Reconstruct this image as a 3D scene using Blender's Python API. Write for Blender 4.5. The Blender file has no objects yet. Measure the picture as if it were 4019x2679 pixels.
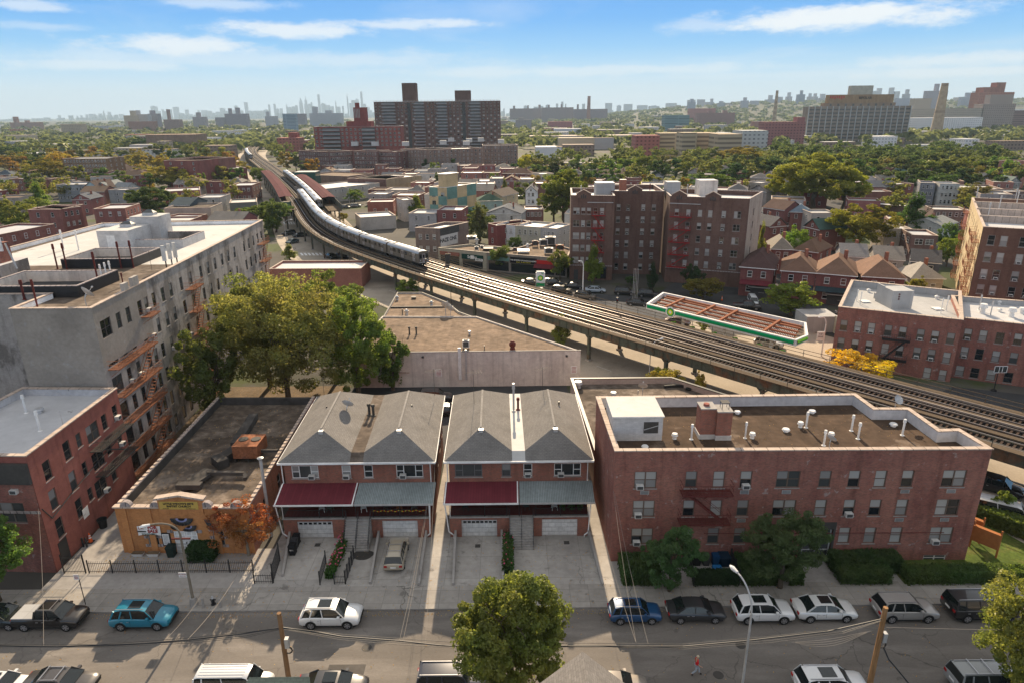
import bpy,bmesh,math,random
import numpy as np
from mathutils import Vector,Matrix
random.seed(7);HAZE_D=7e-5
SC=bpy.context.scene;COL=SC.collection
RAD=math.radians
# ---------------- camera ----------------
CF,CP,CR,CH=2620.,RAD(18.8),RAD(.55),38.
cc,cs=math.cos(CR),math.sin(CR);sp,cp=math.sin(CP),math.cos(CP)
cam=bpy.data.objects.new('camera',bpy.data.cameras.new('camera'));COL.objects.link(cam);SC.camera=cam
R_=Vector((cc,-cs*sp,-cs*cp));U_=Vector((cs,cc*sp,cc*cp));F_=Vector((0,cp,-sp))
cam.matrix_world=Matrix(((R_.x,U_.x,-F_.x,0),(R_.y,U_.y,-F_.y,0),(R_.z,U_.z,-F_.z,CH),(0,0,0,1)))
cam.data.sensor_width=36;cam.data.lens=CF/4019*36;cam.data.clip_start=.5;cam.data.clip_end=60000
SC.render.resolution_x=1024;SC.render.resolution_y=682
SC.view_settings.view_transform='Standard';SC.view_settings.look='None';SC.view_settings.exposure=EXPO=0.98;SC.view_settings.gamma=1
SC.cycles.max_bounces=5;SC.cycles.transparent_max_bounces=6;SC.cycles.diffuse_bounces=3;SC.cycles.glossy_bounces=2
SC.cycles.transmission_bounces=2;SC.cycles.volume_bounces=0;SC.cycles.use_denoising=True;SC.cycles.sample_clamp_indirect=4
# ---------------- light ----------------
SEL,SAZ=27.3,-0.4
sun=bpy.data.objects.new('sun',bpy.data.lights.new('sun','SUN'));COL.objects.link(sun)
sun.data.energy=5.0;sun.data.angle=RAD(.55);sun.data.color=(1,.80,.56)
sd=Vector((math.sin(RAD(SAZ))*math.cos(RAD(SEL)),math.cos(RAD(SAZ))*math.cos(RAD(SEL)),math.sin(RAD(SEL))))
sun.rotation_euler=sd.to_track_quat('Z','Y').to_euler();sun.location=(0,0,80)
W=bpy.data.worlds.new("World");SC.world=W;W.use_nodes=True
def sky():
 nt=W.node_tree;N=nt.nodes;L=nt.links;N.clear()
 def n(t,**k):
  x=N.new(t)
  for a,b in k.items():setattr(x,a,b)
  return x
 out=n('ShaderNodeOutputWorld');bg=n('ShaderNodeBackground');bg.inputs[1].default_value=.15
 st=n('ShaderNodeTexSky',sky_type='NISHITA',sun_disc=False,sun_elevation=RAD(SEL),sun_rotation=RAD(SAZ));st.dust_density=.6;st.ozone_density=2.5;st.air_density=1.0;st.altitude=100
 tc=n('ShaderNodeTexCoord');sx=n('ShaderNodeSeparateXYZ');L.new(tc.outputs['Generated'],sx.inputs[0])
 def ma(op,a,b=None,c=None,clamp=False):
  x=n('ShaderNodeMath',operation=op);x.use_clamp=clamp
  for i,v in enumerate((a,b,c)):
   if v is None:continue
   if hasattr(v,'links'):L.new(v,x.inputs[i])
   else:x.inputs[i].default_value=v
  return x.outputs[0]
 X,Y,Z=sx.outputs
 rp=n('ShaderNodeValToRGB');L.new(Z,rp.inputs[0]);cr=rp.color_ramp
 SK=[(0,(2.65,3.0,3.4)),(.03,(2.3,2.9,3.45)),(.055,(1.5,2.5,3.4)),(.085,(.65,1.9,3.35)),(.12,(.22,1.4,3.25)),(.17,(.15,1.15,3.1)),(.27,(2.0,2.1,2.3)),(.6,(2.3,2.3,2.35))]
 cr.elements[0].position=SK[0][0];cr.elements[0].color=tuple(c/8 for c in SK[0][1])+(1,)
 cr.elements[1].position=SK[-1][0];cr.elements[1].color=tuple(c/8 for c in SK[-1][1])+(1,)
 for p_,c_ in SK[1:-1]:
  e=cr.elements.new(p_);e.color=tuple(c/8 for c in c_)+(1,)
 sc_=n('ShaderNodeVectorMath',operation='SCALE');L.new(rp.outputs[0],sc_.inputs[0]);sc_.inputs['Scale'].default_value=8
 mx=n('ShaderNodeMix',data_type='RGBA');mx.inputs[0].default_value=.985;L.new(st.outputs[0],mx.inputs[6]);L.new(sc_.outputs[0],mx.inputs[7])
 zz=ma('MAXIMUM',Z,.012);zc=ma('ADD',zz,.03)
 px=ma('DIVIDE',X,zc);py=ma('DIVIDE',Y,zc)
 cb=n('ShaderNodeCombineXYZ');L.new(px,cb.inputs[0]);L.new(ma('MULTIPLY',py,.62),cb.inputs[1])
 nz=n('ShaderNodeTexNoise');nz.inputs['Scale'].default_value=.55;nz.inputs['Detail'].default_value=7;nz.inputs['Roughness'].default_value=.56;nz.inputs['Distortion'].default_value=.35
 mp=n('ShaderNodeMapping');mp.inputs['Location'].default_value=(3.1,1.7,0);L.new(cb.outputs[0],mp.inputs[0]);L.new(mp.outputs[0],nz.inputs['Vector'])
 cl=n('ShaderNodeMapRange');L.new(nz.outputs[0],cl.inputs[0]);cl.inputs[1].default_value=.53;cl.inputs[2].default_value=.75;cl.inputs[3].default_value=0;cl.inputs[4].default_value=.3
 cover=cl.outputs[0]
 nz2=n('ShaderNodeTexNoise');nz2.inputs['Scale'].default_value=13;nz2.inputs['Detail'].default_value=6;nz2.inputs['Roughness'].default_value=.68
 sv=n('ShaderNodeVectorMath',operation='MULTIPLY');L.new(tc.outputs['Generated'],sv.inputs[0]);sv.inputs[1].default_value=(1,1,3.2);L.new(sv.outputs[0],nz2.inputs['Vector'])
 az=ma('ARCTAN2',X,Y);wob=ma('MULTIPLY',ma('SUBTRACT',nz2.outputs[0],.5),.9)
 for(a,e,ha,he,s)in CLOUDS:
  u=ma('DIVIDE',ma('SUBTRACT',az,a),ha);v=ma('DIVIDE',ma('SUBTRACT',Z,e),he)
  d=ma('SQRT',ma('ADD',ma('MULTIPLY',u,u),ma('MULTIPLY',v,v)))
  d=ma('ADD',d,ma('MULTIPLY',wob,2.9))
  m=n('ShaderNodeMapRange');m.interpolation_type='SMOOTHSTEP';L.new(d,m.inputs[0]);m.inputs[1].default_value=1.15;m.inputs[2].default_value=.25;m.inputs[3].default_value=0;m.inputs[4].default_value=s
  cover=ma('MAXIMUM',cover,m.outputs[0])
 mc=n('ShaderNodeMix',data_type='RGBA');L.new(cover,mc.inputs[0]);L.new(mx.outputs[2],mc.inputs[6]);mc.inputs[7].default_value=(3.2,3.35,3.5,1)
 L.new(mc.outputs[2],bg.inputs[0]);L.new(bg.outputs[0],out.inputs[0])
CLOUDS=[(-.431,.084,.115,.016,.9),(-.277,.105,.12,.013,.85),(-.158,.114,.08,.009,.7),(-.07,.117,.06,.008,.75),(.423,.110,.17,.018,1),(.251,.107,.07,.011,.45),(.578,.056,.13,.010,.7),(.58,.042,.15,.007,.7),(-.569,.12,.05,.008,.6),(-.506,.06,.11,.008,.6),(-.374,.133,.12,.008,.5),(-.569,.1,.07,.006,.35),(.079,.055,.36,.009,.55),(-.33,.071,.34,.014,.45),(.35,.045,.3,.006,.3)]
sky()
# ------------- survey: tiles of the photograph to points in the place -------------
TL={1:(0,300,.5695),2:(1340,300,.5695),3:(2680,300,.569),4:(0,1000,.5739),5:(1340,1000,.5739),6:(2680,1000,.574),7:(0,1800,.5695),8:(1340,1800,.5695),9:(2680,1800,.569),0:(0,0,1.7088)}
for i,(a,b)in{11:(900,560),12:(1600,900),13:(2300,1050),14:(3235,1400),15:(1840,540),16:(3235,900),17:(3235,540),18:(0,540),19:(0,1800),20:(1080,1780),21:(0,1050)}.items():TL[i]=(a,b,1/3)
def D(t,x,y):
 a,b,k=TL[t];u=(a+x*k-2009.5)/CF;v=-(b+y*k-1339.5)/CF
 u,v=cc*u+cs*v,-cs*u+cc*v
 return Vector((u,cp+v*sp,-sp+v*cp))
def P(t,x,y,z=0.):
 d=D(t,x,y);return d*((CH-z)/-d.z)+Vector((0,0,CH))
def Q(t,x,y,Y):
 d=D(t,x,y);return d*(Y/d.y)+Vector((0,0,CH))
def onwall(A,B,t,x,y):
 d=D(t,x,y);dx,dy=B[0]-A[0],B[1]-A[1];L=math.hypot(dx,dy);dx/=L;dy/=L;nx,ny=dy,-dx
 k=(A[0]*nx+A[1]*ny)/(d.x*nx+d.y*ny);p=d*k
 return(p.x-A[0])*dx+(p.y-A[1])*dy,p.z+CH
# ---------------- mesh kit ----------------
class MB:
 def __init__(s):s.v=[];s.f=[];s.m=[];s.uv=[];s.mats=[]
 def mi(s,mat):
  if mat not in s.mats:s.mats.append(mat)
  return s.mats.index(mat)
 def face(s,pts,mat,uv=None):
  pts=[Vector(p)for p in pts];b=len(s.v);s.v+=pts;s.f.append(tuple(range(b,b+len(pts))));s.m.append(s.mi(mat))
  if uv is None:
   n=Vector((0,0,0))
   for i in range(len(pts)):n+=pts[i].cross(pts[(i+1)%len(pts)])
   if n.length<1e-9:n=Vector((0,0,1))
   n.normalize()
   if abs(n.z)>.985:uv=[(p.x,p.y)for p in pts]
   else:
    t=Vector((-n.y,n.x,0)).normalized();w=n.cross(t);uv=[(p.dot(t),p.dot(w))for p in pts]
  s.uv+=uv
 def hexa(s,lo,hi,mat,top=None,bot=True,sides=True):
  n=len(lo)
  if bot:s.face(lo[::-1],mat)
  s.face(hi,top or mat)
  if sides:
   for i in range(n):j=(i+1)%n;s.face([lo[i],lo[j],hi[j],hi[i]],mat)
 def box(s,x0,y0,z0,x1,y1,z1,mat,top=None,bot=True,M=None):
  if x1<x0:x0,x1=x1,x0
  if y1<y0:y0,y1=y1,y0
  if z1<z0:z0,z1=z1,z0
  lo=[Vector(p)for p in((x0,y0,z0),(x1,y0,z0),(x1,y1,z0),(x0,y1,z0))];hi=[Vector((p.x,p.y,z1))for p in lo]
  if M is not None:lo=[M@p for p in lo];hi=[M@p for p in hi]
  s.hexa(lo,hi,mat,top,bot)
 def bar(s,a,b,w,h,mat,up=Vector((0,0,1))):
  a=Vector(a);b=Vector(b);d=(b-a)
  if d.length<1e-6:return
  d.normalize();u=up if abs(d.dot(up))<.98 else Vector((1,0,0));x=d.cross(u).normalized();y=x.cross(d)
  c=[x*(-w/2)+y*(-h/2),x*(w/2)+y*(-h/2),x*(w/2)+y*(h/2),x*(-w/2)+y*(h/2)]
  s.hexa([b+q for q in c],[a+q for q in c],mat)
 def prism(s,poly,z0,z1,mat,top=None,bot=False):
  s.hexa([Vector((p[0],p[1],z0))for p in poly],[Vector((p[0],p[1],z1))for p in poly],mat,top,bot)
 def cyl(s,a,b,r0,r1,n,mat,caps=True):
  a=Vector(a);b=Vector(b);d=(b-a).normalized();u=Vector((0,0,1))if abs(d.z)<.95 else Vector((1,0,0));x=d.cross(u).normalized();y=d.cross(x)
  lo=[a+(x*math.cos(t)+y*math.sin(t))*r0 for t in[i*2*math.pi/n for i in range(n)]];hi=[b+(x*math.cos(t)+y*math.sin(t))*r1 for t in[i*2*math.pi/n for i in range(n)]]
  for i in range(n):j=(i+1)%n;s.face([lo[i],lo[j],hi[j],hi[i]],mat)
  if caps:s.face(hi,mat);s.face(lo[::-1],mat)
 def tube(s,pts,r,n,mat):
  for a,b in zip(pts,pts[1:]):s.cyl(a,b,r,r,n,mat,False)
 def loft(s,rings,mat,close=True,caps=True):
  for a,b in zip(rings,rings[1:]):
   m=len(a)
   for i in range(m if close else m-1):j=(i+1)%m;s.face([a[i],a[j],b[j],b[i]],mat)
  if caps:s.face(rings[0][::-1],mat);s.face(rings[-1],mat)
 def mesh(s,name,org=(0,0,0),smooth=False,merge=False):
  o=Vector(org);me=bpy.data.meshes.new(name);me.from_pydata([tuple(p-o)for p in s.v],[],s.f)
  for m in s.mats:me.materials.append(MAT[m]if isinstance(m,str)else m)
  me.polygons.foreach_set('material_index',s.m)
  ul=me.uv_layers.new(name='UVMap');ul.data.foreach_set('uv',[c for q in s.uv for c in q])
  if merge:
   bm=bmesh.new();bm.from_mesh(me);bmesh.ops.remove_doubles(bm,verts=bm.verts,dist=.0005);bm.to_mesh(me);bm.free()
  if smooth:
   me.shade_smooth()
   if smooth is not True:me.set_sharp_from_angle(angle=RAD(smooth))
  return me
 def build(s,name,parent=None,smooth=False,merge=False,local=False):
  if not s.f:return None
  org=(0,0,0)if(parent is None or local)else worldloc(parent)
  return put(s.mesh(name,org,smooth,merge),name,parent)
def worldloc(o):
 v=Vector((0,0,0))
 while o is not None:v+=o.location;o=o.parent
 return v
def put(me,name,parent=None,loc=(0,0,0),rz=0,color=None):
 o=bpy.data.objects.new(name,me);COL.objects.link(o);o.location=loc;o.rotation_euler=(0,0,rz)
 if parent is not None:o.parent=parent
 if color:o.color=tuple(color)+(1,)
 return o
def tag(o,label=None,cat=None,group=None,kind=None):
 if label:o['label']=label
 if cat:o['category']=cat
 if group:o['group']=group
 if kind:o['kind']=kind
 return o
def thing(name,label,cat,loc=(0,0,0),rz=0,group=None):
 o=bpy.data.objects.new(name,None);o.empty_display_size=.2;COL.objects.link(o);o.location=loc;o.rotation_euler=(0,0,rz)
 return tag(o,label,cat,group)
def copytree(src,loc,rz,label,group=None,color=None,sc=None):
 r=src.copy();COL.objects.link(r);r.location=loc;r.rotation_euler=(0,0,rz);r['label']=label
 if group:r['group']=group
 if color is not None:r.color=tuple(color)+(1,)
 if sc is not None:r.scale=sc if hasattr(sc,'__len__')else(sc,)*3
 for ch in src.children:
  c=ch.copy();COL.objects.link(c);c.parent=r
  if color is not None:c.color=tuple(color)+(1,)
  for g in ch.children:d=g.copy();COL.objects.link(d);d.parent=c
 return r
def lerp(a,b,t):return a+(b-a)*t
# ---------------- materials ----------------
MAT={}
def newmat(name):
 m=bpy.data.materials.new(name);m.use_nodes=True;MAT[name]=m;return m
def nd(nt,t,**k):
 x=nt.nodes.new(t)
 for a,b in k.items():setattr(x,a,b)
 return x
def noisenode(nt,scale,detail=4,rough=.6,uv=False,sx=(1,1,1)):
 tc=nd(nt,'ShaderNodeTexCoord');n=nd(nt,'ShaderNodeTexNoise');n.inputs['Scale'].default_value=scale;n.inputs['Detail'].default_value=detail;n.inputs['Roughness'].default_value=rough
 mp=nd(nt,'ShaderNodeMapping');mp.inputs['Scale'].default_value=sx
 nt.links.new(tc.outputs['UV' if uv else 'Object'],mp.inputs[0]);nt.links.new(mp.outputs[0],n.inputs['Vector']);return n.outputs[0]
def mixc(nt,fac,a,b,blend='MIX'):
 m=nd(nt,'ShaderNodeMix',data_type='RGBA',blend_type=blend)
 for i,v in((0,fac),(6,a),(7,b)):
  if hasattr(v,'links'):nt.links.new(v,m.inputs[i])
  elif i==0:m.inputs[0].default_value=v
  else:m.inputs[i].default_value=tuple(v)+(1,)*(4-len(v))
 return m.outputs[2]
def rng(nt,v,a,b,c,d):
 m=nd(nt,'ShaderNodeMapRange');nt.links.new(v,m.inputs[0])
 for i,q in enumerate((a,b,c,d)):m.inputs[i+1].default_value=q
 return m.outputs[0]
def pmat(name,col,rough=.85,metal=0,spec=.1,noise=((3,.12),(.25,.18)),tint=None,tscale=.5,tamt=(.5,.7),obj=False,bump=0,coat=0,uvs=None,sx=(1,1,1)):
 m=newmat(name);nt=m.node_tree;b=nt.nodes['Principled BSDF'];L=nt.links
 if obj:
  oi=nd(nt,'ShaderNodeObjectInfo');c=mixc(nt,1.,oi.outputs['Color'],col,'MULTIPLY')
 else:c=mixc(nt,0.,col,col)
 if tint:
  f=rng(nt,noisenode(nt,tscale,5,.65,sx=sx),tamt[0],tamt[1],0,1);c=mixc(nt,f,c,tint)
 for s_,a_ in noise:
  f=rng(nt,noisenode(nt,s_,4,sx=sx),.3,.7,1-a_,1+a_);cb=nd(nt,'ShaderNodeCombineColor');
  for i in range(3):L.new(f,cb.inputs[i])
  c=mixc(nt,1.,c,cb.outputs[0],'MULTIPLY')
 if uvs:
  bt=nd(nt,'ShaderNodeTexBrick');tc=nd(nt,'ShaderNodeTexCoord');L.new(tc.outputs['UV'],bt.inputs['Vector'])
  w,h,ms,dark=uvs;bt.inputs['Scale'].default_value=1;bt.inputs['Brick Width'].default_value=w;bt.inputs['Row Height'].default_value=h;bt.inputs['Mortar Size'].default_value=ms;bt.offset=0 if h>.8 else .5
  bt.inputs['Color1'].default_value=(1,1,1,1);bt.inputs['Color2'].default_value=(.86,.86,.86,1);bt.inputs['Mortar'].default_value=(dark,dark,dark,1)
  c=mixc(nt,1.,c,bt.outputs[0],'MULTIPLY')
 L.new(c,b.inputs['Base Color']);b.inputs['Roughness'].default_value=rough;b.inputs['Metallic'].default_value=metal
 b.inputs['Specular IOR Level'].default_value=spec;b.inputs['Coat Weight'].default_value=coat
 if bump:
  bp=nd(nt,'ShaderNodeBump');bp.inputs['Strength'].default_value=bump;bp.inputs['Distance'].default_value=.05;L.new(noisenode(nt,6,6),bp.inputs['Height']);L.new(bp.outputs[0],b.inputs['Normal'])
 return m
def brick(name,c1,c2,mortar,bw=.21,bh=.075,ms=.010,obj=False,stain=(.35,.6),stc=None,white=None,bias=-.2):
 m=newmat(name);nt=m.node_tree;b=nt.nodes['Principled BSDF'];L=nt.links
 bt=nd(nt,'ShaderNodeTexBrick');tc=nd(nt,'ShaderNodeTexCoord');L.new(tc.outputs['UV'],bt.inputs['Vector'])
 bt.inputs['Scale'].default_value=1;bt.inputs['Brick Width'].default_value=bw;bt.inputs['Row Height'].default_value=bh;bt.inputs['Mortar Size'].default_value=ms;bt.inputs['Bias'].default_value=bias
 bt.inputs['Color1'].default_value=c1+(1,);bt.inputs['Color2'].default_value=c2+(1,);bt.inputs['Mortar'].default_value=mortar+(1,)
 c=bt.outputs[0]
 if obj:
  oi=nd(nt,'ShaderNodeObjectInfo');c=mixc(nt,1.,oi.outputs['Color'],c,'MULTIPLY')
 f=rng(nt,noisenode(nt,.22,6,.7,uv=True,sx=(1,.45,1)),stain[0],stain[1],0,1)
 c=mixc(nt,f,mixc(nt,1.,c,stc or(.72,.68,.70),'MULTIPLY'),c)
 f2=rng(nt,noisenode(nt,1.3,5,.7,uv=True),.3,.7,.88,1.13);cb=nd(nt,'ShaderNodeCombineColor')
 for i in range(3):L.new(f2,cb.inputs[i])
 c=mixc(nt,1.,c,cb.outputs[0],'MULTIPLY')
 f4=rng(nt,noisenode(nt,1,4,.6,uv=True,sx=(1.3,.07,1)),.52,.68,1,.76);cb=nd(nt,'ShaderNodeCombineColor')
 for i in range(3):L.new(f4,cb.inputs[i])
 c=mixc(nt,1.,c,cb.outputs[0],'MULTIPLY')
 if white:
  f3=rng(nt,noisenode(nt,.9,7,.75,uv=True),white,white+.04,0,.55);c=mixc(nt,f3,c,(.42,.38,.36))
 L.new(c,b.inputs['Base Color']);b.inputs['Roughness'].default_value=.92;b.inputs['Specular IOR Level'].default_value=.15
 return m
brick('brick_red',(.38,.14,.10),(.205,.09,.07),(.30,.20,.16),stc=(.66,.56,.62),white=.60)
brick('brick_house',(.37,.115,.07),(.20,.09,.065),(.30,.21,.17),white=.74)
brick('brick_orange',(.58,.24,.075),(.46,.18,.055),(.42,.25,.14),stain=(.3,.5))
brick('brick_paintred',(.35,.135,.105),(.30,.112,.09),(.30,.10,.075),stain=(.3,.55))
brick('brick_white',(.76,.69,.62),(.70,.635,.57),(.55,.50,.45),stain=(.3,.55))
brick('brick_grey',(.46,.41,.37),(.38,.34,.31),(.33,.31,.30),stc=(.5,.49,.48),stain=(.42,.5))
brick('brick_any',(1,1,1),(.72,.70,.70),(.85,.85,.85),obj=True)
pmat('stucco',(.31,.275,.24),.95,tint=(.33,.31,.29),tscale=1.4,tamt=(.58,.7),noise=((3,.1),(.3,.15)))
pmat('stucco_any',(1,1,1),.92,obj=True)
pmat('siding_any',(1,1,1),.8,obj=True,uvs=(6,.2,.012,.7))
pmat('roof_tar',(.125,.098,.078),.95,tint=(.20,.165,.135),tscale=.3,tamt=(.5,.68),noise=((1.2,.3),(.25,.4)),uvs=(12,1.0,.03,.75))
pmat('roof_tan',(.22,.16,.115),.95,noise=((1.2,.2),(.3,.3)),uvs=(1.1,9,.02,.72))
pmat('roof_brown',(.078,.052,.036),.95,tint=(.135,.10,.075),tscale=.18,tamt=(.57,.61),noise=((1.5,.22),(.35,.32)),uvs=(1.0,12,.025,.85))
pmat('roof_black',(.07,.064,.06),.9,noise=((.8,.3),(.15,.3)))
pmat('roof_silver',(.50,.50,.51),.55,noise=((1.2,.06),(.2,.12)),tint=(.25,.24,.24),tscale=.6,tamt=(.72,.74))
pmat('roof_white',(.52,.51,.49),.7,noise=((1.2,.06),(.2,.1)),tint=(.3,.29,.27),tscale=.5,tamt=(.64,.72))
pmat('roof_lgrey',(.42,.42,.42),.7,noise=((1.2,.05),(.2,.08)),uvs=(1.6,7,.02,.75))
pmat('roof_any',(1,1,1),.85,obj=True,noise=((1.2,.1),(.15,.22)))
pmat('shingle_grey',(.225,.21,.195),.95,noise=((8,.16),(.6,.12)),uvs=(.35,.16,.02,.72))
pmat('shingle_any',(1,1,1),.95,obj=True,noise=((6,.15),(.5,.12)),uvs=(.35,.16,.02,.78))
pmat('coping',(.52,.42,.35),.8,noise=((3,.15),(.5,.1)),uvs=(1.1,40,.035,.4))
pmat('coping_tile',(.38,.33,.32),.7,noise=((4,.2),(.5,.2)),uvs=(.6,40,.05,.35))
pmat('concrete',(.40,.375,.345),.9,noise=((2,.10),(.3,.14)),tint=(.22,.2,.18),tscale=.4,tamt=(.6,.75),uvs=(3.0,3.0,.03,.72))
pmat('sidewalk',(.34,.315,.285),.9,noise=((2,.08),(.25,.14)),tint=(.2,.19,.175),tscale=.5,tamt=(.6,.78),uvs=(1.55,1.55,.025,.68))
pmat('concrete_plain',(.34,.32,.30),.9,noise=((2,.10),(.3,.12)),tint=(.2,.18,.17),tscale=.7,tamt=(.58,.75))
pmat('asphalt',(.165,.148,.132),.85,noise=((9,.13),(.2,.16)),tint=(.235,.212,.19),tscale=.22,tamt=(.5,.7),sx=(.5,2.2,1))
def crackify(name,sc,wd,amt):
 m=MAT[name];nt=m.node_tree;b=nt.nodes['Principled BSDF'];L=nt.links;src=b.inputs['Base Color'].links[0].from_socket;tc=nd(nt,'ShaderNodeTexCoord');nz=nd(nt,'ShaderNodeTexNoise');nz.inputs['Scale'].default_value=1.2;nz.inputs['Detail'].default_value=5;L.new(tc.outputs['Object'],nz.inputs['Vector'])
 mv=nd(nt,'ShaderNodeVectorMath',operation='MULTIPLY_ADD');L.new(nz.outputs['Color'],mv.inputs[0]);mv.inputs[1].default_value=(1.2,1.2,0);L.new(tc.outputs['Object'],mv.inputs[2]);vo=nd(nt,'ShaderNodeTexVoronoi',feature='DISTANCE_TO_EDGE');vo.inputs['Scale'].default_value=sc;L.new(mv.outputs[0],vo.inputs['Vector'])
 f=rng(nt,vo.outputs['Distance'],0,wd,amt,0);g=rng(nt,noisenode(nt,.12,3),.42,.58,0,1);q=nd(nt,'ShaderNodeMath',operation='MULTIPLY');L.new(f,q.inputs[0]);L.new(g,q.inputs[1]);c=mixc(nt,q.outputs[0],src,(.03,.028,.026));
 st=rng(nt,noisenode(nt,.9,3,.5),.66,.74,0,.5);c=mixc(nt,st,c,(.07,.063,.058));L.new(c,b.inputs['Base Color'])
crackify('asphalt',.22,.010,.55);crackify('sidewalk',.12,.006,.7);crackify('concrete',.16,.005,.5)
pmat('avenue',(.40,.345,.28),.85,noise=((4,.1),(.2,.14)),tint=(.25,.22,.19),tscale=.15,tamt=(.55,.75),sx=(1,1,1))
pmat('asphalt_dark',(.06,.06,.062),.85,noise=((6,.12),(.3,.15)))
pmat('ground',(.095,.088,.078),.95,noise=((.05,.25),(.012,.3)),tint=(.07,.085,.035),tscale=.03,tamt=(.5,.58))
pmat('curb_stone',(.30,.28,.26),.85)
pmat('tar_seal',(.05,.045,.04),.8);pmat('patch',(.10,.092,.085),.85)
pmat('white_paint',(.78,.77,.75),.5);pmat('road_paint',(.6,.58,.54),.7,noise=((3,.25),));pmat('white_brickpaint',(.60,.585,.575),.8,noise=((2,.1),(.4,.12)),uvs=(.4,.12,.012,.82))
pmat('parapet_inside',(.55,.54,.55),.8,noise=((2,.12),(.3,.15)),tint=(.08,.08,.08),tscale=.8,tamt=(.66,.68))
pmat('black_metal',(.02,.02,.022),.5,spec=.4);pmat('dark_metal',(.07,.065,.06),.6);pmat('rust',(.30,.12,.06),.85,noise=((5,.3),(1,.3)),tint=(.15,.07,.05),tscale=2);pmat('redbrown_metal',(.13,.035,.03),.7)
pmat('silver_metal',(.55,.55,.56),.35,.7);pmat('galv',(.5,.5,.5),.5,.4);pmat('pole_metal',(.42,.42,.42),.5,.2)
pmat('wood_pole',(.30,.17,.08),.9,noise=((8,.3),(1,.25)),sx=(1,1,.1));pmat('wood',(.22,.13,.07),.85)
pmat('el_steel',(.085,.095,.075),.7,tint=(.15,.085,.05),tscale=.5,tamt=(.5,.65),noise=((3,.2),(.4,.2)))
pmat('el_plank',(.125,.095,.068),.95,spec=.05,noise=((3,.12),(.3,.1)),uvs=(.3,30,.02,.75));pmat('tie_wood',(.05,.033,.025),.95)
pmat('rail_steel',(.42,.37,.34),.38,.9);pmat('third_rail',(.22,.19,.17),.6,.2);pmat('el_bed',(.03,.024,.02),.95)
pmat('awning_red',(.15,.03,.04),.8,noise=((1,.1),),uvs=(.25,40,.02,.8));pmat('awning_grey',(.27,.31,.31),.7,uvs=(.16,40,.03,.62));pmat('awning_dark',(.03,.05,.06),.6)
pmat('roof_maroon',(.10,.028,.034),.95,spec=.05,uvs=(.5,40,.03,.7));pmat('garage_white',(.66,.65,.63),.6,uvs=(.6,.5,.02,.75))
pmat('frame_any',(1,1,1),.5,obj=True,noise=((5,.05),));pmat('plain_any',(1,1,1),.6,obj=True,noise=((5,.05),));pmat('ac_white',(.62,.61,.58),.6);pmat('ac_dark',(.12,.12,.12),.6,uvs=(1,.05,.02,.5))
pmat('grass',(.07,.10,.02),.95,noise=((4,.25),(.5,.3)),tint=(.14,.13,.04),tscale=.6)
pmat('dirt',(.16,.12,.08),.95,noise=((3,.25),(.5,.2)))
pmat('bark',(.10,.08,.06),.95,noise=((5,.3),));pmat('bark_pale',(.22,.19,.15),.95)
def glass(name,col=(.012,.016,.02),rough=.06,spec=.6):
 m=newmat(name);b=m.node_tree.nodes['Principled BSDF'];b.inputs['Base Color'].default_value=col+(1,);b.inputs['Roughness'].default_value=rough;b.inputs['Specular IOR Level'].default_value=spec
glass('glass');glass('glass_car',(.010,.014,.015),.04,.8);glass('blind',(.40,.39,.37),.25,.5);glass('curtain',(.27,.26,.25),.2,.5);glass('glass_dim',(.06,.065,.065),.08,.6);glass('glass_green',(.03,.10,.08),.08,.8)
def carpaint():
 m=newmat('car_paint');nt=m.node_tree;b=nt.nodes['Principled BSDF'];oi=nd(nt,'ShaderNodeObjectInfo');nt.links.new(oi.outputs['Color'],b.inputs['Base Color'])
 b.inputs['Roughness'].default_value=.35;b.inputs['Coat Weight'].default_value=.9;b.inputs['Coat Roughness'].default_value=.04;b.inputs['Metallic'].default_value=.15
carpaint()
pmat('tyre',(.02,.02,.02),.9,noise=());pmat('rim',(.5,.5,.52),.3,.8,noise=());pmat('plastic_black',(.03,.03,.03),.6,noise=());glass('lamp_clear',(.6,.6,.6),.1);glass('lamp_red',(.35,.01,.01),.15)
def foliage(name,amt=.35):
 m=newmat(name);nt=m.node_tree;nt.nodes.clear();L=nt.links
 o=nd(nt,'ShaderNodeOutputMaterial');oi=nd(nt,'ShaderNodeObjectInfo')
 c=oi.outputs['Color']
 f=rng(nt,noisenode(nt,.45,3),.35,.65,0,1);hs=nd(nt,'ShaderNodeHueSaturation');L.new(c,hs.inputs['Color']);L.new(rng(nt,noisenode(nt,.3,3),.3,.7,.475,.525),hs.inputs['Hue']);L.new(rng(nt,noisenode(nt,2.2,3),.3,.7,.9,1.8),hs.inputs['Value'])
 d=nd(nt,'ShaderNodeBsdfDiffuse');t=nd(nt,'ShaderNodeBsdfTranslucent');g=nd(nt,'ShaderNodeBsdfGlossy');g.inputs['Roughness'].default_value=.38;g.inputs['Color'].default_value=(.7,.7,.6,1)
 L.new(hs.outputs[0],d.inputs[0]);hs2=nd(nt,'ShaderNodeHueSaturation');L.new(hs.outputs[0],hs2.inputs['Color']);hs2.inputs['Value'].default_value=1.7;hs2.inputs['Saturation'].default_value=1.15;hs2.inputs['Hue'].default_value=.49;L.new(hs2.outputs[0],t.inputs[0])
 a=nd(nt,'ShaderNodeMixShader');a.inputs[0].default_value=.5;L.new(d.outputs[0],a.inputs[1]);L.new(t.outputs[0],a.inputs[2])
 e=nd(nt,'ShaderNodeMixShader');e.inputs[0].default_value=.015;L.new(a.outputs[0],e.inputs[1]);L.new(g.outputs[0],e.inputs[2]);L.new(e.outputs[0],o.inputs[0])
foliage('foliage')
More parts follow.
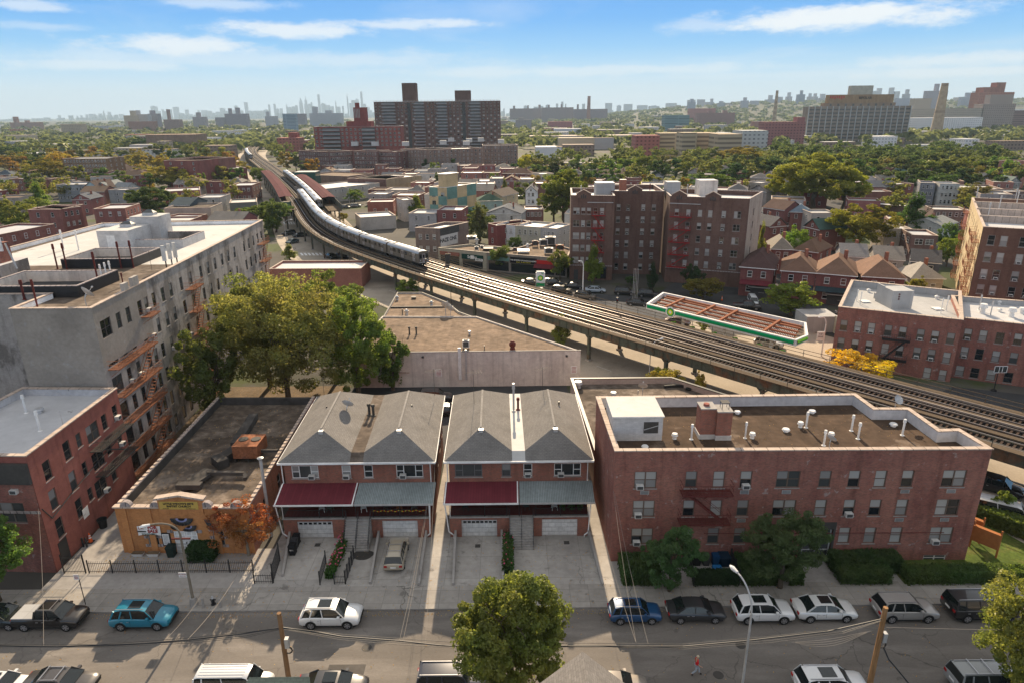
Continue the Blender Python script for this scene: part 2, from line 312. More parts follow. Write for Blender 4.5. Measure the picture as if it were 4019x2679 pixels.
# ---------------- building kit ----------------
def V2(p):return Vector((p[0],p[1]))
def inset(poly,d):
 n=len(poly);out=[]
 for i in range(n):
  a=V2(poly[i-1]);b=V2(poly[i]);c=V2(poly[(i+1)%n]);e1=(b-a).normalized();e2=(c-b).normalized();n1=Vector((-e1.y,e1.x));n2=Vector((-e2.y,e2.x))
  m=(n1+n2);k=m.dot(n1)
  m=m/k if abs(k)>.2 else m
  out.append(b+m*d)
 return out
def wall(mb,A,B,z0,z1,ops,mat,dep=.14,rev=None):
 A=V2(A);B=V2(B);L=(B-A).length;d=(B-A)/L;n=Vector((d.y,-d.x))
 def pt(u,z,k=0):q=A+d*u-n*k;return Vector((q.x,q.y,z))
 def quad(u0,u1,a,b):
  if u1-u0<1e-4 or b-a<1e-4:return
  mb.face([pt(u0,a),pt(u1,a),pt(u1,b),pt(u0,b)],mat,[(u0,a),(u1,a),(u1,b),(u0,b)])
 ops=[o for o in ops if o[0]-o[2]/2>.02 and o[0]+o[2]/2<L-.02 and o[1]-o[3]/2>z0+.01 and o[1]+o[3]/2<z1-.01]
 zs=sorted({z0,z1}|{round(o[1]-o[3]/2,4)for o in ops}|{round(o[1]+o[3]/2,4)for o in ops})
 for a,b in zip(zs,zs[1:]):
  row=sorted((o[0]-o[2]/2,o[0]+o[2]/2)for o in ops if o[1]-o[3]/2<(a+b)/2<o[1]+o[3]/2);u=0
  for l,r in row:
   if l>u:quad(u,l,a,b)
   u=max(u,r)
  quad(u,L,a,b)
 for(u,z,w,h,*_)in ops:
  l,r,b,t=u-w/2,u+w/2,z-h/2,z+h/2;rm=rev or mat
  mb.face([pt(l,b),pt(r,b),pt(r,b,dep),pt(l,b,dep)],rm);mb.face([pt(l,t,dep),pt(r,t,dep),pt(r,t),pt(l,t)],rm)
  mb.face([pt(l,b),pt(l,b,dep),pt(l,t,dep),pt(l,t)],rm);mb.face([pt(r,b,dep),pt(r,b),pt(r,t),pt(r,t,dep)],rm)
 return ops
_WM={}
def winmesh(w,h,style,pv):
 k=(round(w,2),round(h,2),style,pv)
 if k in _WM:return _WM[k]
 f=MB();t=.07 if w>.6 else .05;F='frame_any'
 f.box(-w/2,-.03,-h/2,-w/2+t,.05,h/2,F);f.box(w/2-t,-.03,-h/2,w/2,.05,h/2,F);f.box(-w/2+t,-.03,h/2-t,w/2-t,.05,h/2,F);f.box(-w/2+t,-.03,-h/2,w/2-t,.05,-h/2+t,F)
 if style=='one':cols=[(-w/2+t,w/2-t)]
 elif style=='two':f.box(-t*.7,-.03,-h/2+t,t*.7,.05,h/2-t,F);cols=[(-w/2+t,-t*.7),(t*.7,w/2-t)]
 elif style=='tri':q=w*.22;f.box(-q-t/2,-.03,-h/2+t,-q+t/2,.05,h/2-t,F);f.box(q-t/2,-.03,-h/2+t,q+t/2,.05,h/2-t,F);cols=[(-w/2+t,-q-t/2),(-q+t/2,q-t/2),(q+t/2,w/2-t)]
 else:cols=[(-w/2+t,w/2-t)]
 for i,(a,b)in enumerate(cols):
  if not(style=='tri' and i==1)and style!='fix':f.box(a,-.02,-.03,b,.04,.03,F)
 f.box(-w/2-.08,-.12,-h/2-.10,w/2+.08,.04,-h/2-.005,'curb_stone')
 g=MB()
 for i,(a,b)in enumerate(cols):
  for(z0,z1,up)in((-h/2+t,0,0),(0,h/2-t,1)):
   m={0:'glass',1:('glass','blind')[up],2:('curtain','blind')[up],3:('glass_dim','curtain')[up],4:'glass_dim',5:('blind','blind')[up]}[(pv+i*(pv%2))%6]
   g.face([(a,.02,z0),(b,.02,z0),(b,.02,z1),(a,.02,z1)],m)
 _WM[k]=(f.mesh('window'),g.mesh('pane'));return _WM[k]
_AC=[]
def acmesh():
 if not _AC:
  m=MB();m.box(-.30,-.42,0,.30,.0,.40,'ac_white');m.box(-.25,-.43,.05,.25,-.421,.35,'ac_dark');_AC.append(m.mesh('air_conditioner'))
 return _AC[0]
def windows(parent,A,B,ops,color=(.75,.74,.72),dep=.14,ac=.0,pvs=(0,1,2,3,4,1),name='window',far=False,seed=1):
 rs=random.Random(seed);A=V2(A);B=V2(B);d=(B-A).normalized();n=Vector((d.y,-d.x));rz=math.atan2(d.y,d.x);o=worldloc(parent)
 for op in ops:
  u,z,w,h=op[:4];st=op[4]if len(op)>4 else 'one'
  q=A+d*u-n*(dep-.05 if not far else-.02);fm,gm=winmesh(w,h,st,rs.choice(pvs))
  if far:
   k=('j',fm.name,gm.name)
   if k not in _WM:
    bm=bmesh.new();bm.from_mesh(fm);nf=len(bm.faces);bm.from_mesh(gm);bm.faces.ensure_lookup_table()
    for fc in list(bm.faces)[nf:]:fc.material_index+=len(fm.materials)
    me=bpy.data.meshes.new('window');bm.to_mesh(me);bm.free()
    for mm in list(fm.materials)+list(gm.materials):me.materials.append(mm)
    _WM[k]=me
   put(_WM[k],name,parent,(q.x-o.x,q.y-o.y,z-o.z),rz,color);continue
  f=put(fm,name,parent,(q.x-o.x,q.y-o.y,z-o.z),rz,color);put(gm,'pane',f)
  if len(op)>5:a_=op[5]
  else:a_=rs.random()<ac
  if a_:put(acmesh(),'air_conditioner',f,((w*.25 if st in('two','tri')else 0)*rs.choice((1,-1)),-.05,-h/2+.04))
def shell(root,poly,z0,z1,mat,roof,par=.9,th=.3,pin=None,cop='coping',faces=None,color=None,copw=.08,copm=True,roofcolor=None):
 """walls with openings {edge index: ops}, parapet, roof sheet, coping"""
 faces=faces or{};n=len(poly);mb=MB();used={}
 for i in range(n):
  used[i]=wall(mb,poly[i],poly[(i+1)%n],z0,z1,faces.get(i,[]),mat)
 ins=inset(poly,th)
 for i in range(n):
  j=(i+1)%n;a,b=poly[i],poly[j];c,d=ins[j],ins[i]
  mb.face([(a[0],a[1],z1),(b[0],b[1],z1),(c[0],c[1],z1),(d[0],d[1],z1)],mat)
  mb.face([(c[0],c[1],z1-par),(d[0],d[1],z1-par),(d[0],d[1],z1),(c[0],c[1],z1)],pin or mat)
 w=mb.build('wall',root)
 if color:w.color=tuple(color)+(1,)
 r=MB();r.face([(p[0],p[1],z1-par)for p in ins],roof);ro=r.build('roof',root)
 if roofcolor:ro.color=tuple(roofcolor)+(1,)
 if copm:
  c=MB();o1=inset(poly,-copw);i1=inset(poly,th+copw*.6)
  for i in range(n):
   j=(i+1)%n;q=[o1[i],o1[j],i1[j],i1[i]]
   e=(V2(o1[j])-V2(o1[i]));
   lo=[Vector((p[0],p[1],z1+.003))for p in q];hi=[Vector((p[0],p[1],z1+.10))for p in q]
   dd=e.normalized();c.face(lo[::-1],cop);c.face(hi,cop,[(V2(p).dot(dd),.5)for p in q])
   for k in(0,2):c.face([lo[k],lo[(k+1)%4],hi[(k+1)%4],hi[k]],cop,[(V2(lo[k]).dot(dd),.5),(V2(lo[(k+1)%4]).dot(dd),.5),(V2(lo[(k+1)%4]).dot(dd),.6),(V2(lo[k]).dot(dd),.6)])
  c.build('coping',root)
 return used
def ctr(poly):return Vector((sum(p[0]for p in poly)/len(poly),sum(p[1]for p in poly)/len(poly),0))
def ccw(poly):
 a=sum(poly[i-1][0]*poly[i][1]-poly[i][0]*poly[i-1][1]for i in range(len(poly)));return poly if a>0 else poly[::-1]
def grid(L,z0,floors,fh,ncol,w=.95,h=1.45,m=1.2,st='one',base=1.0):
 return[(m+(L-2*m)*(i+.5)/ncol,z0+base+h/2+f*fh,w,h,st)for f in range(floors)for i in range(ncol)]
_VP={}
def vent(parent,p,kind='pipe',h=1.6,r=.07,mat='white_paint'):
 k=(kind,h,r,mat)
 if k not in _VP:
  m=MB()
  if kind=='pipe':m.cyl((0,0,0),(0,0,h*.8),r,r,8,mat);m.cyl((0,0,h*.8),(0,0,h),r*1.6,r*1.3,8,mat);m.cyl((0,0,0),(0,0,.06),r*2.2,r*1.3,8,mat)
  elif kind=='cap':m.cyl((0,0,0),(0,0,h*.6),r,r*.7,10,mat);m.cyl((0,0,h*.6),(0,0,h),r*1.5,r*1.2,10,mat)
  elif kind=='fan':m.cyl((0,0,0),(0,0,h*.4),r*.9,r*.6,12,mat);m.cyl((0,0,h*.4),(0,0,h*.75),r,r*1.2,12,mat);m.cyl((0,0,h*.75),(0,0,h),r*1.1,r*.4,12,mat)
  elif kind=='box':m.box(-r,-r,0,r,r,h,mat);m.box(-r*1.15,-r*1.15,h,r*1.15,r*1.15,h+.06,mat)
  elif kind=='unit':
   m.box(-r,-r*.8,.25,r,r*.8,h,mat);m.cyl((0,0,h),(0,0,h+.12),r*.6,r*.6,14,'dark_metal')
   for sx in(-1,1):m.box(sx*r*.8-.05,-r*.7,0,sx*r*.8+.05,r*.7,.25,'dark_metal')
   for s_ in(-1,1):m.box(-r*.8,s_*(r*.8),.35,r*.8,s_*(r*.8+.01),h-.1,'ac_dark')
  elif kind=='skylight':
   m.box(-r,-r*.7,0,r,r*.7,h*.5,mat);m.hexa([Vector((-r,-r*.7,h*.5)),Vector((r,-r*.7,h*.5)),Vector((r,r*.7,h*.5)),Vector((-r,r*.7,h*.5))],[Vector((-r*.5,-.05,h)),Vector((r*.5,-.05,h)),Vector((r*.5,.05,h)),Vector((-r*.5,.05,h))],'glass_dim')
  _VP[k]=m.mesh('roof_vent',smooth=35)
 nm={'pipe':'vent_pipe','cap':'roof_vent','fan':'exhaust_fan','box':'roof_vent','unit':'rooftop_unit','skylight':'skylight'}[kind]
 o=worldloc(parent);return put(_VP[k],nm,parent,(p[0]-o.x,p[1]-o.y,p[2]-o.z),0)
_DS=[]
def dish(parent,p,rz=2.6,s=1.):
 if not _DS:
  m=MB();m.cyl((0,0,0),(0,0,.5),.03,.03,6,'galv');prev=None;C=Vector((0,-.12,.75));ax=Vector((0,-.8,.6)).normalized();x=Vector((1,0,0));y=ax.cross(x)
  for r_,dz in((.02,0),(.2,.03),(.34,.09),(.42,.15)):
   ring=[C+ax*dz+x*(r_*math.cos(a))+y*(r_*math.sin(a))for a in[i*math.pi/8 for i in range(16)]]
   if prev:
    for i in range(16):m.face([prev[i],prev[(i+1)%16],ring[(i+1)%16],ring[i]],'galv')
   prev=ring
  m.cyl((0,0,.5),tuple(C),.03,.03,6,'galv');m.cyl((0,0,.5),tuple(C+ax*.5),.015,.015,5,'galv');m.cyl(tuple(C+ax*.45),tuple(C+ax*.55),.05,.05,6,'galv')
  _DS.append(m.mesh('satellite_dish',smooth=40))
 o=worldloc(parent);q=put(_DS[0],'satellite_dish',parent,(p[0]-o.x,p[1]-o.y,p[2]-o.z),rz);q.scale=(s,s,s);return q
_AN={}
def antenna(parent,p,h=2.4,rz=0):
 if h not in _AN:
  m=MB();m.cyl((0,0,0),(0,0,h),.025,.02,6,'dark_metal');m.bar((-.9,0,h*.93),(.9,0,h*.93),.02,.02,'dark_metal')
  for i in range(7):x=-.85+i*.28;l=.25+.07*i;m.bar((x,-l,h*.93),(x,l,h*.93),.012,.012,'dark_metal')
  _AN[h]=m.mesh('antenna')
 o=worldloc(parent);return put(_AN[h],'antenna',parent,(p[0]-o.x,p[1]-o.y,p[2]-o.z),rz)
def fire_escape(parent,A,B,u0,u1,levels,mat='rust',wid=1.1,ladder=True,flip=False,su=None):
 A=V2(A);B=V2(B);d=(B-A).normalized();n=Vector((d.y,-d.x))
 def pt(u,k,z):q=A+d*u+n*k;return Vector((q.x,q.y,z))
 m=MB();stairs=[]
 for i,z in enumerate(levels):
  k=0.06
  while k<wid:m.bar(pt(u0,k,z),pt(u1,k,z),.07,.03,mat);k+=.16
  for u in(u0,u1):m.bar(pt(u,0,z),pt(u,wid,z),.05,.08,mat)
  m.bar(pt(u0,wid,z-.02),pt(u1,wid,z-.02),.05,.12,mat)
  for zz in(.5,.95):
   m.bar(pt(u0,wid,z+zz),pt(u1,wid,z+zz),.03,.03,mat)
   for u in(u0,u1):m.bar(pt(u,0,z+zz),pt(u,wid,z+zz),.03,.03,mat)
  u=u0
  while u<=u1+.01:m.bar(pt(u,wid,z),pt(u,wid,z+.95),.022,.022,mat);u+=.3
  for u in(u0+.3,(u0+u1)/2,u1-.3):m.bar(pt(u,wid,z-.05),pt(u,.02,z-.9),.04,.04,mat)
  if i+1<len(levels):
   s=MB();z1=levels[i+1];a,b=(su or(u0+.5,u1-.5));
   if flip:a,b=b,a
   k0=wid*.35
   for kk in(k0,k0+.55):s.bar(pt(a,kk,z1),pt(b,kk,z),.04,.14,mat);s.bar(pt(a,kk,z1+.8),pt(b,kk,z+.8),.03,.03,mat)
   nst=int((z-z1)/.28)
   for q in range(1,nst):t=q/nst;s.bar(pt(lerp(a,b,t),k0,lerp(z1,z,t)),pt(lerp(a,b,t),k0+.55,lerp(z1,z,t)),.18,.03,mat)
   stairs.append(s)
 fe=m.build('fire_escape',parent)
 for s in stairs:s.build('stair',fe)
 return fe
# ---------------- el centre line ----------------
NEAR=[(80,23.5),(66,40.5),(50.4,58.7),(33.8,76.3),(22.6,89.2),(11.8,101.3),(1.9,112.5),(-12.2,129.2),(-22.3,140.4),(-32.4,155),(-40.8,165.7),(-47.2,174),(-55.3,187.2),(-64.3,205.7),(-70.8,221.9),(-78.4,242.9)]
def _cl():
 pts=[]
 for i,p in enumerate(NEAR):
  a=V2(NEAR[max(0,i-1)]);b=V2(NEAR[min(len(NEAR)-1,i+1)]);d=(b-a).normalized();pts.append(V2(p)+Vector((d.y,-d.x))*6)
 pts+=[Vector(q)for q in((-87,284),(-104,325),(-122,369),(-148,428),(-175,492),(-207,560),(-240,636),(-268,712),(-292,790),(-330,920),(-372,1080))]
 for _ in range(2):
  pts=[pts[0]]+[(pts[i-1]+pts[i]*2+pts[i+1])/4 for i in range(1,len(pts)-1)]+[pts[-1]]
 out=[]
 for i in range(len(pts)-1):
  p0,p1,p2,p3=pts[max(0,i-1)],pts[i],pts[i+1],pts[min(len(pts)-1,i+2)];n=max(2,int((p2-p1).length/3))
  for k in range(n):
   t=k/n;out.append(.5*((2*p1)+(p2-p0)*t+(2*p0-5*p1+4*p2-p3)*t*t+(3*p1-p0-3*p2+p3)*t**3))
 out.append(pts[-1]);return out
CL=_cl();CS=[0]
for a,b in zip(CL,CL[1:]):CS.append(CS[-1]+(b-a).length)
def cl(s,off=0):
 s=max(0,min(CS[-1]-.01,s));i=max(0,np.searchsorted(CS,s)-1);i=min(i,len(CL)-2);t=(s-CS[i])/(CS[i+1]-CS[i]);d0=(CL[i+1]-CL[max(0,i-1)]).normalized();d1=(CL[min(len(CL)-1,i+2)]-CL[i]).normalized();d=(d0*(1-t)+d1*t).normalized()
 p=CL[i].lerp(CL[i+1],t);return p+Vector((d.y,-d.x))*off,d
def clfind(q):
 q=V2(q);i=min(range(len(CL)),key=lambda k:(CL[k]-q).length);return CS[i]
# ---------------- ground ----------------
def sheet(name,polys,z,mat,kind='structure',th=0,side='curb_stone'):
 m=MB()
 for p in polys:
  p=ccw(p)
  if th:m.prism(p,z-th,z,side,mat)
  else:m.face([(a[0],a[1],z)for a in p],mat)
 o=m.build(name);tag(o,kind=kind);return o
g=MB()
for x0,x1 in((-45000,45000),):
 g.face([(-45000,-400,-.03),(45000,-400,-.03),(45000,45000,-.03),(-45000,45000,-.03)],'ground')
tag(g.build('ground'),kind='structure')
sheet('street',[[(-140,34.6),(75,34.6),(75,44.3),(-140,44.3)]],0,'asphalt')
sheet('street_patch',[[(-13.6,36.6),(-10.9,36.6),(-10.9,38.7),(-13.6,38.7)]],.004,'patch')
m=MB()
for(x,y)in((-11.2,40.3),(17,40.2),(14.5,37.4)):m.face([(x+.38*math.cos(a),y+.38*math.sin(a),.008)for a in[i*math.pi/8 for i in range(16)]],'dark_metal')
tag(m.build('street_manhole_covers'),kind='structure')
sheet('sidewalk',[[(-60,44.3),(47.6,44.3),(47.6,47.1),(-60,47.1)],[(-60,31.5),(60,31.5),(60,34.6),(-60,34.6)]],.13,'sidewalk',th=.16)
sheet('driveway',[[(-22.2,47.1),(8.6,47.1),(8.6,60),(-22.2,60)],[(-7.9,60),(-5.9,60),(-5.9,80),(-7.9,80)]],.134,'concrete')
sheet('churchyard_ground',[[(-40.3,47.1),(-22.2,47.1),(-22.2,52.5),(-40.3,52.5)],[(-40.3,52.5),(-35.9,52.5),(-36.8,78),(-41,64)]],.12,'concrete_plain')
sheet('yard_ground',[[(8.6,47.1),(33,47.1),(33,50.4),(8.6,50.4)],[(7.2,50.4),(8.6,50.4),(8.6,72),(7.2,72)]],.128,'concrete_plain')
sheet('lawn',[[(33,46.7),(47.4,46.7),(47.4,51.2),(45.2,57),(40.1,60),(40.1,50.6),(33,50.4)]],.15,'grass')
sheet('back_lot',[[(-43,64.6),(-43,92),(-24,92),(-23.6,76),(-37,77),(-41.2,64)]],.01,'dirt')
sheet('rear_yard_ground',[[(-24,71),(8,71),(8,91.2),(-24,91.2)]],.008,'asphalt_dark')
av=[];N=60
L_=[];R_2=[]
smax=clfind((-300,810));s=0
while s<smax:
 p,_=cl(s,-13.6);q,_=cl(s,13.5);L_.append(tuple(p));R_2.append(tuple(q));s+=8
m=MB()
for i in range(len(L_)-1):m.face([(L_[i][0],L_[i][1],.006),(R_2[i][0],R_2[i][1],.006),(R_2[i+1][0],R_2[i+1][1],.006),(L_[i+1][0],L_[i+1][1],.006)],'avenue')
tag(m.build('avenue'),kind='structure')
s1=clfind((-20,150));m=MB()
for o_ in(-6.2,-.1,.1,6.2):
 s=10
 while s<s1:
  if abs(o_)>1 or True:
   p,_=cl(s,o_);q,_=cl(s+(3 if abs(o_)>1 else 4),o_);d=Vector((.08,0));m.face([(p.x-.07,p.y,.012),(p.x+.07,p.y,.012),(q.x+.07,q.y,.012),(q.x-.07,q.y,.012)],'road_paint')
  s+=8 if abs(o_)>1 else 4
tag(m.build('avenue_lane_markings'),kind='structure')
m=MB()
for j in range(9):
 for a,b in(((11,830+0,1290),(11,1200,1285)),):
  p=P(11,840+45*j,1300,.0);q=P(11,865+45*j,1330,.0);
  m.face([(p.x-.35,p.y,.014),(p.x+.35,p.y,.014),(q.x+.35,q.y,.014),(q.x-.35,q.y,.014)],'white_paint')
for j in range(5):
 p=P(11,640+28*j,935,0);q=P(11,655+28*j,965,0);m.face([(p.x-.3,p.y,.014),(p.x+.3,p.y,.014),(q.x+.3,q.y,.014),(q.x-.3,q.y,.014)],'white_paint')
tag(m.build('crosswalk'),kind='structure')
sheet('gas_station_forecourt',[[tuple(cl(clfind((60,50)),13.5)[0]),(51,96),(52,99),(57,112),(45,128),(20,138),(8,141),tuple(cl(clfind((4,122)),13.5)[0])]],.02,'avenue')
sheet('side_street',[[(-3,140),(6,148),(30,140),(58,118),(80,105),(76,98),(58,112),(45,128),(25,137)],[(30,140),(58,118),(150,300),(138,308)]],.03,'asphalt_dark')
sheet('schoolyard',[[(56,84),(64,89.5),(96,77),(80,60)]],.02,'asphalt_dark')
# ---------------- RB: three storey brick apartment block ----------------
RB=[(8.6,50.15),(40.1,49.85),(39.7,53.6),(37.9,53.5),(37.8,58.1),(34.6,58.2),(34.4,61.6),(8.4,61.5)]
RBZ=11.1
def facade(A,B,items):
 out=[]
 for it in items:
  t,x,y,w,h=it[:5];u,z=onwall(A,B,t,x,y);out.append((u,z,w,h)+tuple(it[5:]))
 return out
rb=thing('apartment_building','three storey brick apartment block with dark tar roof beside the alley','building',(24,55,0))
items=[]
A,B=RB[0],RB[1]
rows=[onwall(A,B,9,57,142)[1],onwall(A,B,9,40,340)[1],onwall(A,B,9,20,530)[1]]
cols=[(onwall(A,B,8,2095,145)[0],'two',1.9)]+[(onwall(A,B,9,x,142)[0],st,w)for x,st,w in((57,'one',1.0),(248,'one',1.0),(435,'one',1.0),(725,'two',2.0),(980,'one',1.0),(1180,'one',1.0),(1362,'one',1.0),(1548,'one',1.0),(1868,'two',2.0))]
acs={(0,0),(1,0),(2,0),(0,3),(1,6),(2,9)}
fo=[]
for r,z in enumerate(rows):
 for c,(u,st,w)in enumerate(cols):
  if r==2 and c==4:continue
  if r==2 and c==5:continue
  fo.append((u,z,w,1.62,st,(r,c)in acs))
zb=onwall(A,B,9,1430,682)[1]
base=[(onwall(A,B,9,x,680)[0],zb,w,.62,st,False)for x,w,st in((1078,1.0,'fix'),(1255,1.0,'fix'),(1428,1.0,'fix'),(1735,2.0,'two'))]
eu=onwall(A,B,9,930,520)[0];ent=(eu,1.75,2.6,3.3)
base2=[(onwall(A,B,8,1975+0,700)[0],.8,1.0,.6,'fix',False)]
sideops=[(u,z,1.0,1.5,'one',False)for u in(3.,7.)for z in rows[:2]]
used=shell(rb,RB,0,RBZ,'brick_red','roof_brown',par=1.0,th=.35,pin='parapet_inside',faces={0:fo+base+[ent],1:[]})
windows(rb,A,B,fo,(.16,.115,.09),pvs=(1,3,5,2,1,3,5,1),seed=4);windows(rb,A,B,base,(.7,.68,.66),pvs=(0,4),seed=5)
m=MB()
def ptw(A,B,u,k,z):
 A=V2(A);B=V2(B);d=(B-A).normalized();n=Vector((d.y,-d.x));q=A+d*u+n*k;return Vector((q.x,q.y,z))
def obox(mb,A,B,u0,u1,k0,k1,z0,z1,mat,top=None):
 lo=[ptw(A,B,u0,k1,z0),ptw(A,B,u1,k1,z0),ptw(A,B,u1,k0,z0),ptw(A,B,u0,k0,z0)];hi=[Vector((p.x,p.y,z1))for p in lo]
 mb.hexa(lo,hi,mat,top)
for(a,b,c,d,e,f,mt)in((eu-1.5,eu-1.3,-.1,.05,.1,3.5,'dark_metal'),(eu+1.3,eu+1.5,-.1,.05,.1,3.5,'dark_metal'),(eu-1.5,eu+1.5,-.1,.06,3.4,4.1,'dark_metal')):obox(m,A,B,a,b,c,d,e,f,mt)
en=m.build('entrance_surround',rb);m=MB()
obox(m,A,B,eu-1.2,eu+1.2,-.135,-.12,.1,3.4,'glass_dim')
for a in(-1.2,-.05,1.1):obox(m,A,B,eu+a,eu+a+.1,-.12,-.06,.1,3.4,'galv')
for z in(.1,1.2,2.4,3.3):obox(m,A,B,eu-1.2,eu+1.2,-.12,-.07,z,z+.09,'galv')
m.build('entrance_door',rb)
fe=fire_escape(rb,A,B,cols[1][0]-.9,cols[2][0]+1.0,[rows[0]-.95,rows[1]-.95],'redbrown_metal',1.1,flip=True)
m=MB();obox(m,A,B,eu-10,eu+11,0,.04,2.97,3.02,'redbrown_metal');m.build('string_course',rb)
for r,c in((0,0),(0,3),(0,4),(0,8),(0,9),(1,3),(1,8),(1,9),(2,3),(2,8),(2,9)):
 u,st,w=cols[c];m=MB();z=rows[r]-1.2;obox(m,A,B,u-.38,u+.38,-.01,.03,z-.2,z+.16,'galv' if r<2 else 'brick_paintred');
 for k in range(4):obox(m,A,B,u-.33,u+.33,.03,.04,z-.15+k*.08,z-.12+k*.08,'ac_dark')
 m.build('wall_grille',rb)
zr=RBZ-1.0
m=MB();p0=P(0,1393,935,RBZ+.4);
bx0,bx1,by0,by1=8.95,13.4,54.0,58.3
m.box(bx0,by0,zr,bx1,by1,zr+2.3,'white_brickpaint','roof_white');m.box(bx0-.1,by0-.1,zr+2.3,bx1+.1,by1+.1,zr+2.42,'white_paint','roof_white')
bh=m.build('roof_bulkhead',rb);m=MB();m.box(11.7,by0-.04,zr+.75,13.0,by0-.003,zr+1.85,'dark_metal');m.bar((11.72,by0-.06,zr+1.1),(12.98,by0-.06,zr+1.5),.05,.05,'galv');m.build('louvre',bh)
ch=MB();c0=P(6,105,1245,zr);c1=P(6,325,1265,zr)
cx0=c0.x;cx1=c1.x;ym=54.2
ch.box(cx0,ym,zr,(cx0+cx1)/2,ym+1.5,zr+2.9,'brick_house');ch.box((cx0+cx1)/2+.002,ym-.25,zr,cx1,ym+1.3,zr+2.7,'brick_house')
ch.box(cx0-.06,ym-.06,zr,(cx0+cx1)/2,ym+1.55,zr+.45,'white_brickpaint');ch.box((cx0+cx1)/2,ym-.31,zr,cx1+.06,ym+1.36,zr+.45,'white_brickpaint')
ch.box(cx0-.05,ym-.05,zr+2.9,(cx0+cx1)/2,ym+1.55,zr+3.0,'concrete_plain');ch.box((cx0+cx1)/2,ym-.3,zr+2.7,cx1+.05,ym+1.35,zr+2.8,'concrete_plain')
cho=ch.build('chimney',rb);m=MB();m.cyl((cx0+.6,ym+.7,zr+3),(cx0+.6,ym+.7,zr+3.2),.28,.25,14,'brick_paintred');m.build('chimney_pot',cho)
m=MB();X=cx1-.55
for dx,dy in((-.3,-.3),(.3,-.3),(.3,.3),(-.3,.3)):m.bar((X+dx,ym+.5+dy,zr+2.8),(X+dx,ym+.5+dy,zr+3.4),.04,.04,'dark_metal')
m.box(X-.36,ym+.14,zr+3.4,X+.36,ym+.86,zr+3.45,'dark_metal');m.build('chimney_cowl',cho)
for(x,y,k,h,r)in((58,1258,'pipe',1.5,.09),(425,1250,'pipe',1.6,.08),(842,1178,'pipe',1.6,.09),(963,1300,'pipe',1.5,.09),(1152,1200,'pipe',1.6,.09),(1197,1255,'pipe',1.6,.09),(1500,1230,'pipe',1.6,.09),(473,1250,'cap',.55,.2),(802,1175,'cap',.55,.2),(1012,1248,'cap',.55,.2),(372,1083,'cap',.3,.22),(704,1205,'cap',.3,.25),(882,1078,'cap',.3,.25),(1438,1168,'cap',.3,.25)):
 p=P(6,x,y,zr);vent(rb,p,k,h,r)
p=P(5,2278,1255,zr);vent(rb,p,'cap',.55,.2);p=P(5,2075,1318,zr);vent(rb,p,'cap',.25,.22)
p=P(6,910,1312,zr);dish(rb,(p.x,50.25,RBZ+.1),2.2);dish(rb,(36.5,58.2,RBZ+.1),.3,1.1)
# ---------------- white walled store with tan roof ----------------
def poly3(*pts):return[(p.x,p.y)for p in pts]
WB=[(-23.4,91.2),(9.95,91.3),(-6.0,109.2),(-22.2,109.8)]
wb=thing('store_building','long store with white painted brick back wall and tan felt roof','building',(-6,97,0))
A,B=WB[0],WB[1];wz=5.4
du,dz=onwall(A,B,5,430,885);lu,lz=onwall(A,B,5,265,870)
shell(wb,WB,0,wz,'brick_white','roof_tan',par=.22,th=.25,faces={0:[(lu,lz+.1,3.8,1.9),(du,1.1,1.5,2.2)]},copm=False)
m=MB();obox(m,A,B,lu-1.9,lu+1.9,-.13,-.1,lz-.85,lz+1.05,'glass')
for k in(-1.9,-1.0,.35,1.8):obox(m,A,B,lu+k,lu+k+.12,-.1,-.02,lz-.85,lz+1.05,'white_paint')
obox(m,A,B,lu-1.9,lu+.35,-.1,-.04,lz+.5,lz+.6,'white_paint');m.build('shop_window',wb)
m=MB();obox(m,A,B,du-.75,du+.75,-.13,-.08,0,2.2,'ac_dark');obox(m,A,B,du-.9,du+.9,-.02,.12,2.25,2.45,'coping');m.build('door',wb)
m=MB();obox(m,A,B,-.1,33.4,-.25,.06,wz+.01,wz+.09,'curb_stone');m.build('coping',wb)
m=MB();
for x,w in((812,.22),(855,.12)):
 u,_=onwall(A,B,5,x,800);obox(m,A,B,u-w,u+w,.01,.3,1.2,wz+.7 if w>.2 else wz+.4,'white_paint' if w>.2 else 'galv')
m.build('wall_duct',wb)
for x,y in((1185,780),(330,760),(1150,780)):
 pass
m=MB()
for x,y in((557,695),(1540,688)):u,z=onwall(A,B,5,x,y);obox(m,A,B,u-.15,u+.15,.01,.35,z-.1,z+.12,'dark_metal')
m.build('wall_light',wb)
for x,y in((665,805),(1590,782)):
 u,z=onwall(A,B,5,x,y);m=MB();obox(m,A,B,u-.45,u+.45,.01,.03,z-.55,z+.55,'white_paint');o=m.build('wall_sign',wb)
 m=MB()
 for k in range(5):obox(m,A,B,u-.35,u+.35,.032,.036,z+.35-k*.2,z+.42-k*.2,'lamp_red')
 m.build('lettering',o)
zz=wz-.22
for x,y,k,h,r,mt in((466,545,'pipe',1.3,.12,'dark_metal'),(513,545,'pipe',1.3,.12,'dark_metal'),(876,545,'cap',.6,.18,'galv'),(853,640,'unit',1.3,.5,'ac_white'),(1170,645,'fan',1.3,.45,'redbrown_metal'),(978,655,'pipe',.8,.06,'black_metal')):vent(wb,P(5,x,y,zz),k,h,r,mt)
WB2=[(-22.2,109.9),(-6.1,109.3),(-9.3,113.2),(-12,119.6),(-17.5,127.0),(-22.4,127.2)]
wb2=thing('store_building','low tan roofed store behind the white walled one, with satellite dishes','building',(-16,117,0))
shell(wb2,WB2,0,5.0,'brick_white','roof_tan',par=.2,th=.2,cop='dark_metal',copw=.03)
m=MB();m.box(-22,116.8,4.82,-10.6,117.1,5.05,'dark_metal');m.build('roof_divider',wb2)
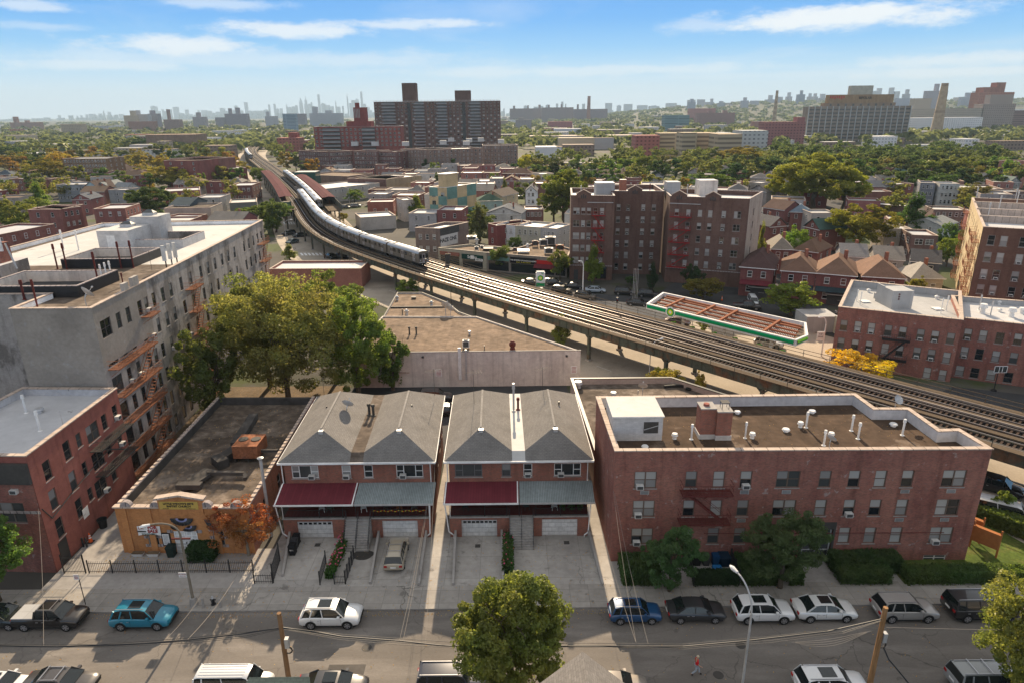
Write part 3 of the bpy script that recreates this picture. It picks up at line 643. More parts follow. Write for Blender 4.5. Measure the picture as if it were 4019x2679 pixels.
for x,y,k,h,r,mt in((382,310,'fan',.9,.3,'galv'),(447,410,'fan',1.0,.32,'galv'),(616,345,'fan',.9,.3,'galv'),(418,410,'pipe',1.0,.08,'black_metal'),(495,300,'box',.3,.4,'dark_metal')):vent(wb2,P(5,x,y,4.8),k,h,r,mt)
dish(wb2,P(5,714,420,4.8),2.9,2.2);dish(wb2,P(5,747,425,4.8),2.9,1.6)
# ---------------- black parapet flat roofed building behind the houses ----------------
q=[P(5,1640,1003,4.5),P(5,1563,845,4.5),P(5,2260,838,4.5),P(13,1650,1500,4.5)]
BR=[(8.6,62.2),(33,62.2),(27.3,76.4),(21.3,82.9),(7.8,82.9)]
br=thing('workshop_building','single storey workshop with felt roof and black parapet behind the brick block','building',(18,73,0))
shell(br,BR,0,4.5,'stucco_any','roof_tar',par=.75,th=.3,pin='stucco_any',cop='black_metal',color=(.42,.34,.29),copw=.05)
for x,y,k,h,r,mt in((1618,905,'cap',.9,.4,'galv'),(1860,955,'cap',.4,.3,'galv'),(2025,1000,'pipe',1.5,.04,'galv')):vent(br,P(5,x,y,3.75),k,h,r,mt)
dish(br,P(5,2058,960,3.75),2.9,1.5)
m=MB();
for x,y in((2290,905),):
 p=P(5,x,y,3.8)
 for i in range(10):a=i*math.pi/10;m.bar((p.x-1.6+.32*i,p.y+.25*math.sin(a),3.95),(p.x-1.28+.32*i,p.y+.25*math.sin(a+.3),3.95),.25,.35,'plastic_black')
tag(m.build('car_bumper'),'black car bumper lying on the felt workshop roof','bumper')
def torus(mb,c,R,r,mat,ax='z',n=14,k=6):
 for i in range(n):
  a0,a1=i*2*math.pi/n,(i+1)*2*math.pi/n
  for j in range(k):
   b0,b1=j*2*math.pi/k,(j+1)*2*math.pi/k
   def pp(a,b):
    q=((R+r*math.cos(b))*math.cos(a),(R+r*math.cos(b))*math.sin(a),r*math.sin(b))
    return Vector(c)+(Vector(q)if ax=='z' else Vector((q[0],q[2],q[1])))
   mb.face([pp(a0,b0),pp(a1,b0),pp(a1,b1),pp(a0,b1)],mat)
p=P(13,1205,1435,3.8)
m=MB();torus(m,(p.x,p.y,3.95),.28,.13,'tyre');tag(m.build('tyre'),'loose black tyre lying on the felt workshop roof','tyre')
pmat('ridge',(.255,.24,.225),.95)
# ---------------- the two pair houses ----------------
def pairhouse(X0,X1,Yf,Yb,label,strip,sk,which):
 r=thing('brick_house',label,'house',((X0+X1)/2,Yf,0));W_=X1-X0;ze=7.2;yp=54.0;fl=2.25
 def S_(x,y):return x+(y-Yf)*sk
 poly=[(X0,Yf),(X1,Yf),(S_(X1,Yb),Yb),(S_(X0,Yb),Yb)]
 A,B=poly[0],poly[1]
 ww=[(W_*f,6.0,w,1.35,st,ac)for f,w,st,ac in((.14,2.55,'tri',True),(.42,.85,'one',True),(.57,.85,'one',False),(.85,2.55,'tri',True))]
 if which==1:ww=[(W_*f,6.0,w,1.35,st,ac)for f,w,st,ac in((.14,2.6,'tri',False),(.41,.85,'one',False),(.565,.85,'one',True),(.85,2.55,'tri',True))]
 lw=[(W_*.17,3.45,2.4,1.3,'tri',False),(W_*.44,3.3,.95,2.0,'one',False),(W_*.57,3.3,.95,2.0,'one',False),(W_*.84,3.45,2.4,1.3,'tri',False)]
 mb=MB();sd=[(3+3.6*i,6.0,.9,1.3,'one',i==1)for i in range(4)]+[(3+3.6*i,3.4,.9,1.3,'one',False)for i in range(4)]
 wall(mb,A,B,0,ze,ww+lw,'brick_house');wall(mb,B,poly[2],0,ze,sd,'brick_house');wall(mb,poly[2],poly[3],0,ze,[],'brick_house');wall(mb,poly[3],A,0,ze,sd,'brick_house')
 mb.build('wall',r);wh=(.74,.73,.71)
 windows(r,A,B,[w for i,w in enumerate(ww)if not(which==1 and i<2)],wh,pvs=(0,3,2,0),seed=which+1)
 if which==1:windows(r,A,B,ww[:2],(.17,.17,.17),pvs=(4,0,3),seed=3)
 windows(r,A,B,[lw[0],lw[3]],(.3,.28,.26),pvs=(0,4),seed=8);windows(r,B,poly[2],sd,wh,pvs=(0,3,4),seed=9);windows(r,poly[3],A,sd,wh,pvs=(0,3,4),seed=9)
 for i in(1,2):
  m=MB();u=lw[i][0];obox(m,A,B,u-.48,u+.48,-.12,-.07,2.3,4.3,'white_paint');
  for z0,z1 in((2.45,3.2),(3.3,4.15)):obox(m,A,B,u-.34,u+.34,-.07,-.06,z0,z1,'glass_dim' if z0>3 else 'garage_white')
  m.build('front_door',r)
 rt=MB();ov=.42;e0,e1=X0-ov,X1+ov;yf=Yf-ov;yb=Yb+ov;zr=9.35;zv=7.75;ef=Yf+2.45;eb=Yb-3.2
 m0=(X0+X1)/2;sw=.62
 for a,b,vl in((e0,m0-sw,1),(m0+sw,e1,0)):
  rx=(a+b)/2+(.25 if vl else-.25);za,zb_=(ze,zv)if vl else(zv,ze)
  F=lambda x,y,z:Vector((S_(x,y),y,z))
  pa,pb=F(a,yf,ze),F(b,yf,ze);qa,qb=F(a,yb,ze),F(b,yb,ze);rf,rb_=F(rx,ef,zr),F(rx,eb,zr)
  va,vb=F(b if vl else a,yf+1.0,zv),F(b if vl else a,yb-1.0,zv)
  if vl:
   rt.face([qa,pa,rf,rb_],'shingle_grey');rt.face([pa,pb,va,rf],'shingle_grey');rt.face([va,vb,rb_,rf],'shingle_grey');rt.face([qb,qa,rb_,vb],'shingle_grey')
  else:
   rt.face([pb,qb,rb_,rf],'shingle_grey');rt.face([pa,pb,rf,va],'shingle_grey');rt.face([vb,va,rf,rb_],'shingle_grey');rt.face([qb,qa,vb,rb_][::1],'shingle_grey')
 F=lambda x,y,z:Vector((S_(x,y),y,z))
 rt.face([F(m0-sw,yf+1.0,zv),F(m0+sw,yf+1.0,zv),F(m0+sw,yb-1,zv),F(m0-sw,yb-1,zv)],strip)
 rt.face([F(m0-sw,yf,ze),F(m0+sw,yf,ze),F(m0+sw,yf+1.0,zv),F(m0-sw,yf+1.0,zv)],strip)
 rt.face([F(m0+sw,yb,ze),F(m0-sw,yb,ze),F(m0-sw,yb-1.0,zv),F(m0+sw,yb-1.0,zv)],strip)
 ro=rt.build('roof',r)
 for vl,(a,b)in((1,(e0,m0-sw)),(0,(m0+sw,e1))):
  rx=(a+b)/2+(.25 if vl else-.25);m=MB();a_=F(rx,ef,zr+.02);b_=F(rx,eb,zr+.02);m.bar(a_,b_,.2,.05,'ridge');m.build('ridge_cap',ro)
  vent(ro,(rx,ef-.35,zr-.35),'box',.25,.2,'galv')
 gt=MB()
 gt.box(e0-.02,yf-.1,ze-.16,e1+.02,yf+.02,ze+.015,'white_paint')
 for(x,s_)in((e0,-1),(e1,1)):
  a=F(x,yf+.02,ze-.08);b=F(x,yb,ze-.08);gt.bar(a,b,.1,.16,'white_paint')
 gt.box(e0,yf,ze-.02,e1,Yf,ze-.001,'white_paint')
 gt.build('gutter',ro)
 pw=MB();x0,x1=X0+.1,X1-.1
 gs=[(W_*.215-.1,1.0,3.35,1.95),(W_*.78,1.0,3.35,1.95)]
 wall(pw,(x0,yp),(x1,yp),0,fl,gs,'brick_house',dep=.25)
 for a,b in(((x1,yp),(x1,Yf-.003)),((x0,Yf-.003),(x0,yp))):wall(pw,a,b,0,fl,[],'brick_house')
 pw.build('porch_wall',r)
 fb=MB();fb.box(x0-.06,yp-.12,fl,x1+.06,yp+.15,fl+.12,'concrete_plain');fb.box(x0,yp+.15,fl,x1,Yf-.002,fl+.05,'redbrown_metal');fb.build('porch_floor',r)
 for i,g_ in enumerate(gs):
  m=MB();u=x0+g_[0];m.box(u-1.68,yp+.2,.03,u+1.68,yp+.24,1.97,'garage_white');
  for k in range(1,4):m.box(u-1.66,yp+.185,.03+k*.485,u+1.66,yp+.199,.05+k*.485,'curb_stone')
  gd=m.build('garage_door',r)
  if i==0:
   m=MB()
   for k in range(7 if which==0 else 8):xx=u-1.5+k*(.45 if which==0 else .4);m.box(xx,yp+.17,1.55,xx+.3,yp+.184,1.75,'glass')
   m.build('door_window',gd)
 m=MB();sx0,sx1=X0+W_*.43,X0+W_*.60
 for a,b in((x0,sx0),(sx1,x1)):
  for z in(.25,.95):m.bar((a,yp,fl+z),(b,yp,fl+z),.04,.04,'black_metal')
  x=a
  while x<b:m.bar((x,yp,fl+.1),(x,yp,fl+.95),.02,.02,'black_metal');x+=.13
 m.build('porch_railing',r)
 for k in(0,.25,.41,.5,.62,.8,1):
  m=MB();X=lerp(x0+.05,x1-.05,k);m.cyl((X,yp-.02,fl+.1),(X,yp-.02,4.15),.035,.035,6,'black_metal' if 0<k<1 else 'white_paint');m.build('porch_post',r)
 for i,(a,b,mt)in enumerate(((x0-.5,m0-.04,'awning_red'),(m0+.04,x1+.45,'awning_grey'))):
  m=MB();m.hexa([Vector((a,yp-.55,4.05)),Vector((b,yp-.55,4.05)),Vector((b,Yf-.03,4.75)),Vector((a,Yf-.03,4.75))],[Vector((a,yp-.55,4.12)),Vector((b,yp-.55,4.12)),Vector((b,Yf-.03,4.82)),Vector((a,Yf-.03,4.82))],mt)
  m.box(a,yp-.62,3.98,b,yp-.555,4.14,'white_paint' if i==0 else 'galv')
  if i==0:
   for xx in(a+.05,b-.16):m.hexa([Vector((xx,yp-.54,4.125)),Vector((xx+.12,yp-.54,4.125)),Vector((xx+.12,Yf-.05,4.825)),Vector((xx,Yf-.05,4.825))],[Vector((xx,yp-.54,4.145)),Vector((xx+.12,yp-.54,4.145)),Vector((xx+.12,Yf-.05,4.845)),Vector((xx,Yf-.05,4.845))],'white_paint')
  m.build('awning',r)
 m=MB();n=13;ys=51.9
 for k in range(n):z=fl*(k+1)/n+.1;y=lerp(ys,yp-.12,k/n);m.box(sx0,y,.0,sx1,yp-.121,z-.0,'concrete_plain')if k==0 else m.box(sx0+.001*k,y,.0,sx1-.001*k,yp-.121-.0005*k,z,'concrete_plain')
 m.build('front_steps',r)
 m=MB()
 for X in(sx0+.05,(sx0+sx1)/2,sx1-.05):
  for dz in(.25,.9):m.bar((X,ys,.15+dz),(X,yp,fl+dz),.035,.035,'black_metal')
  for k in range(11):t=k/10;y=lerp(ys,yp,t);z=lerp(.15,fl,t);m.bar((X,y,z),(X,y,z+.9),.02,.02,'black_metal')
 m.build('stair_railing',r)
 m=MB()
 for X in(X0-.15,X1-.1):m.tube([Vector((X,Yf-.2,ze-.1)),Vector((X,Yf-.15,4.9))],.05,6,'white_paint')
 m.tube([Vector((x0-.35,yp-.5,4.0)),Vector((x0-.1,yp-.25,.9)),Vector((x0+.35,yp-.25,.5)),Vector((x0+.35,yp-.25,.15))],.06,6,'white_paint');m.tube([Vector((x1+.1,yp-.4,4.0)),Vector((x1-.05,yp-.25,.7)),Vector((x1-.4,yp-.25,.4)),Vector((x1-.4,yp-.25,.15))],.06,6,'white_paint')
 m.build('drainpipe',r)
 return r,ro
h1,r1=pairhouse(-21.75,-7.75,56.15,71.0,'paired brick house with grey roof and tan valley strip, nearer the church','roof_tar',-.035,0)
h2,r2=pairhouse(-6.1,7.15,56.15,71.0,'paired brick house with grey roof and bright white valley strip','roof_white',-.02,1)
for t,x,y,k,h,r_,mt in((5,192,1090,'pipe',1.3,.14,'dark_metal'),(5,220,1095,'pipe',1.3,.14,'dark_metal')):vent(h1,P(t,x,y,7.8),k,h,r_,mt)
vent(h1,P(5,483,1070,8.3),'pipe',.8,.07,'black_metal');vent(h1,P(0,752,948,8.2),'pipe',.8,.07,'black_metal');dish(h1,P(5,40,1095,8.2),2.9,1.5)
vent(h2,P(5,1178,1065,7.8),'pipe',3.2,.11,'galv');vent(h2,P(5,1208,1055,7.8),'pipe',1.4,.12,'redbrown_metal');vent(h2,P(5,1487,1048,8.3),'pipe',.8,.07,'black_metal')
antenna(h2,P(5,908,1040,8.4),4.3,.2);antenna(h2,P(5,1375,915,8.9),2.6,.5);antenna(h1,P(5,638,960,8.2),3.2,.3);antenna(h1,P(0,745,908,7.7),2.2,.8)
for(a,b)in(((8,200,870),(8,265,530)),((8,535,880),(8,590,530)),((8,770,880),(8,790,520)),((8,1800,880),(8,1700,530)),((20,90,1500-40),(20,190,975)),((8,1115,880),(8,1105,520))):
 p=P(*a);q_=P(*b);m=MB();d=(q_-p);nn=Vector((-d.y,d.x,0)).normalized()*.1
 m.hexa([p-nn,p+nn,q_+nn,q_-nn][::-1]if False else[p+nn,p-nn,q_-nn,q_+nn],[Vector((v.x,v.y,.38))if i in(0,1)else Vector((v.x,v.y,.95))for i,v in enumerate((p+nn,p-nn,q_-nn,q_+nn))],'concrete_plain')
 o=m.build('retaining_wall');tag(o,'low sloping concrete kerb wall %s'%{90:'between the church path and the first driveway',200:'left of the beige car',535:'right of the beige car',770:'right of the sunlit alley strip',1800:'beside the narrow alley of the brick block',1115:'beside the rose bed of the second house'}[a[1]],'wall',group='kerb walls along the driveways')
# ---------------- church ----------------
CHP=[(-35.9,52.1),(-23.7,51.8),(-24.6,76.6),(-36.8,76.8)]
c_=thing('church','small tan brick church with gabled sign parapet and black roof','church',(-30,64,0))
A,B=CHP[0],CHP[1];cz=4.9
cw=[]
for t,x,y in((7,1060,560),(7,1510,545)):u,z=onwall(A,B,t,x,y);cw.append((u,1.75,1.0,1.7,'one',False))
eu,_=onwall(A,B,7,1285,560)
wl=MB();wall(wl,A,B,0,cz,cw+[(eu,1.25,2.2,2.4)],'brick_orange');
side=[(4+4.5*i,2.6,1.0,1.8,'one',False)for i in range(5)]
wall(wl,B,CHP[2],0,cz,side,'brick_house');wall(wl,CHP[2],CHP[3],0,cz,[],'brick_house');wall(wl,CHP[3],A,0,cz,side,'brick_house')
ins=inset(CHP,.35)
for i in range(4):
 j=(i+1)%4;a,b,c2,d2=CHP[i],CHP[j],ins[j],ins[i]
 wl.face([(a[0],a[1],cz),(b[0],b[1],cz),(c2[0],c2[1],cz),(d2[0],d2[1],cz)],'roof_black');wl.face([(c2[0],c2[1],cz-.9),(d2[0],d2[1],cz-.9),(d2[0],d2[1],cz),(c2[0],c2[1],cz)],'roof_black')
g0,_=onwall(A,B,7,1090,300);g1,_=onwall(A,B,7,1395,300);gm=(g0+g1)/2
def slab(mb,pts,k0,k1,mat):
 f=[ptw(A,B,u,k1,z)for u,z in pts];b=[ptw(A,B,u,k0,z)for u,z in pts];mb.face(f,mat);mb.face(b[::-1],mat)
 for i in range(len(pts)):j=(i+1)%len(pts);mb.face([b[i],b[j],f[j],f[i]],mat)
slab(wl,[(g0,cz-.6),(g1,cz-.6),(g1,5.75),(gm,6.15),(g0,5.75)],-.3,.12,'brick_orange')
for u in(.75,eu-3.0,eu+3.0,11.5):obox(wl,A,B,u-.28,u+.28,0,.1,0,cz,'brick_orange')
wl.build('wall',c_)
cp_=MB();slab(cp_,[(g0-.25,5.76),(gm,6.16),(gm,6.34),(g0-.25,5.94)],-.4,.25,'coping');slab(cp_,[(gm+.002,6.16),(g1+.25,5.76),(g1+.25,5.94),(gm+.002,6.34)],-.4,.25,'coping')
obox(cp_,A,B,-.1,g0-.01,-.38,.16,cz+.005,cz+.14,'coping');obox(cp_,A,B,g1+.01,12.3,-.38,.16,cz+.005,cz+.14,'coping')
for u in(1.1,g0-.3,g1+.3,11.1):
 pts=[(u-.5,cz+.142)]+[(u+.5*math.cos(a),cz+.142+.5*math.sin(a))for a in[math.pi*(1-k/8)for k in range(1,8)]]+[(u+.5,cz+.142)];slab(cp_,pts,-.35,.1,'coping_tile')
cp_.build('coping',c_)
cs_=MB()
for a,b in((1,2),(3,0)):
 p,q_=CHP[a],CHP[b];pi_,qi_=ins[a],ins[b];cs_.hexa([Vector((p[0],p[1],cz+.004)),Vector((q_[0],q_[1],cz+.004)),Vector((qi_[0],qi_[1],cz+.004)),Vector((pi_[0],pi_[1],cz+.004))],[Vector((p[0],p[1],cz+.1)),Vector((q_[0],q_[1],cz+.1)),Vector((qi_[0],qi_[1],cz+.1)),Vector((pi_[0],pi_[1],cz+.1))],'coping_tile')
 n_=int((V2(q_)-V2(p)).length/.75)
 for k in range(n_):t=(k+.2)/n_;x=lerp(p[0],q_[0],t);y=lerp(p[1],q_[1],t);xi=lerp(pi_[0],qi_[0],t);cs_.box(min(x,xi),y,cz+.1,max(x,xi),y+.48,cz+.17,'coping')
cs_.build('parapet_tiles',c_)
m=MB();m.face([(p[0],p[1],cz-.9)for p in ins],'roof_tar');m.build('roof',c_)
windows(c_,A,B,cw,(.35,.35,.34),pvs=(4,0),seed=2);windows(c_,B,CHP[2],side,(.6,.6,.58),pvs=(0,4));windows(c_,CHP[3],A,side,(.6,.6,.58),pvs=(0,4))
m=MB();
for s_ in(-1,1):
 a=eu+(.02 if s_>0 else-1.08);obox(m,A,B,a,a+1.06,-.12,-.06,.08,2.42,'white_paint')
 for k in range(6):
  for jx in(.1,.58):obox(m,A,B,a+jx,a+jx+.38,-.06,-.045,.18+k*.37,.46+k*.37,'garage_white')
dr=m.build('double_door',c_);m=MB();obox(m,A,B,eu-.06,eu-.02,-.04,.02,1.1,1.3,'dark_metal');m.build('handle',dr)
m=MB()
for u in(eu-1.35,eu+1.35):obox(m,A,B,u-.25,u+.25,.001,.06,2.3,2.6,'coping_tile')
for t,x,y in((7,1060,560),(7,1510,545)):
 u,z=onwall(A,B,t,x,y)
 for dx in(-.65,.65):
  for z0 in(.8,1.7,2.5):obox(m,A,B,u+dx-.15,u+dx+.15,.001,.05,z0,z0+.28,'coping_tile')
m.build('stone_blocks',c_)
def text(s,parent,A,B,u,z,size,mat,k=.03,ax='CENTER',bold=0):
 cu=bpy.data.curves.new('lettering','FONT');cu.body=s;cu.size=size;cu.align_x=ax;cu.align_y='CENTER';cu.extrude=.008;cu.offset=bold;cu.materials.append(MAT[mat]);cu.resolution_u=3
 t_=bpy.data.objects.new('t',cu);COL.objects.link(t_);bpy.context.view_layer.update();me=bpy.data.meshes.new_from_object(t_);bpy.data.objects.remove(t_);o=bpy.data.objects.new('lettering',me);COL.objects.link(o);p=ptw(A,B,u,k,z);w_=worldloc(parent)if parent else Vector((0,0,0));o.location=p-w_
 d=(V2(B)-V2(A)).normalized();o.rotation_euler=(math.pi/2,0,math.atan2(d.y,d.x));o.parent=parent;return o
su,sz=onwall(A,B,7,1240,328)
m=MB();obox(m,A,B,su-1.75,su+1.75,.121,.17,4.85,5.62,'plain_any');sg=m.build('sign_board',c_);sg.color=(.55,.38,.10,1)
text("LITTLE WIDOW'S MITE",sg,A,B,su,5.42,.27,'black_metal',.185,bold=.008);text('BAPTIST CHURCH',sg,A,B,su,5.16,.27,'black_metal',.185,bold=.008);text('718-734-4629',sg,A,B,su-1.2,4.93,.10,'black_metal',.185);text('Pastor Ellen M. Lowe',sg,A,B,su+1.05,4.93,.10,'black_metal',.185)
bu,bz=onwall(A,B,7,1150,552);m=MB();obox(m,A,B,bu-.4,bu+.4,.0,.1,.95,2.3,'black_metal');nb=m.build('notice_board',c_);m=MB();obox(m,A,B,bu-.3,bu+.3,.1,.11,1.05,2.2,'white_paint');m.build('notice',nb)
m=MB()
for k in range(9):obox(m,A,B,bu-.24,bu+.24,.111,.113,1.15+k*.11,1.19+k*.11,'dark_metal')
m.build('lettering',nb)
def banner_pts(u0,u1,z0,z1,bulge):pass
fu,fz=onwall(A,B,7,1040,527)
m=MB();n=10
for i in range(n):
 a,b=i/n,(i+1)/n
 ca,cb=.28*math.sin(math.pi*a),.28*math.sin(math.pi*b);ta,tb=.10*math.sin(math.pi*a),.10*math.sin(math.pi*b)
 m.face([ptw(A,B,fu-1.05+2.1*a,.12+ca*.4,2.05+ta*2-.0),ptw(A,B,fu-1.05+2.1*b,.12+cb*.4,2.05+tb*2),ptw(A,B,fu-1.05+2.1*b,.12+cb*.4,3.05+tb),ptw(A,B,fu-1.05+2.1*a,.12+ca*.4,3.05+ta)],'white_paint')
bn=m.build('banner',None);tag(bn,'white banner reading FOR SALE tied across the church window','banner')
text('FOR',bn,A,B,fu+.42,2.98,.44,'lamp_red',.26,bold=.014);text('SALE',bn,A,B,fu+.42,2.60,.44,'lamp_red',.26,bold=.014);text('212-219-8811',bn,A,B,fu+.05,2.30,.24,'glass_green',.26,bold=.006);text('CM',bn,A,B,fu-.62,2.92,.34,'lamp_red',.26,bold=.004)
m=MB();obox(m,A,B,fu-1.0,fu-.2,.242,.25,2.5,2.62,'black_metal');q_=m.build('banner_panel',bn)
def bunting(u,z,R,a0,a1,label):
 m=MB();n=22
 for r0,r1,mt in((0,.3,'black_metal'),(.3,.5,'plain_any'),(.5,.72,'ac_dark'),(.72,1,'black_metal')):
  for i in range(n):
   t0,t1=lerp(a0,a1,i/n),lerp(a0,a1,(i+1)/n);k0=.14+.06*(i%2);k1=.14+.06*((i+1)%2)
   m.face([ptw(A,B,u+R*r0*math.cos(t0),k0,z+R*r0*math.sin(t0)*.72),ptw(A,B,u+R*r1*math.cos(t0),k0,z+R*r1*math.sin(t0)*.72),ptw(A,B,u+R*r1*math.cos(t1),k1,z+R*r1*math.sin(t1)*.72),ptw(A,B,u+R*r0*math.cos(t1),k1,z+R*r0*math.sin(t1)*.72)],mt)
 o=m.build('fabric_fan');o.color=(.28,.3,.5,1);tag(o,label,'bunting',group='black and purple bunting over the church door')
u_,z_=onwall(A,B,7,1255,402);bunting(u_,z_,1.05,math.pi,2*math.pi,'pleated black and purple fan bunting above the church doors')
u_,z_=onwall(A,B,7,1300,455);bunting(u_,z_,.8,1.25*math.pi,2.05*math.pi,'smaller pleated bunting hanging right beneath the fan over the doors')
u_,z_=onwall(A,B,7,1220,455);bunting(u_,z_,.55,1.0*math.pi,1.6*math.pi,'small folded bunting hanging left beneath the fan over the doors')
m=MB();u_,z_=onwall(A,B,7,1430,410)
for i in range(8):
 a,b=i/8,(i+1)/8;w0,w1=.25-.1*a,.25-.1*b
 m.face([ptw(A,B,u_+1.1*a*a-w0,.13+.05*(i%2),z_-1.5*a),ptw(A,B,u_+1.1*a*a+w0,.13,z_-1.5*a),ptw(A,B,u_+1.1*b*b+w1,.13,z_-1.5*b),ptw(A,B,u_+1.1*b*b-w1,.13+.05*((i+1)%2),z_-1.5*b)],'ac_dark')
tag(m.build('drape'),'dark fabric drape hanging over the right church window','drape')
zc=cz-.9
m=MB();p=P(4,1690,1330,zc);q0=P(4,1640,1420,zc)
m.box(q0.x-.6,q0.y,zc+.5,q0.x+2.0,q0.y+1.6+1.2,zc+1.9,'rust');
for dx in(0,1.3):m.cyl((q0.x+.05+dx,q0.y+1.6,zc+1.9),(q0.x+.05+dx,q0.y+1.6,zc+1.98),.5,.5,16,'dark_metal');m.box(q0.x-.5+dx,q0.y+.1,zc,q0.x-.4+dx,q0.y+2.6,zc+.5,'dark_metal')
m.build('rooftop_unit',c_)
def duct(pts,w,h,mat='roof_black'):
 m=MB()
 for a,b in zip(pts,pts[1:]):m.bar(a,b,w,h,mat)
 return m.build('roof_duct',c_)
zd=zc+.5
duct([P(4,1735,1100,zd),P(4,1610,1300,zd)],1.0,.7);duct([P(4,1500,1410,zd),P(4,1660,1300,zd)],1.1,.8);duct([P(4,1530,1430,zd),P(4,1480,1390,zd)],1.1,.9)
duct([P(4,1440,1470,zd),P(4,1290,1568,zd),P(7,1260,180,zd)],1.5,.35);duct([P(7,1220,182,zd+.2),P(7,1390,182,zd+.2)],.7,.5);duct([P(7,1430,95,zd+.2),P(7,1685,98,zd+.2),P(7,1690,135,zd)],.35,.35);duct([P(4,1740,1335,zd+.4),P(4,1900,1335,zd+.4)],.3,.25)
p=P(7,1820,330,0.0);p=Vector((-24.0+.9,54.0,0));m=MB();m.cyl((-23.2,54.6,0),(-23.2,54.6,8.2),.14,.14,10,'galv');m.cyl((-23.2,54.6,8.2),(-23.2,54.6,8.4),.17,.3,10,'galv');m.cyl((-23.2,54.6,8.4),(-23.2,54.6,8.5),.3,.1,10,'galv');m.build('flue',c_)
# ---------------- painted red apartment house ----------------
RD=[(-52,50.1),(-40.45,49.5),(-41.0,64.0),(-51,64.4)]
rd=thing('apartment_building','three storey apartment house with bright red painted side and silver roof','building',(-46,57,0))
A,B=RD[1],RD[2]
it=[]
for t,x,y,w,st in((7,320,75,1.0,'one'),(7,585,65,.85,'one'),(19,560,135-0,1.0,'one')):pass
zr3=onwall(A,B,4,325,1470)[1]
W1=[(4,325,1470,1.0,1.8,'one'),(4,460,1335,1.0,1.8,'one'),(4,540,1265,.75,1.4,'one'),(4,635,1210,2.0,1.8,'two'),(4,715,1140,.9,1.6,'one'),(4,788,1075,.9,1.6,'one',True),(7,370,275,1.0,1.9,'one'),(7,505,150,1.0,1.9,'one'),(7,587,65,.75,1.4,'one'),(7,680,0,2.0,1.8,'two'),(4,745,1310,.9,1.6,'one'),(4,820,1255,.9,1.6,'one',True),(7,415,470,1.0,1.9,'one'),(7,550,335,1.0,1.9,'one'),(7,625,240,.75,1.3,'one'),(7,700,190,2.0,1.8,'two',True),(7,785,95,.9,1.6,'one')]
fo=facade(A,B,W1)
A0,B0=RD[0],RD[1]
ff=[(L_u,z_,2.2,2.0,'two',i==0)for i,(L_u,z_)in enumerate([(onwall(A0,B0,7,50,160)),(onwall(A0,B0,7,90,370))])]
shell(rd,RD,0,11.5,'brick_paintred','roof_silver',par=.7,th=.3,pin='parapet_inside',faces={0:ff,1:fo},cop='coping')
windows(rd,A,B,fo,(.13,.10,.08),pvs=(0,4,0,3),seed=6);windows(rd,A0,B0,ff,(.2,.18,.16),pvs=(0,3),seed=7)
m=MB();wall(m,(RD[0][0],RD[0][1]-.06),(RD[1][0]-.02,RD[1][1]-.06),0,9.0,[(f[0],f[1],f[2]+.1,f[3]+.1)for f in ff],'brick_red',dep=.05);m.build('front_facing',rd)
m=MB();obox(m,A0,B0,0,11.6,.07,.35,9.0,10.9,'dark_metal');obox(m,A0,B0,0,11.6,.07,.12,6.05,6.3,'coping_tile');m.build('cornice',rd)
for x,y,h in((180,1078,1.9),(275,1200,2.0)):vent(rd,P(4,x,y,10.8),'pipe',h,.1)
vent(rd,P(4,430,1155,10.8),'pipe',1.4,.03,'galv');vent(rd,P(4,270,1075,10.8),'cap',.45,.3,'galv')
z1=onwall(A,B,4,780,1210)[1]
a0=onwall(A,B,4,610,1330)[0];a1=onwall(A,B,4,845,1180)[0]
fire_escape(rd,A,B,a0,a1,[7.6,4.9],'dark_metal',1.1,flip=True)
m=MB();obox(m,A,B,.9,2.1,.0,.04,.1,2.3,'black_metal');m.build('door',rd);m=MB();obox(m,A,B,5.0,5.9,.005,.03,2.1,3.1,'white_paint');m.build('notice_panel',rd)
# ---------------- grey stuccoed block ----------------
GX=[(-50.4,63.75),(-42.2,63.7),(-43.6,90.5),(-44.7,110),(-45.6,123.6),(-51.5,123.0)]
GR=[(-50.4,63.75+.9),(-42.2,64.6),(-42.75,76.0),(-43.6,90.5),(-44.8,110),(-45.7,123.6),(-74,121.5),(-75,70.5),(-50.4,70.5)]
gr=thing('apartment_building','long six storey block of grey stucco and whitened brick with rusty fire escapes','building',(-58,94,0))
gz=19.9
def rowops(L,a,b,n,zs,w=.95,h=1.75,skip=()):return[(lerp(a,b,(i+.5)/n),z,w,h,'one')for z in zs for i in range(n)if i not in skip]
zs=[gz-2.6-3.15*k for k in range(6)]
e1=[(1.9,z,2.0,1.9,'two')for z in zs]+[(u,z,.95,1.75,'one')for z in zs for u in(4.5,6.6,9.3,10.9)]
L2=14.5;e2=[(u,z,.95,1.75,'one')for z in zs for u in(1.5,4.0,6.3,9.5,12.6)]
e3=[(u,z,.95,1.75,'one')for z in zs for u in(1.8,4.6,7.4,10.4,13.2,16.2)];e4=[(u,z,.95,1.75,'one')for z in zs for u in(1.6,4.2,6.8,9.4,11.8)]
used=shell(gr,GR,0,gz,'brick_grey','roof_tar',par=.55,th=.3,faces={1:e1,2:e2,3:e3,4:e4,8:[]},pin='stucco_any',cop='coping',copw=.1)
cnt=0
for i,ops in((1,e1),(2,e2),(3,e3),(4,e4)):
 k=[o for o in ops if o[1]>(8 if i<3 else 10)]if i<5 else ops
 windows(gr,GR[i],GR[i+1],k,(.12,.10,.085),pvs=(0,3,4,0,4,3),ac=.12,seed=10+i)
 m=MB()
 for o in ops:
  if o not in k:obox(m,GR[i],GR[i+1],o[0]-o[2]/2,o[0]+o[2]/2,-.12,-.08,o[1]-o[3]/2,o[1]+o[3]/2,'glass')
 if m.f:q_=m.build('window',gr);q_['kind']='stuff'
m=MB();
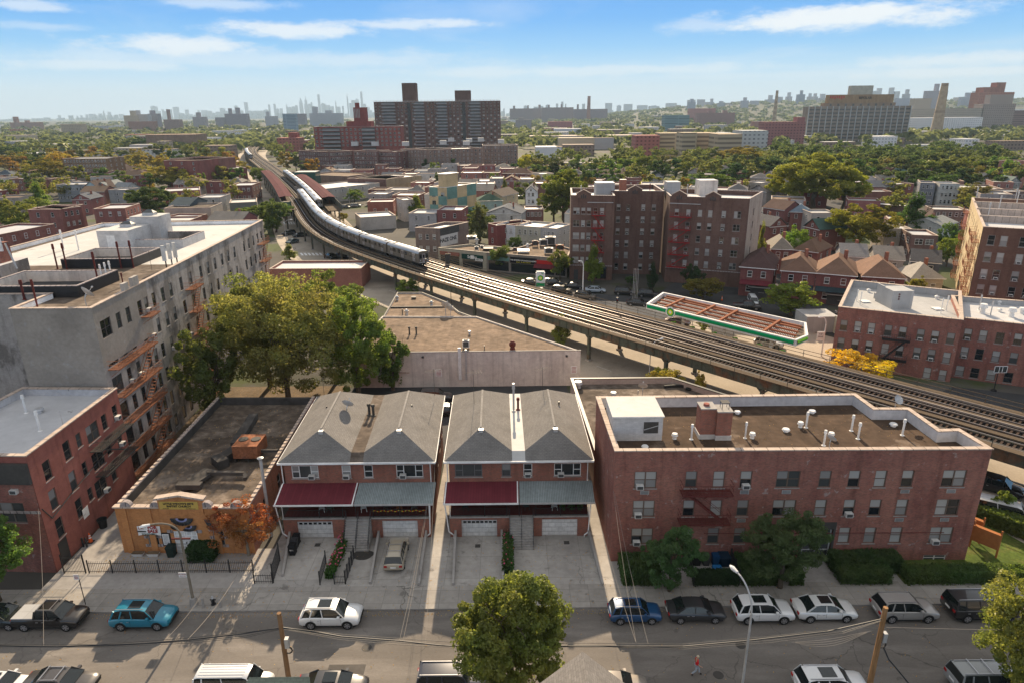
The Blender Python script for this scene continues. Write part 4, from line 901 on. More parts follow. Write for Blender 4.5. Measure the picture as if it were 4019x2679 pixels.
wall(m,(GR[0][0],GR[0][1]-.05),(GR[1][0]+.05,GR[1][1]-.05),8.0,gz-.01,[],'stucco')
f=lambda i:(GR[i][0]+.05,GR[i][1])
wall(m,(GR[1][0]+.05,GR[1][1]-.045),f(2),13.6,gz-.012,[o for o in e1 if o[1]>13.6],'stucco',dep=.04)
m.build('stucco_skin',gr)
m=MB();m.face([(p[0],p[1],gz-.547)for p in((-45.0,88),(-73,88),(-73,121.0),(-46.3,122.9),(-45.1,109))][::-1]if False else[(-73,88,gz-.545),(-43.95,88,gz-.545),(-45.05,109.5,gz-.545),(-46.2,123,gz-.545),(-73,121,gz-.545)],'roof_white');m.build('white_roof_area',gr)
def ringwall(mb,x0,y0,x1,y1,z0,z1,th,out,inn,cop='coping_tile',sk=0):
 poly=[(x0,y0),(x1,y0),(x1,y1),(x0,y1)];ii=inset(poly,th)
 for i in range(4):
  j=(i+1)%4;a,b=poly[i],poly[j];c,d=ii[j],ii[i]
  mb.face([(a[0],a[1],z0),(b[0],b[1],z0),(b[0],b[1],z1),(a[0],a[1],z1)],out)
  mb.face([(c[0],c[1],z0-3),(d[0],d[1],z0-3),(d[0],d[1],z1),(c[0],c[1],z1)],inn)
  lo=[Vector((p[0],p[1],z1))for p in(a,b,c,d)];mb.hexa(lo,[Vector((p.x,p.y,z1+.09))for p in lo],cop,bot=False)
 mb.face([(ii[0][0],ii[0][1],z0+.02),(ii[1][0],ii[1][1],z0+.02),(ii[2][0],ii[2][1],z0+.02),(ii[3][0],ii[3][1],z0+.02)],'asphalt_dark')
zg=gz-.55
for(f0,f1,b1,h,om,im)in(((21,-300,235),(21,885,235),(21,1340,35),1.25,'black_metal','brick_white'),((18,710,1440),(18,1530,1440),(18,1855,1300),1.15,'black_metal','brick_white'),((18,1500,1212),(18,2150,1205),(18,2300,1108),1.2,'white_brickpaint','brick_grey')):
 a,b,c=P(*f0,zg+h),P(*f1,zg+h),P(*b1,zg+h);m=MB();ringwall(m,a.x,a.y,b.x,c.y,zg,zg+h,.3,om,im);m.build('light_well_parapet',gr)
a,b,c=P(18,1130,1102,zg+2.9),P(18,1495,1100,zg+2.9),P(18,1375,975,zg+4.0);bx=P(18,1500,1300,zg);m=MB();m.box(a.x,a.y,zg,b.x,a.y+6.5,zg+2.9,'white_brickpaint','roof_white');m.box(c.x,max(c.y,a.y+6.55),zg,c.x+4.4,max(c.y,a.y+6.55)+4,zg+4.0,'white_brickpaint','roof_white');bk=m.build('roof_bulkhead',gr)
m=MB();q=onwall((a.x,a.y),(b.x,a.y),18,1310,1220);m.box(a.x+q[0]-.6,a.y-.04,zg+.1,a.x+q[0]+.6,a.y-.005,zg+2.2,'white_paint');m.build('door',bk)
for p in((lerp(a.x,b.x,.55),a.y+4,zg+2.9),(c.x+2.2,max(c.y,a.y+6.55)+2,zg+4.0)):vent(bk,p,'skylight',.8,.9,'galv')
m=MB();m.box(-72,80.5,zg,-62.6,85.5,zg+1.6,'brick_grey','roof_silver');m.box(-66.2,82,zg+1.6,-63.4,84,zg+4.0,'brick_red');bk=m.build('tank_house',gr)
m=MB()
for x in(-66.6,-65,-63.4,-62.9):m.box(x,81.5,zg+3.2,x+.35,81.7,zg+4.9,'white_paint')
m.bar((-67.5,81.7,zg+4.2),(-61.5,81.7,zg+4.2),.07,.07,'dark_metal');m.bar((-67.6,81.6,zg+1.6),(-66.8,82,zg+4.1),.15,.15,'galv');m.bar((-61.4,81.6,zg+1.0),(-62.4,82,zg+4.1),.15,.15,'galv');m.build('cell_antennas',bk)
for t,x,y,h,r_,mt in((21,450,500,3.2,.09,'redbrown_metal'),(21,290,380,2.2,.12,'redbrown_metal'),(21,1165,215,4.0,.1,'redbrown_metal'),(21,1455,222,1.6,.07,'redbrown_metal'),(18,1430,1540,3.5,.1,'redbrown_metal'),(18,1575,1535,3.6,.1,'redbrown_metal'),(18,680,1550,3.3,.1,'redbrown_metal'),(18,790,1550,3.4,.1,'redbrown_metal'),(18,755,1325,3.0,.1,'white_paint'),(18,930,1330,3.0,.1,'white_paint'),(21,1215,200,2.4,.08,'white_paint'),(21,1270,175,2.4,.08,'white_paint'),(21,1322,155,2.4,.08,'white_paint')):vent(gr,P(t,x,y,zg),'pipe',h,r_,mt)
dish(gr,P(21,1020,460,zg),2.6,1.8)
m=MB();
for dx in(0,1.1,2.1):p=P(18,1950+dx*62,1545-dx*20,zg);m.box(p.x-.22,p.y,zg+1.0,p.x+.22,p.y+.25,zg+3.0,'ac_white');m.bar((p.x,p.y+.3,zg),(p.x,p.y+.3,zg+3),.12,.12,'dark_metal')
m.build('cell_antennas',gr);antenna(gr,P(18,1790,1565,zg),2.6,.4)
for i,(u0,u1)in((1,(.6,9.6)),(2,(10.2,13.8)),(4,(8.5,12.6))):
 fire_escape(gr,GR[i],GR[i+1],u0,u1,[z-1.05 for z in zs[(1 if i==1 else 0):6]],'rust',1.15,flip=False,su=(u0+5.0,u1-.3)if i==1 else None)
fire_escape(gr,GR[1],GR[2],9.0,11.6,[zs[0]-1.05],'rust',1.1)
m=MB()
for u in(7.4,9.4,23.):pass
obox(m,GR[1],GR[2],6.6,7.6,-.3,.08,gz+.1,gz+.9,'stucco_any');o=m.build('parapet_block',gr);o.color=(.4,.37,.34,1);m=MB();obox(m,GR[1],GR[2],8.6,10.0,-.3,.08,gz+.1,gz+1.1,'stucco_any');o=m.build('parapet_block',gr);o.color=(.4,.37,.34,1)
# ---------------- elevated railway ----------------
ZD=5.75
el=thing('elevated_railway','three track steel elevated railway curving away over the avenue','railway',(0,110,0))
def sweep(name,prof,mat,parent,s0=0,s1=None,step=3.,ends=True,mats=None,kind=None):
 s1=s1 or CS[-1];m=MB();s=s0;rings=[];ss=[]
 while s<s1+step*.5:
  p,d=cl(min(s,s1));n=Vector((d.y,-d.x));rings.append([Vector(((p+n*o).x,(p+n*o).y,z))for o,z in prof]);ss.append(s);s+=step
 for i,(a,b)in enumerate(zip(rings,rings[1:])):
  k=len(a)
  for j in range(k):
   q=(j+1)%k;o0,o1=prof[j][0],prof[q][0];l0=0 if abs(o1-o0)>.01 else prof[j][1];
   m.face([a[j],a[q],b[q],b[j]],mats[j]if mats else mat,[(o0+prof[j][1],ss[i]),(o1+prof[q][1],ss[i]),(o1+prof[q][1],ss[i+1]),(o0+prof[j][1],ss[i+1])])
 if ends:m.face(rings[0][::-1],mat);m.face(rings[-1],mat)
 o=m.build(name,parent);
 if kind:o['kind']=kind
 return o
sweep('deck',[(-5.6,5.0),(5.6,5.0),(5.6,5.3),(-5.6,5.3)][::-1],'el_bed',el)
for s_ in(-1,1):
 a,b=(-5.75,-5.55)if s_<0 else(5.55,5.75)
 sweep('edge_girder',[(a,4.35),(b,4.35),(b,5.62),(a,5.62)][::-1],'el_steel',el)
 m=MB();s=1.
 while s<CS[-1]and s<330:
  p,d=cl(s);n=Vector((d.y,-d.x))*s_;q=p+n*5.82;m.bar((q.x,q.y,4.4),(q.x,q.y,5.6),.10,.14,'el_steel');s+=1.6
 o=m.build('girder_stiffener',el);o['kind']='stuff'
 a,b=(-6.0,-5.0)if s_<0 else(4.9,6.0)
 sweep('walkway',[(a,5.66),(b,5.66),(b,5.78),(a,5.78)][::-1],'el_plank',el)
 for z in(6.25,6.75):sweep('handrail',[(s_*5.9-.03,z-.03),(s_*5.9+.03,z-.03),(s_*5.9+.03,z+.03),(s_*5.9-.03,z+.03)][::-1],'el_steel' if s_<0 else 'el_plank',el,s1=430)
 m=MB();s=2.
 while s<330:p,d=cl(s,s_*5.9);m.bar((p.x,p.y,5.7),(p.x,p.y,6.78),.06,.06,'el_steel');s+=3.6
 o=m.build('rail_post',el);o['kind']='stuff'
for o_ in(-1.8,1.8):sweep('centre_walkway',[(o_-.38,5.5),(o_+.38,5.5),(o_+.38,5.66),(o_-.38,5.66)][::-1],'el_plank',el)
TR=(-3.6,0.,3.45)
for o_ in TR:
 tk=bpy.data.objects.new('track',None);COL.objects.link(tk);tk.parent=el;m=MB();s=.3
 while s<300:
  p,d=cl(s,o_);n=Vector((d.y,-d.x));a=p-n*1.25;b=p+n*1.25;m.bar((a.x,a.y,5.40),(b.x,b.y,5.40),.22,.16,'tie_wood');s+=.56
 q=m.build('track_ties',tk);q['kind']='stuff'
 for k in(-.75,.75):sweep('rail',[(o_+k-.05,5.46),(o_+k+.05,5.46),(o_+k+.05,5.64),(o_+k-.05,5.64)][::-1],'rail_steel',tk)
 k=-1.32 if o_<0 else 1.3;sweep('third_rail',[(o_+k-.11,5.6),(o_+k+.11,5.6),(o_+k+.11,5.8),(o_+k-.11,5.8)][::-1],'third_rail',tk)
import itertools
for(off,s0,end)in((-5.3,clfind((12,101.4))-14.9*5,1),(2.4,clfind((18.,106.6))-14.9*4,1)):
 s=s0
 while s<CS[-1]-40:
  if s>1:
   p,d=cl(s,off);m=MB();n=Vector((d.y,-d.x));w=.24
   m.bar((p.x,p.y,0),(p.x,p.y,4.5),.46,.46,'el_steel',up=Vector((n.x,n.y,0)));m.bar((p.x,p.y,0),(p.x,p.y,.25),.8,.8,'concrete_plain',up=Vector((n.x,n.y,0)))
   for t in(-1,1):q=p+d*t*1.0;m.bar((p.x,p.y,3.6),(q.x,q.y,4.5),.25,.2,'el_steel')
   m.build('column',el)
   if off<0:
    m=MB();a,_=cl(s,-5.5);b,_=cl(s,5.5);m.bar((a.x,a.y,4.68),(b.x,b.y,4.68),.4,.62,'el_steel');m.build('cross_girder',el)
  s+=14.9
def sigpost(s,off,h,label,box=True):
 p,d=cl(s,off);m=MB();m.cyl((p.x,p.y,5.7),(p.x,p.y,5.7+h),.05,.05,6,'black_metal');m.box(p.x-.16,p.y-.2,5.7+h-.9,p.x+.16,p.y+.05,5.7+h,'black_metal');m.box(p.x-.3,p.y-.02,5.7+h-.95,p.x+.3,p.y+.1,5.7+h-.85,'black_metal')
 for k in(0,.28,.56):m.cyl((p.x,p.y-.21,5.85+h-.9+k),(p.x,p.y-.27,5.85+h-.9+k),.08,.08,8,('glass_green','lamp_red','lamp_clear')[int(k*4)%3])
 tag(m.build('railway_signal'),label,'signal',group='railway signals on the elevated line')
sigpost(clfind(P(12,690,740,ZD)),-5.4,2.6,'tall black railway signal on the near walkway beside the roof dishes');sigpost(clfind(P(12,215,500,ZD)),-1.8,2.6,'black railway signal right before the nose of the curving train');sigpost(clfind(P(13,462,510,ZD)),5.4,2.2,'short dark railway signal on the far walkway by the green gas canopy')
p=P(12,475,400,ZD);m=MB();m.box(p.x-.55,p.y-.4,5.8,p.x+.55,p.y+.5,7.9,'dark_metal','el_plank');o=m.build('signal_cabinet');tag(o,'dark equipment cabinet with notices on the far railway walkway','cabinet')
# ---------------- subway cars ----------------
CARL=15.3
def carmesh():
 b=MB();hw=1.32;z0=1.0;L=CARL/2-.25;sm='train_side'
 prof=[(-hw,z0),(-hw,3.05),(-hw*.93,3.30),(-hw*.72,3.52),(-hw*.35,3.64),(0,3.67),(hw*.35,3.64),(hw*.72,3.52),(hw*.93,3.30),(hw,3.05),(hw,z0)]
 for j in range(len(prof)-1):
  (y0,a),(y1,c)=prof[j],prof[j+1];mt='train_side' if j in(0,len(prof)-2)else 'train_roof'
  b.face([(-L,y0,a),(L,y0,a),(L,y1,c),(-L,y1,c)][::-1],mt)
 b.face([(-L,y,z)for y,z in prof],'train_side');b.face([(L,y,z)for y,z in prof][::-1],'train_side')
 b.box(-L,-hw+.02,z0-.12,L,hw-.02,z0,'dark_metal')
 body=b.mesh('body',smooth=30)
 w=MB()
 for s_ in(-1,1):
  y=s_*(hw+.006)
  for x in(-5.2,-1.55,2.1,5.75)[:4]:pass
  for x in(-5.6,-3.2,-.9,1.4,3.7,6.0):
   pass
 for s_ in(-1,1):
  y0,y1=(-hw-.02,-hw+.01)if s_<0 else(hw-.01,hw+.02)
  for x in(-3.9,-1.95+.3,1.65,3.9):w.box(x-.55,y0,1.95,x+.55,y1,2.75,'glass')
 win=w.mesh('windows')
 d=MB()
 for s_ in(1,):
  y0,y1=-.03,.01
  for x in(0.0,):
   for k in(-.34,.34):d.box(x+k-.32,y0,1.12,x+k+.32,y1,2.95,'rim');d.box(x+k-.18,y0-.005*0-.006,1.95,x+k+.18,y1+.006,2.65,'glass')
   d.box(x-.012,y0-.008,1.1,x+.012,y1+.008,2.95,'black_metal');
   for e in(-.68,.68):d.box(x+e-.02,y0-.006,1.1,x+e+.02,y1+.006,2.97,'black_metal')
 dm=d.mesh('door')
 f=MB();X=L+.012
 for s_ in(1,-1):
  f.box(s_*X-.02,-1.1,2.0,s_*X+.02,-.5,2.95,'glass');f.box(s_*X-.02,.5,2.0,s_*X+.02,1.1,2.95,'glass');f.box(s_*X-.02,-.36,1.15,s_*X+.02,.36,3.0,'rim');f.box(s_*X-.035,-.22,2.05,s_*X+.035,.22,2.8,'glass')
  for y in(-.85,.85):f.cyl((s_*X,y,1.55),(s_*(X+.06),y,1.55),.13,.13,10,'lamp_clear')
  f.box(s_*X-.02,-1.2,1.0,s_*X+.09,1.2,1.12,'galv')
 fm=f.mesh('cab_front')
 t=MB()
 for x in(-4.9,4.9):
  t.box(x-1.5,-1.0,.35,x+1.5,1.0,.85,'plastic_black')
  for k in(-.9,.9):
   for y in(-.75,.75):t.cyl((x+k,y-.06,.42),(x+k,y+.06,.42),.42,.42,14,'dark_metal')
 t.box(-3,-.9,.5,3,.9,.9,'plastic_black');tm=t.mesh('bogies')
 r=MB()
 for x in(-5.6,5.6):r.box(x-.45,-.5,3.62,x+.45,.5,3.72,'dark_metal')
 rm=r.mesh('roof_vents');return dict(body=body,windows=win,door=dm,cab_front=fm,bogies=tm,roof_vents=rm)
pmat('train_side',(.24,.21,.175),.45,.4,noise=((.7,.08),),uvs=(40,.11,.02,.72));pmat('train_roof',(.40,.41,.43),.35,.5,noise=((.6,.1),))
CM=carmesh()
def traincar(s,off,label,group):
 a,_=cl(s-CARL/2+1,off);b,_=cl(s+CARL/2-1,off);c=(a+b)/2;d=(a-b).normalized()
 t=thing('subway_car',label,'train car',(c.x,c.y,5.55),math.atan2(d.y,d.x),group)
 nm={'windows':'window_band'}
 for k,me in CM.items():
  if k=='door':
   for x in(-5.3,0,5.3):
    for s_ in(-1,1):put(me,'door',t,(x,s_*1.32,0),0 if s_<0 else math.pi)
   continue
  o=put(me,nm.get(k,k),t)
 return t
ORD=['leading','second','third','fourth','fifth','sixth','seventh','eighth','ninth','tenth','eleventh']
sA=clfind((-17.3,147.2))+CARL/2+.3
for i in range(10):traincar(sA+i*(CARL+.15),0,'%s silver car of the train curving on the middle track'%ORD[i],'subway cars of the train on the middle track')
sB=clfind((-66,248))+CARL/2
for i in range(10):traincar(sB+i*(CARL+.15),3.45,'%s silver car of the train standing beside the right platform'%ORD[i],'subway cars of the train at the right platform')
sC=clfind((-209,556))+CARL/2
for i in range(8):traincar(sC+i*(CARL+.15),-3.6,'%s silver car of the far train beyond the station'%ORD[i],'subway cars of the far train')
def platform(s0,s1,side,label,c0=None,c1=None):
 t=thing('station_platform',label,'platform',(*cl(s0,side*7.5)[0],0))
 a,b=(5.1,9.6);lo=sorted((side*a,side*b))
 sweep('deck',[(lo[0],6.4),(lo[1],6.4),(lo[1],6.7),(lo[0],6.7)][::-1],'el_plank',t,s0,s1,5)
 c0=c0 or s0;c1=c1 or s1;m=side*7.5
 sweep('canopy',[(lo[0]-.2,9.25),(m,9.65),(lo[1]+.2,9.25),(lo[1]+.2,9.15),(m,9.55),(lo[0]-.2,9.15)][::-1],'roof_maroon',t,c0,c1,5)
 w=side*9.5;ww=sorted((w,w+side*.1));sweep('windscreen',[(ww[0],6.7),(ww[1],6.7),(ww[1],8.9),(ww[0],8.9)][::-1],'el_steel',t,s0,s1,5)
 s=c0+1
 while s<c1:p,_=cl(s,m);q=MB();q.cyl((p.x,p.y,6.7),(p.x,p.y,9.5),.12,.12,6,'redbrown_metal');q.build('canopy_post',t);s+=6
 s=s0
 while s<s1:p,_=cl(s,side*8.6);q=MB();q.bar((p.x,p.y,0),(p.x,p.y,6.4),.4,.4,'el_steel',up=Vector((0,1,0)));q.build('column',t);s+=14
 return t
sL0=clfind((-78,238));platform(sL0,clfind((-130,390)),-1,'left station platform with long maroon roof',clfind((-83,256)),clfind((-128,385)))
p,_=cl(sL0+4,-8);m=MB();m.box(p.x-1.3,p.y-1.3,6.7,p.x+1.3,p.y+1.3,9.2,'glass_green','el_steel');tag(m.build('platform_booth'),'small green booth at the near end of the left platform','booth')
platform(clfind((-68,232)),clfind((-113,352)),1,'right station platform with long maroon roof',clfind((-73,248)),clfind((-113,352)))
p,_=cl(clfind((-112,350))+6,10.5);m=MB();m.box(p.x-5,p.y-4,0,p.x+6,p.y+5,10.5,'glass_green','roof_white');tag(m.build('station_house'),'green station house with white roof at the far end of the right platform','station house')
# ---------------- cars ----------------
CARS={}
def makecar(kind):
 P_=dict(suv=dict(L=4.75,W=1.92,prof=[(-2.37,.62,.86),(-2.3,.45,1.02),(-2.1,.36,1.08),(-1.2,.34,1.10),(0,.34,1.08),(.9,.34,1.06),(1.15,.34,1.05),(1.9,.34,.98),(2.25,.40,.86),(2.37,.55,.68)],gh=[(-2.22,1.06),(-1.88,1.60),(-1.4,1.70),(.1,1.70),(.55,1.60),(1.22,1.06)],wr=.37,wx=(-1.42,1.42)),sedan=dict(L=4.65,W=1.82,prof=[(-2.32,.60,.86),(-2.25,.42,.98),(-1.9,.34,1.02),(-1.2,.32,1.00),(0,.32,.96),(.9,.32,.94),(1.2,.32,.92),(1.9,.32,.82),(2.2,.38,.72),(2.32,.5,.62)],gh=[(-1.75,1.00),(-1.05,1.38),(-.6,1.44),(.15,1.43),(.5,1.36),(1.25,.93)],wr=.33,wx=(-1.38,1.40)),van=dict(L=5.5,W=2.02,prof=[(-2.75,.6,1.05),(-2.7,.42,1.12),(-1.5,.38,1.15),(0,.38,1.15),(1.4,.38,1.15),(1.75,.38,1.12),(2.4,.38,1.02),(2.65,.42,.9),(2.75,.55,.75)],gh=[(-2.70,1.13),(-2.55,1.98),(-2.3,2.05),(1.0,2.05),(1.35,1.95),(1.95,1.13)],wr=.38,wx=(-1.6,1.85)),boxy=dict(L=4.9,W=1.95,prof=[(-2.45,.62,.98),(-2.4,.42,1.08),(-1.2,.36,1.10),(0,.36,1.10),(1.1,.36,1.08),(1.5,.36,1.07),(2.2,.36,1.02),(2.4,.42,.92),(2.45,.55,.7)],gh=[(-2.38,1.08),(-2.22,1.68),(-2.0,1.75),(.4,1.75),(.8,1.68),(1.3,1.08)],wr=.37,wx=(-1.45,1.5)),pickup=dict(L=5.3,W=1.9,prof=[(-2.65,.62,.95),(-2.6,.48,1.12),(-1.4,.42,1.13),(-.7,.40,1.13),(0,.40,1.12),(1.2,.40,1.10),(1.5,.40,1.10),(2.3,.40,1.04),(2.55,.45,.92),(2.65,.58,.75)],gh=[(-.85,1.12),(-.72,1.68),(-.45,1.76),(.55,1.75),(.85,1.66),(1.5,1.10)],wr=.40,wx=(-1.65,1.68)))[kind]
 W_=P_['W']/2;b=MB();rings=[]
 for i,(x,z0,z1)in enumerate(P_['prof']):
  e=1 if 1<i<len(P_['prof'])-2 else(.97 if i in(1,len(P_['prof'])-2)else .86);w=W_*e;mid=(z0*.45+z1*.55)
  rings.append([Vector((x,-w*.93,z0)),Vector((x,-w,z0+.12)),Vector((x,-w,mid)),Vector((x,-w*.965,z1-.07)),Vector((x,-w*.90,z1-.01)),Vector((x,-w*.5,z1+.035)),Vector((x,0,z1+.045)),Vector((x,w*.5,z1+.035)),Vector((x,w*.90,z1-.01)),Vector((x,w*.965,z1-.07)),Vector((x,w,mid)),Vector((x,w,z0+.12)),Vector((x,w*.93,z0))])
 b.loft(rings,'car_paint')
 gh=P_['gh'];zb=gh[0][1];zt=max(z for _,z in gh)
 def wy(z):return W_*(.93-.20*(z-zb)/(zt-zb))
 top=[g for g in gh if g[1]>zb+.75*(zt-zb)]
 rr=[]
 for x,z in top:rr.append([Vector((x,-wy(z)*.985,z-.03)),Vector((x,-wy(z)*.9,z+.025)),Vector((x,0,z+.055)),Vector((x,wy(z)*.9,z+.025)),Vector((x,wy(z)*.985,z-.03))])
 b.loft(rr,'car_paint')
 def pl(xb,xt,w=.07):
  for s_ in(-1,1):b.bar((xb,s_*(wy(zb)+.004),zb-.02),(xt,s_*(wy(zt-.05)+.004),zt-.02),w,.035,'car_paint',up=Vector((0,1,0)))
 x0,x1=gh[0][0],gh[-1][0];xt0,xt1=top[0][0],top[-1][0]
 pl(x0+.05,xt0+.03,.12);pl(x1-.03,xt1,.07);pl((x0+x1)/2+.05,(xt0+xt1)/2+.08,.07)
 if kind in('suv','boxy','van'):pl(x0+.75,xt0+.62,.10)
 for s_ in(-1,1):
  for x in((top[0][0]+top[-1][0])/2+.06,x1-.25 if kind!='pickup' else x1-.3,x0+.85 if kind!='pickup' else x0+.05):b.box(x-.008,s_*W_*1.0-.004,.5,x+.008,s_*W_*1.0+.006,zb-.12,'plastic_black')
  for x in((top[0][0]+top[-1][0])/2-.12,x0+.95 if kind!='pickup' else x0+.35):b.box(x-.1,s_*W_-.004,zb-.24,x+.1,s_*W_+.02,zb-.20,'rim')
 body=b.mesh('body',smooth=38,merge=True)
 g=MB();rr=[]
 for x,z in gh:y=wy(z)-.015;rr.append([Vector((x,-y if z>zb+.02 else-wy(zb)+.015,z if z>zb+.02 else zb)),Vector((x,-wy(zb)+.015,zb-.03)),Vector((x,wy(zb)-.015,zb-.03)),Vector((x,y if z>zb+.02 else wy(zb)-.015,z if z>zb+.02 else zb))])
 g.loft(rr,'glass_car');gl=g.mesh('glazing')
 wh=[];r=P_['wr'];t=MB();t.cyl((0,-.11,0),(0,.11,0),r,r,20,'tyre');tm=t.mesh('tyre',smooth=40)
 t=MB();t.cyl((0,-.12,0),(0,-.115,0),r*.66,r*.66,16,'rim');t.cyl((0,-.13,0),(0,-.12,0),r*.2,r*.15,8,'rim');
 for k in range(5):a=k*2*math.pi/5+.3;t.face([(r*.6*math.cos(a-.28),-.122,r*.6*math.sin(a-.28)),(r*.22*math.cos(a),-.122,r*.22*math.sin(a)),(r*.6*math.cos(a+.28),-.122,r*.6*math.sin(a+.28))],'tyre')
 rm=t.mesh('rim')
 ar=MB()
 for wx in P_['wx']:
  for s_ in(-1,1):
   n=14;pts=[Vector((wx+(r+.075)*math.cos(a),s_*(W_+.004),r+(r+.075)*math.sin(a)))for a in[math.pi*k/n for k in range(n+1)]];pts.append(Vector((wx-(r+.075),s_*(W_+.004),P_['prof'][3][1])));pts.insert(0,Vector((wx+(r+.075),s_*(W_+.004),P_['prof'][3][1])))
   ar.face(pts if s_>0 else pts[::-1],'plastic_black')
 ar.box(-P_['L']/2+.3,-W_*.9,.22,P_['L']/2-.3,W_*.9,P_['prof'][3][1]+.02,'plastic_black');arm=ar.mesh('underbody')
 xf,xb=P_['L']/2,-P_['L']/2;zf=P_['prof'][-2][2];zr=P_['prof'][1][2]
 h=MB();h.hexa([Vector((xf-.34,-.22,zf-.12)),Vector((xf-.1,.0,zf-.16)),Vector((xf-.12,.16,zf-.16)),Vector((xf-.4,.16,zf-.12))],[Vector((xf-.38,-.22,zf+.02)),Vector((xf-.14,.0,zf-.04)),Vector((xf-.16,.16,zf-.04)),Vector((xf-.44,.16,zf+.02))],'lamp_clear');hm=h.mesh('headlight')
 k=MB();k.box(xb-.015,-.14,zr-.24,xb+.16,.14,zr-.05,'lamp_red');km=k.mesh('tail_light')
 gr=MB();gr.box(xf-.10,-W_*.5,zf-.32,xf+.012,W_*.5,zf-.14,'plastic_black');gr.box(xf-.15,-W_*.75,.42,xf+.02,W_*.75,.54,'plastic_black');gm=gr.mesh('grille')
 pt=MB();pt.box(xb-.02,-.26,zr-.32,xb+.05,.26,zr-.18,'white_paint');pm=pt.mesh('number_plate')
 mi=MB();mi.box(-.10,-.24,0,.10,0,.16,'car_paint');mm=mi.mesh('side_mirror')
 ex={}
 sr=MB();xm=(xt0+xt1)/2;sr.box(xm-.25,-.42,zt+.04,xm+.75 if xm+.75<xt1-.15 else xt1-.15,.42,zt+.064,'glass_car');ex['sunroof']=sr.mesh('sunroof')
 rk=MB()
 for s_ in(1,):rk.bar((xt0+.1,0,zt+.07),(xt1-.15,0,zt+.07),.04,.05,'rim')
 ex['rails']=rk.mesh('roof_rail');cb=MB()
 for x in(xm,):cb.bar((x,-W_*.68,zt+.13),(x,W_*.68,zt+.13),.06,.04,'rim')
 ex['bars']=cb.mesh('roof_bars')
 tc=MB();tc.box(-2.6,-W_*.88,1.125,-.86,W_*.88,1.20,'roof_lgrey');ex['cover']=tc.mesh('bed_cover')
 rb_=MB()
 for k_ in range(6):rb_.box(x0+.4,-.66+k_*.25,zt+.045,xt1-.3,-.61+k_*.25,zt+.07,'car_paint')
 ex['ribs']=rb_.mesh('roof_ribs')
 CARS[kind]=dict(body=body,gl=gl,tm=tm,rm=rm,arm=arm,hm=hm,km=km,gm=gm,pm=pm,mm=mm,ex=ex,P=P_,x1=x1,zb=zb,xf=xf,zf=zf,xb=xb,zr=zr,W=W_)
def car(kind,x,y,rz,color,label,group,extras=('sunroof',),sc=1.,name='parked_car',z=0):
 if kind not in CARS:makecar(kind)
 C=CARS[kind];t=thing(name,label,'car',(x,y,z),rz,group);t.scale=(sc,sc,sc)
 put(C['body'],'body',t,color=color);put(C['gl'],'glazing',t);put(C['arm'],'underbody',t);put(C['gm'],'grille',t);put(C['pm'],'number_plate',t)
 r=C['P']['wr']
 for wx in C['P']['wx']:
  for s_ in(-1,1):
   w=put(C['tm'],'wheel',t,(wx,s_*(C['W']-.10),r));w.rotation_euler=(0,0,0 if s_<0 else math.pi);put(C['rm'],'rim',w)
 for s_ in(-1,1):
  h=put(C['hm'],'headlight',t,(0,s_*C['W']*.72,0));h.scale=(1,s_*-1 if False else 1,1)
  put(C['km'],'tail_light',t,(0,s_*C['W']*.74,0));m_=put(C['mm'],'side_mirror',t,(C['x1']-.42,s_*(C['W']*.93)if s_<0 else C['W']*.93+.24,C['zb']+.02),color=color)
 for e in extras:
  if e=='rails':
   for s_ in(-1,1):put(C['ex'][e],'roof_rail',t,(0,s_*C['W']*.62,0))
   continue
  if e=='bars':
   for q in(-.55,.45):put(C['ex'][e],'roof_bar',t,(q,0,0))
   continue
  put(C['ex'][e],{'sunroof':'sunroof','cover':'bed_cover','ribs':'roof_ribs'}[e],t,color=color)
 return t
yn=43.2;gN='cars parked along the far kerb of the street';gS='cars parked along the near kerb of the street'
def xat(t,x,y=None,Y=43.2):return P(t,x,y if y else 1100,0).x if t else P(0,x,1425,0).x
def X0_(px,y=1425):return P(0,px,y,.5).x
car('pickup',X0_(113),yn,.0,(.012,.010,.010),'black pickup truck with tan bed cover and roof rack',gN,('cover','rails','bars'),.98,'pickup_truck')
car('suv',X0_(326),yn,.0,(.01,.20,.30),'teal blue SUV with dark glass sunroof by the lamp post',gN,('sunroof','rails'))
car('suv',X0_(758),yn-.05,.0,(.75,.75,.74),'white SUV with black sunroof parked before the driveways',gN,('sunroof','rails'))
car('suv',X0_(1462),yn,.0,(.01,.06,.16),'small dark blue SUV at the front of the right hand row',gN,('sunroof','rails'),.87)
car('sedan',X0_(1605),yn+.1,.0,(.03,.03,.033),'charcoal sedan between the blue and the white SUV',gN,(),.98)
car('suv',X0_(1762),yn,.0,(.72,.72,.71),'white SUV with small sunroof behind the tall lamp post',gN,('sunroof',),.98)
car('sedan',X0_(1908),yn+.1,.0,(.74,.74,.72),'white sedan with black sunroof parked behind the white SUV',gN,('sunroof',),1.02)
car('suv',X0_(2096),yn,.0,(.34,.32,.30),'silver beige crossover parked above the wooden pole',gN,('rails',),1.0)
car('boxy',X0_(2275),yn+.05,.0,(.012,.012,.014),'black boxy SUV half hidden by the right tree',gN,('rails',),1.05)
car('sedan',X0_(-12),yn+.1,.0,(.015,.02,.02),'dark car cut by the left edge behind the pickup truck',gN,())
ys=35.95
def XS(t,x):return Q(t,x,1480,ys).x
car('sedan',P(7,60,1480,1.2).x-.6,ys+.4,.0,(.70,.70,.70),'white sedan cut by the left edge on the near kerb',gS,('sunroof',))
car('sedan',P(7,420,1470,1.3).x,ys+.6,.0,(.055,.05,.05),'dark grey wagon with two silver roof bars',gS,('bars','rails'),1.04)
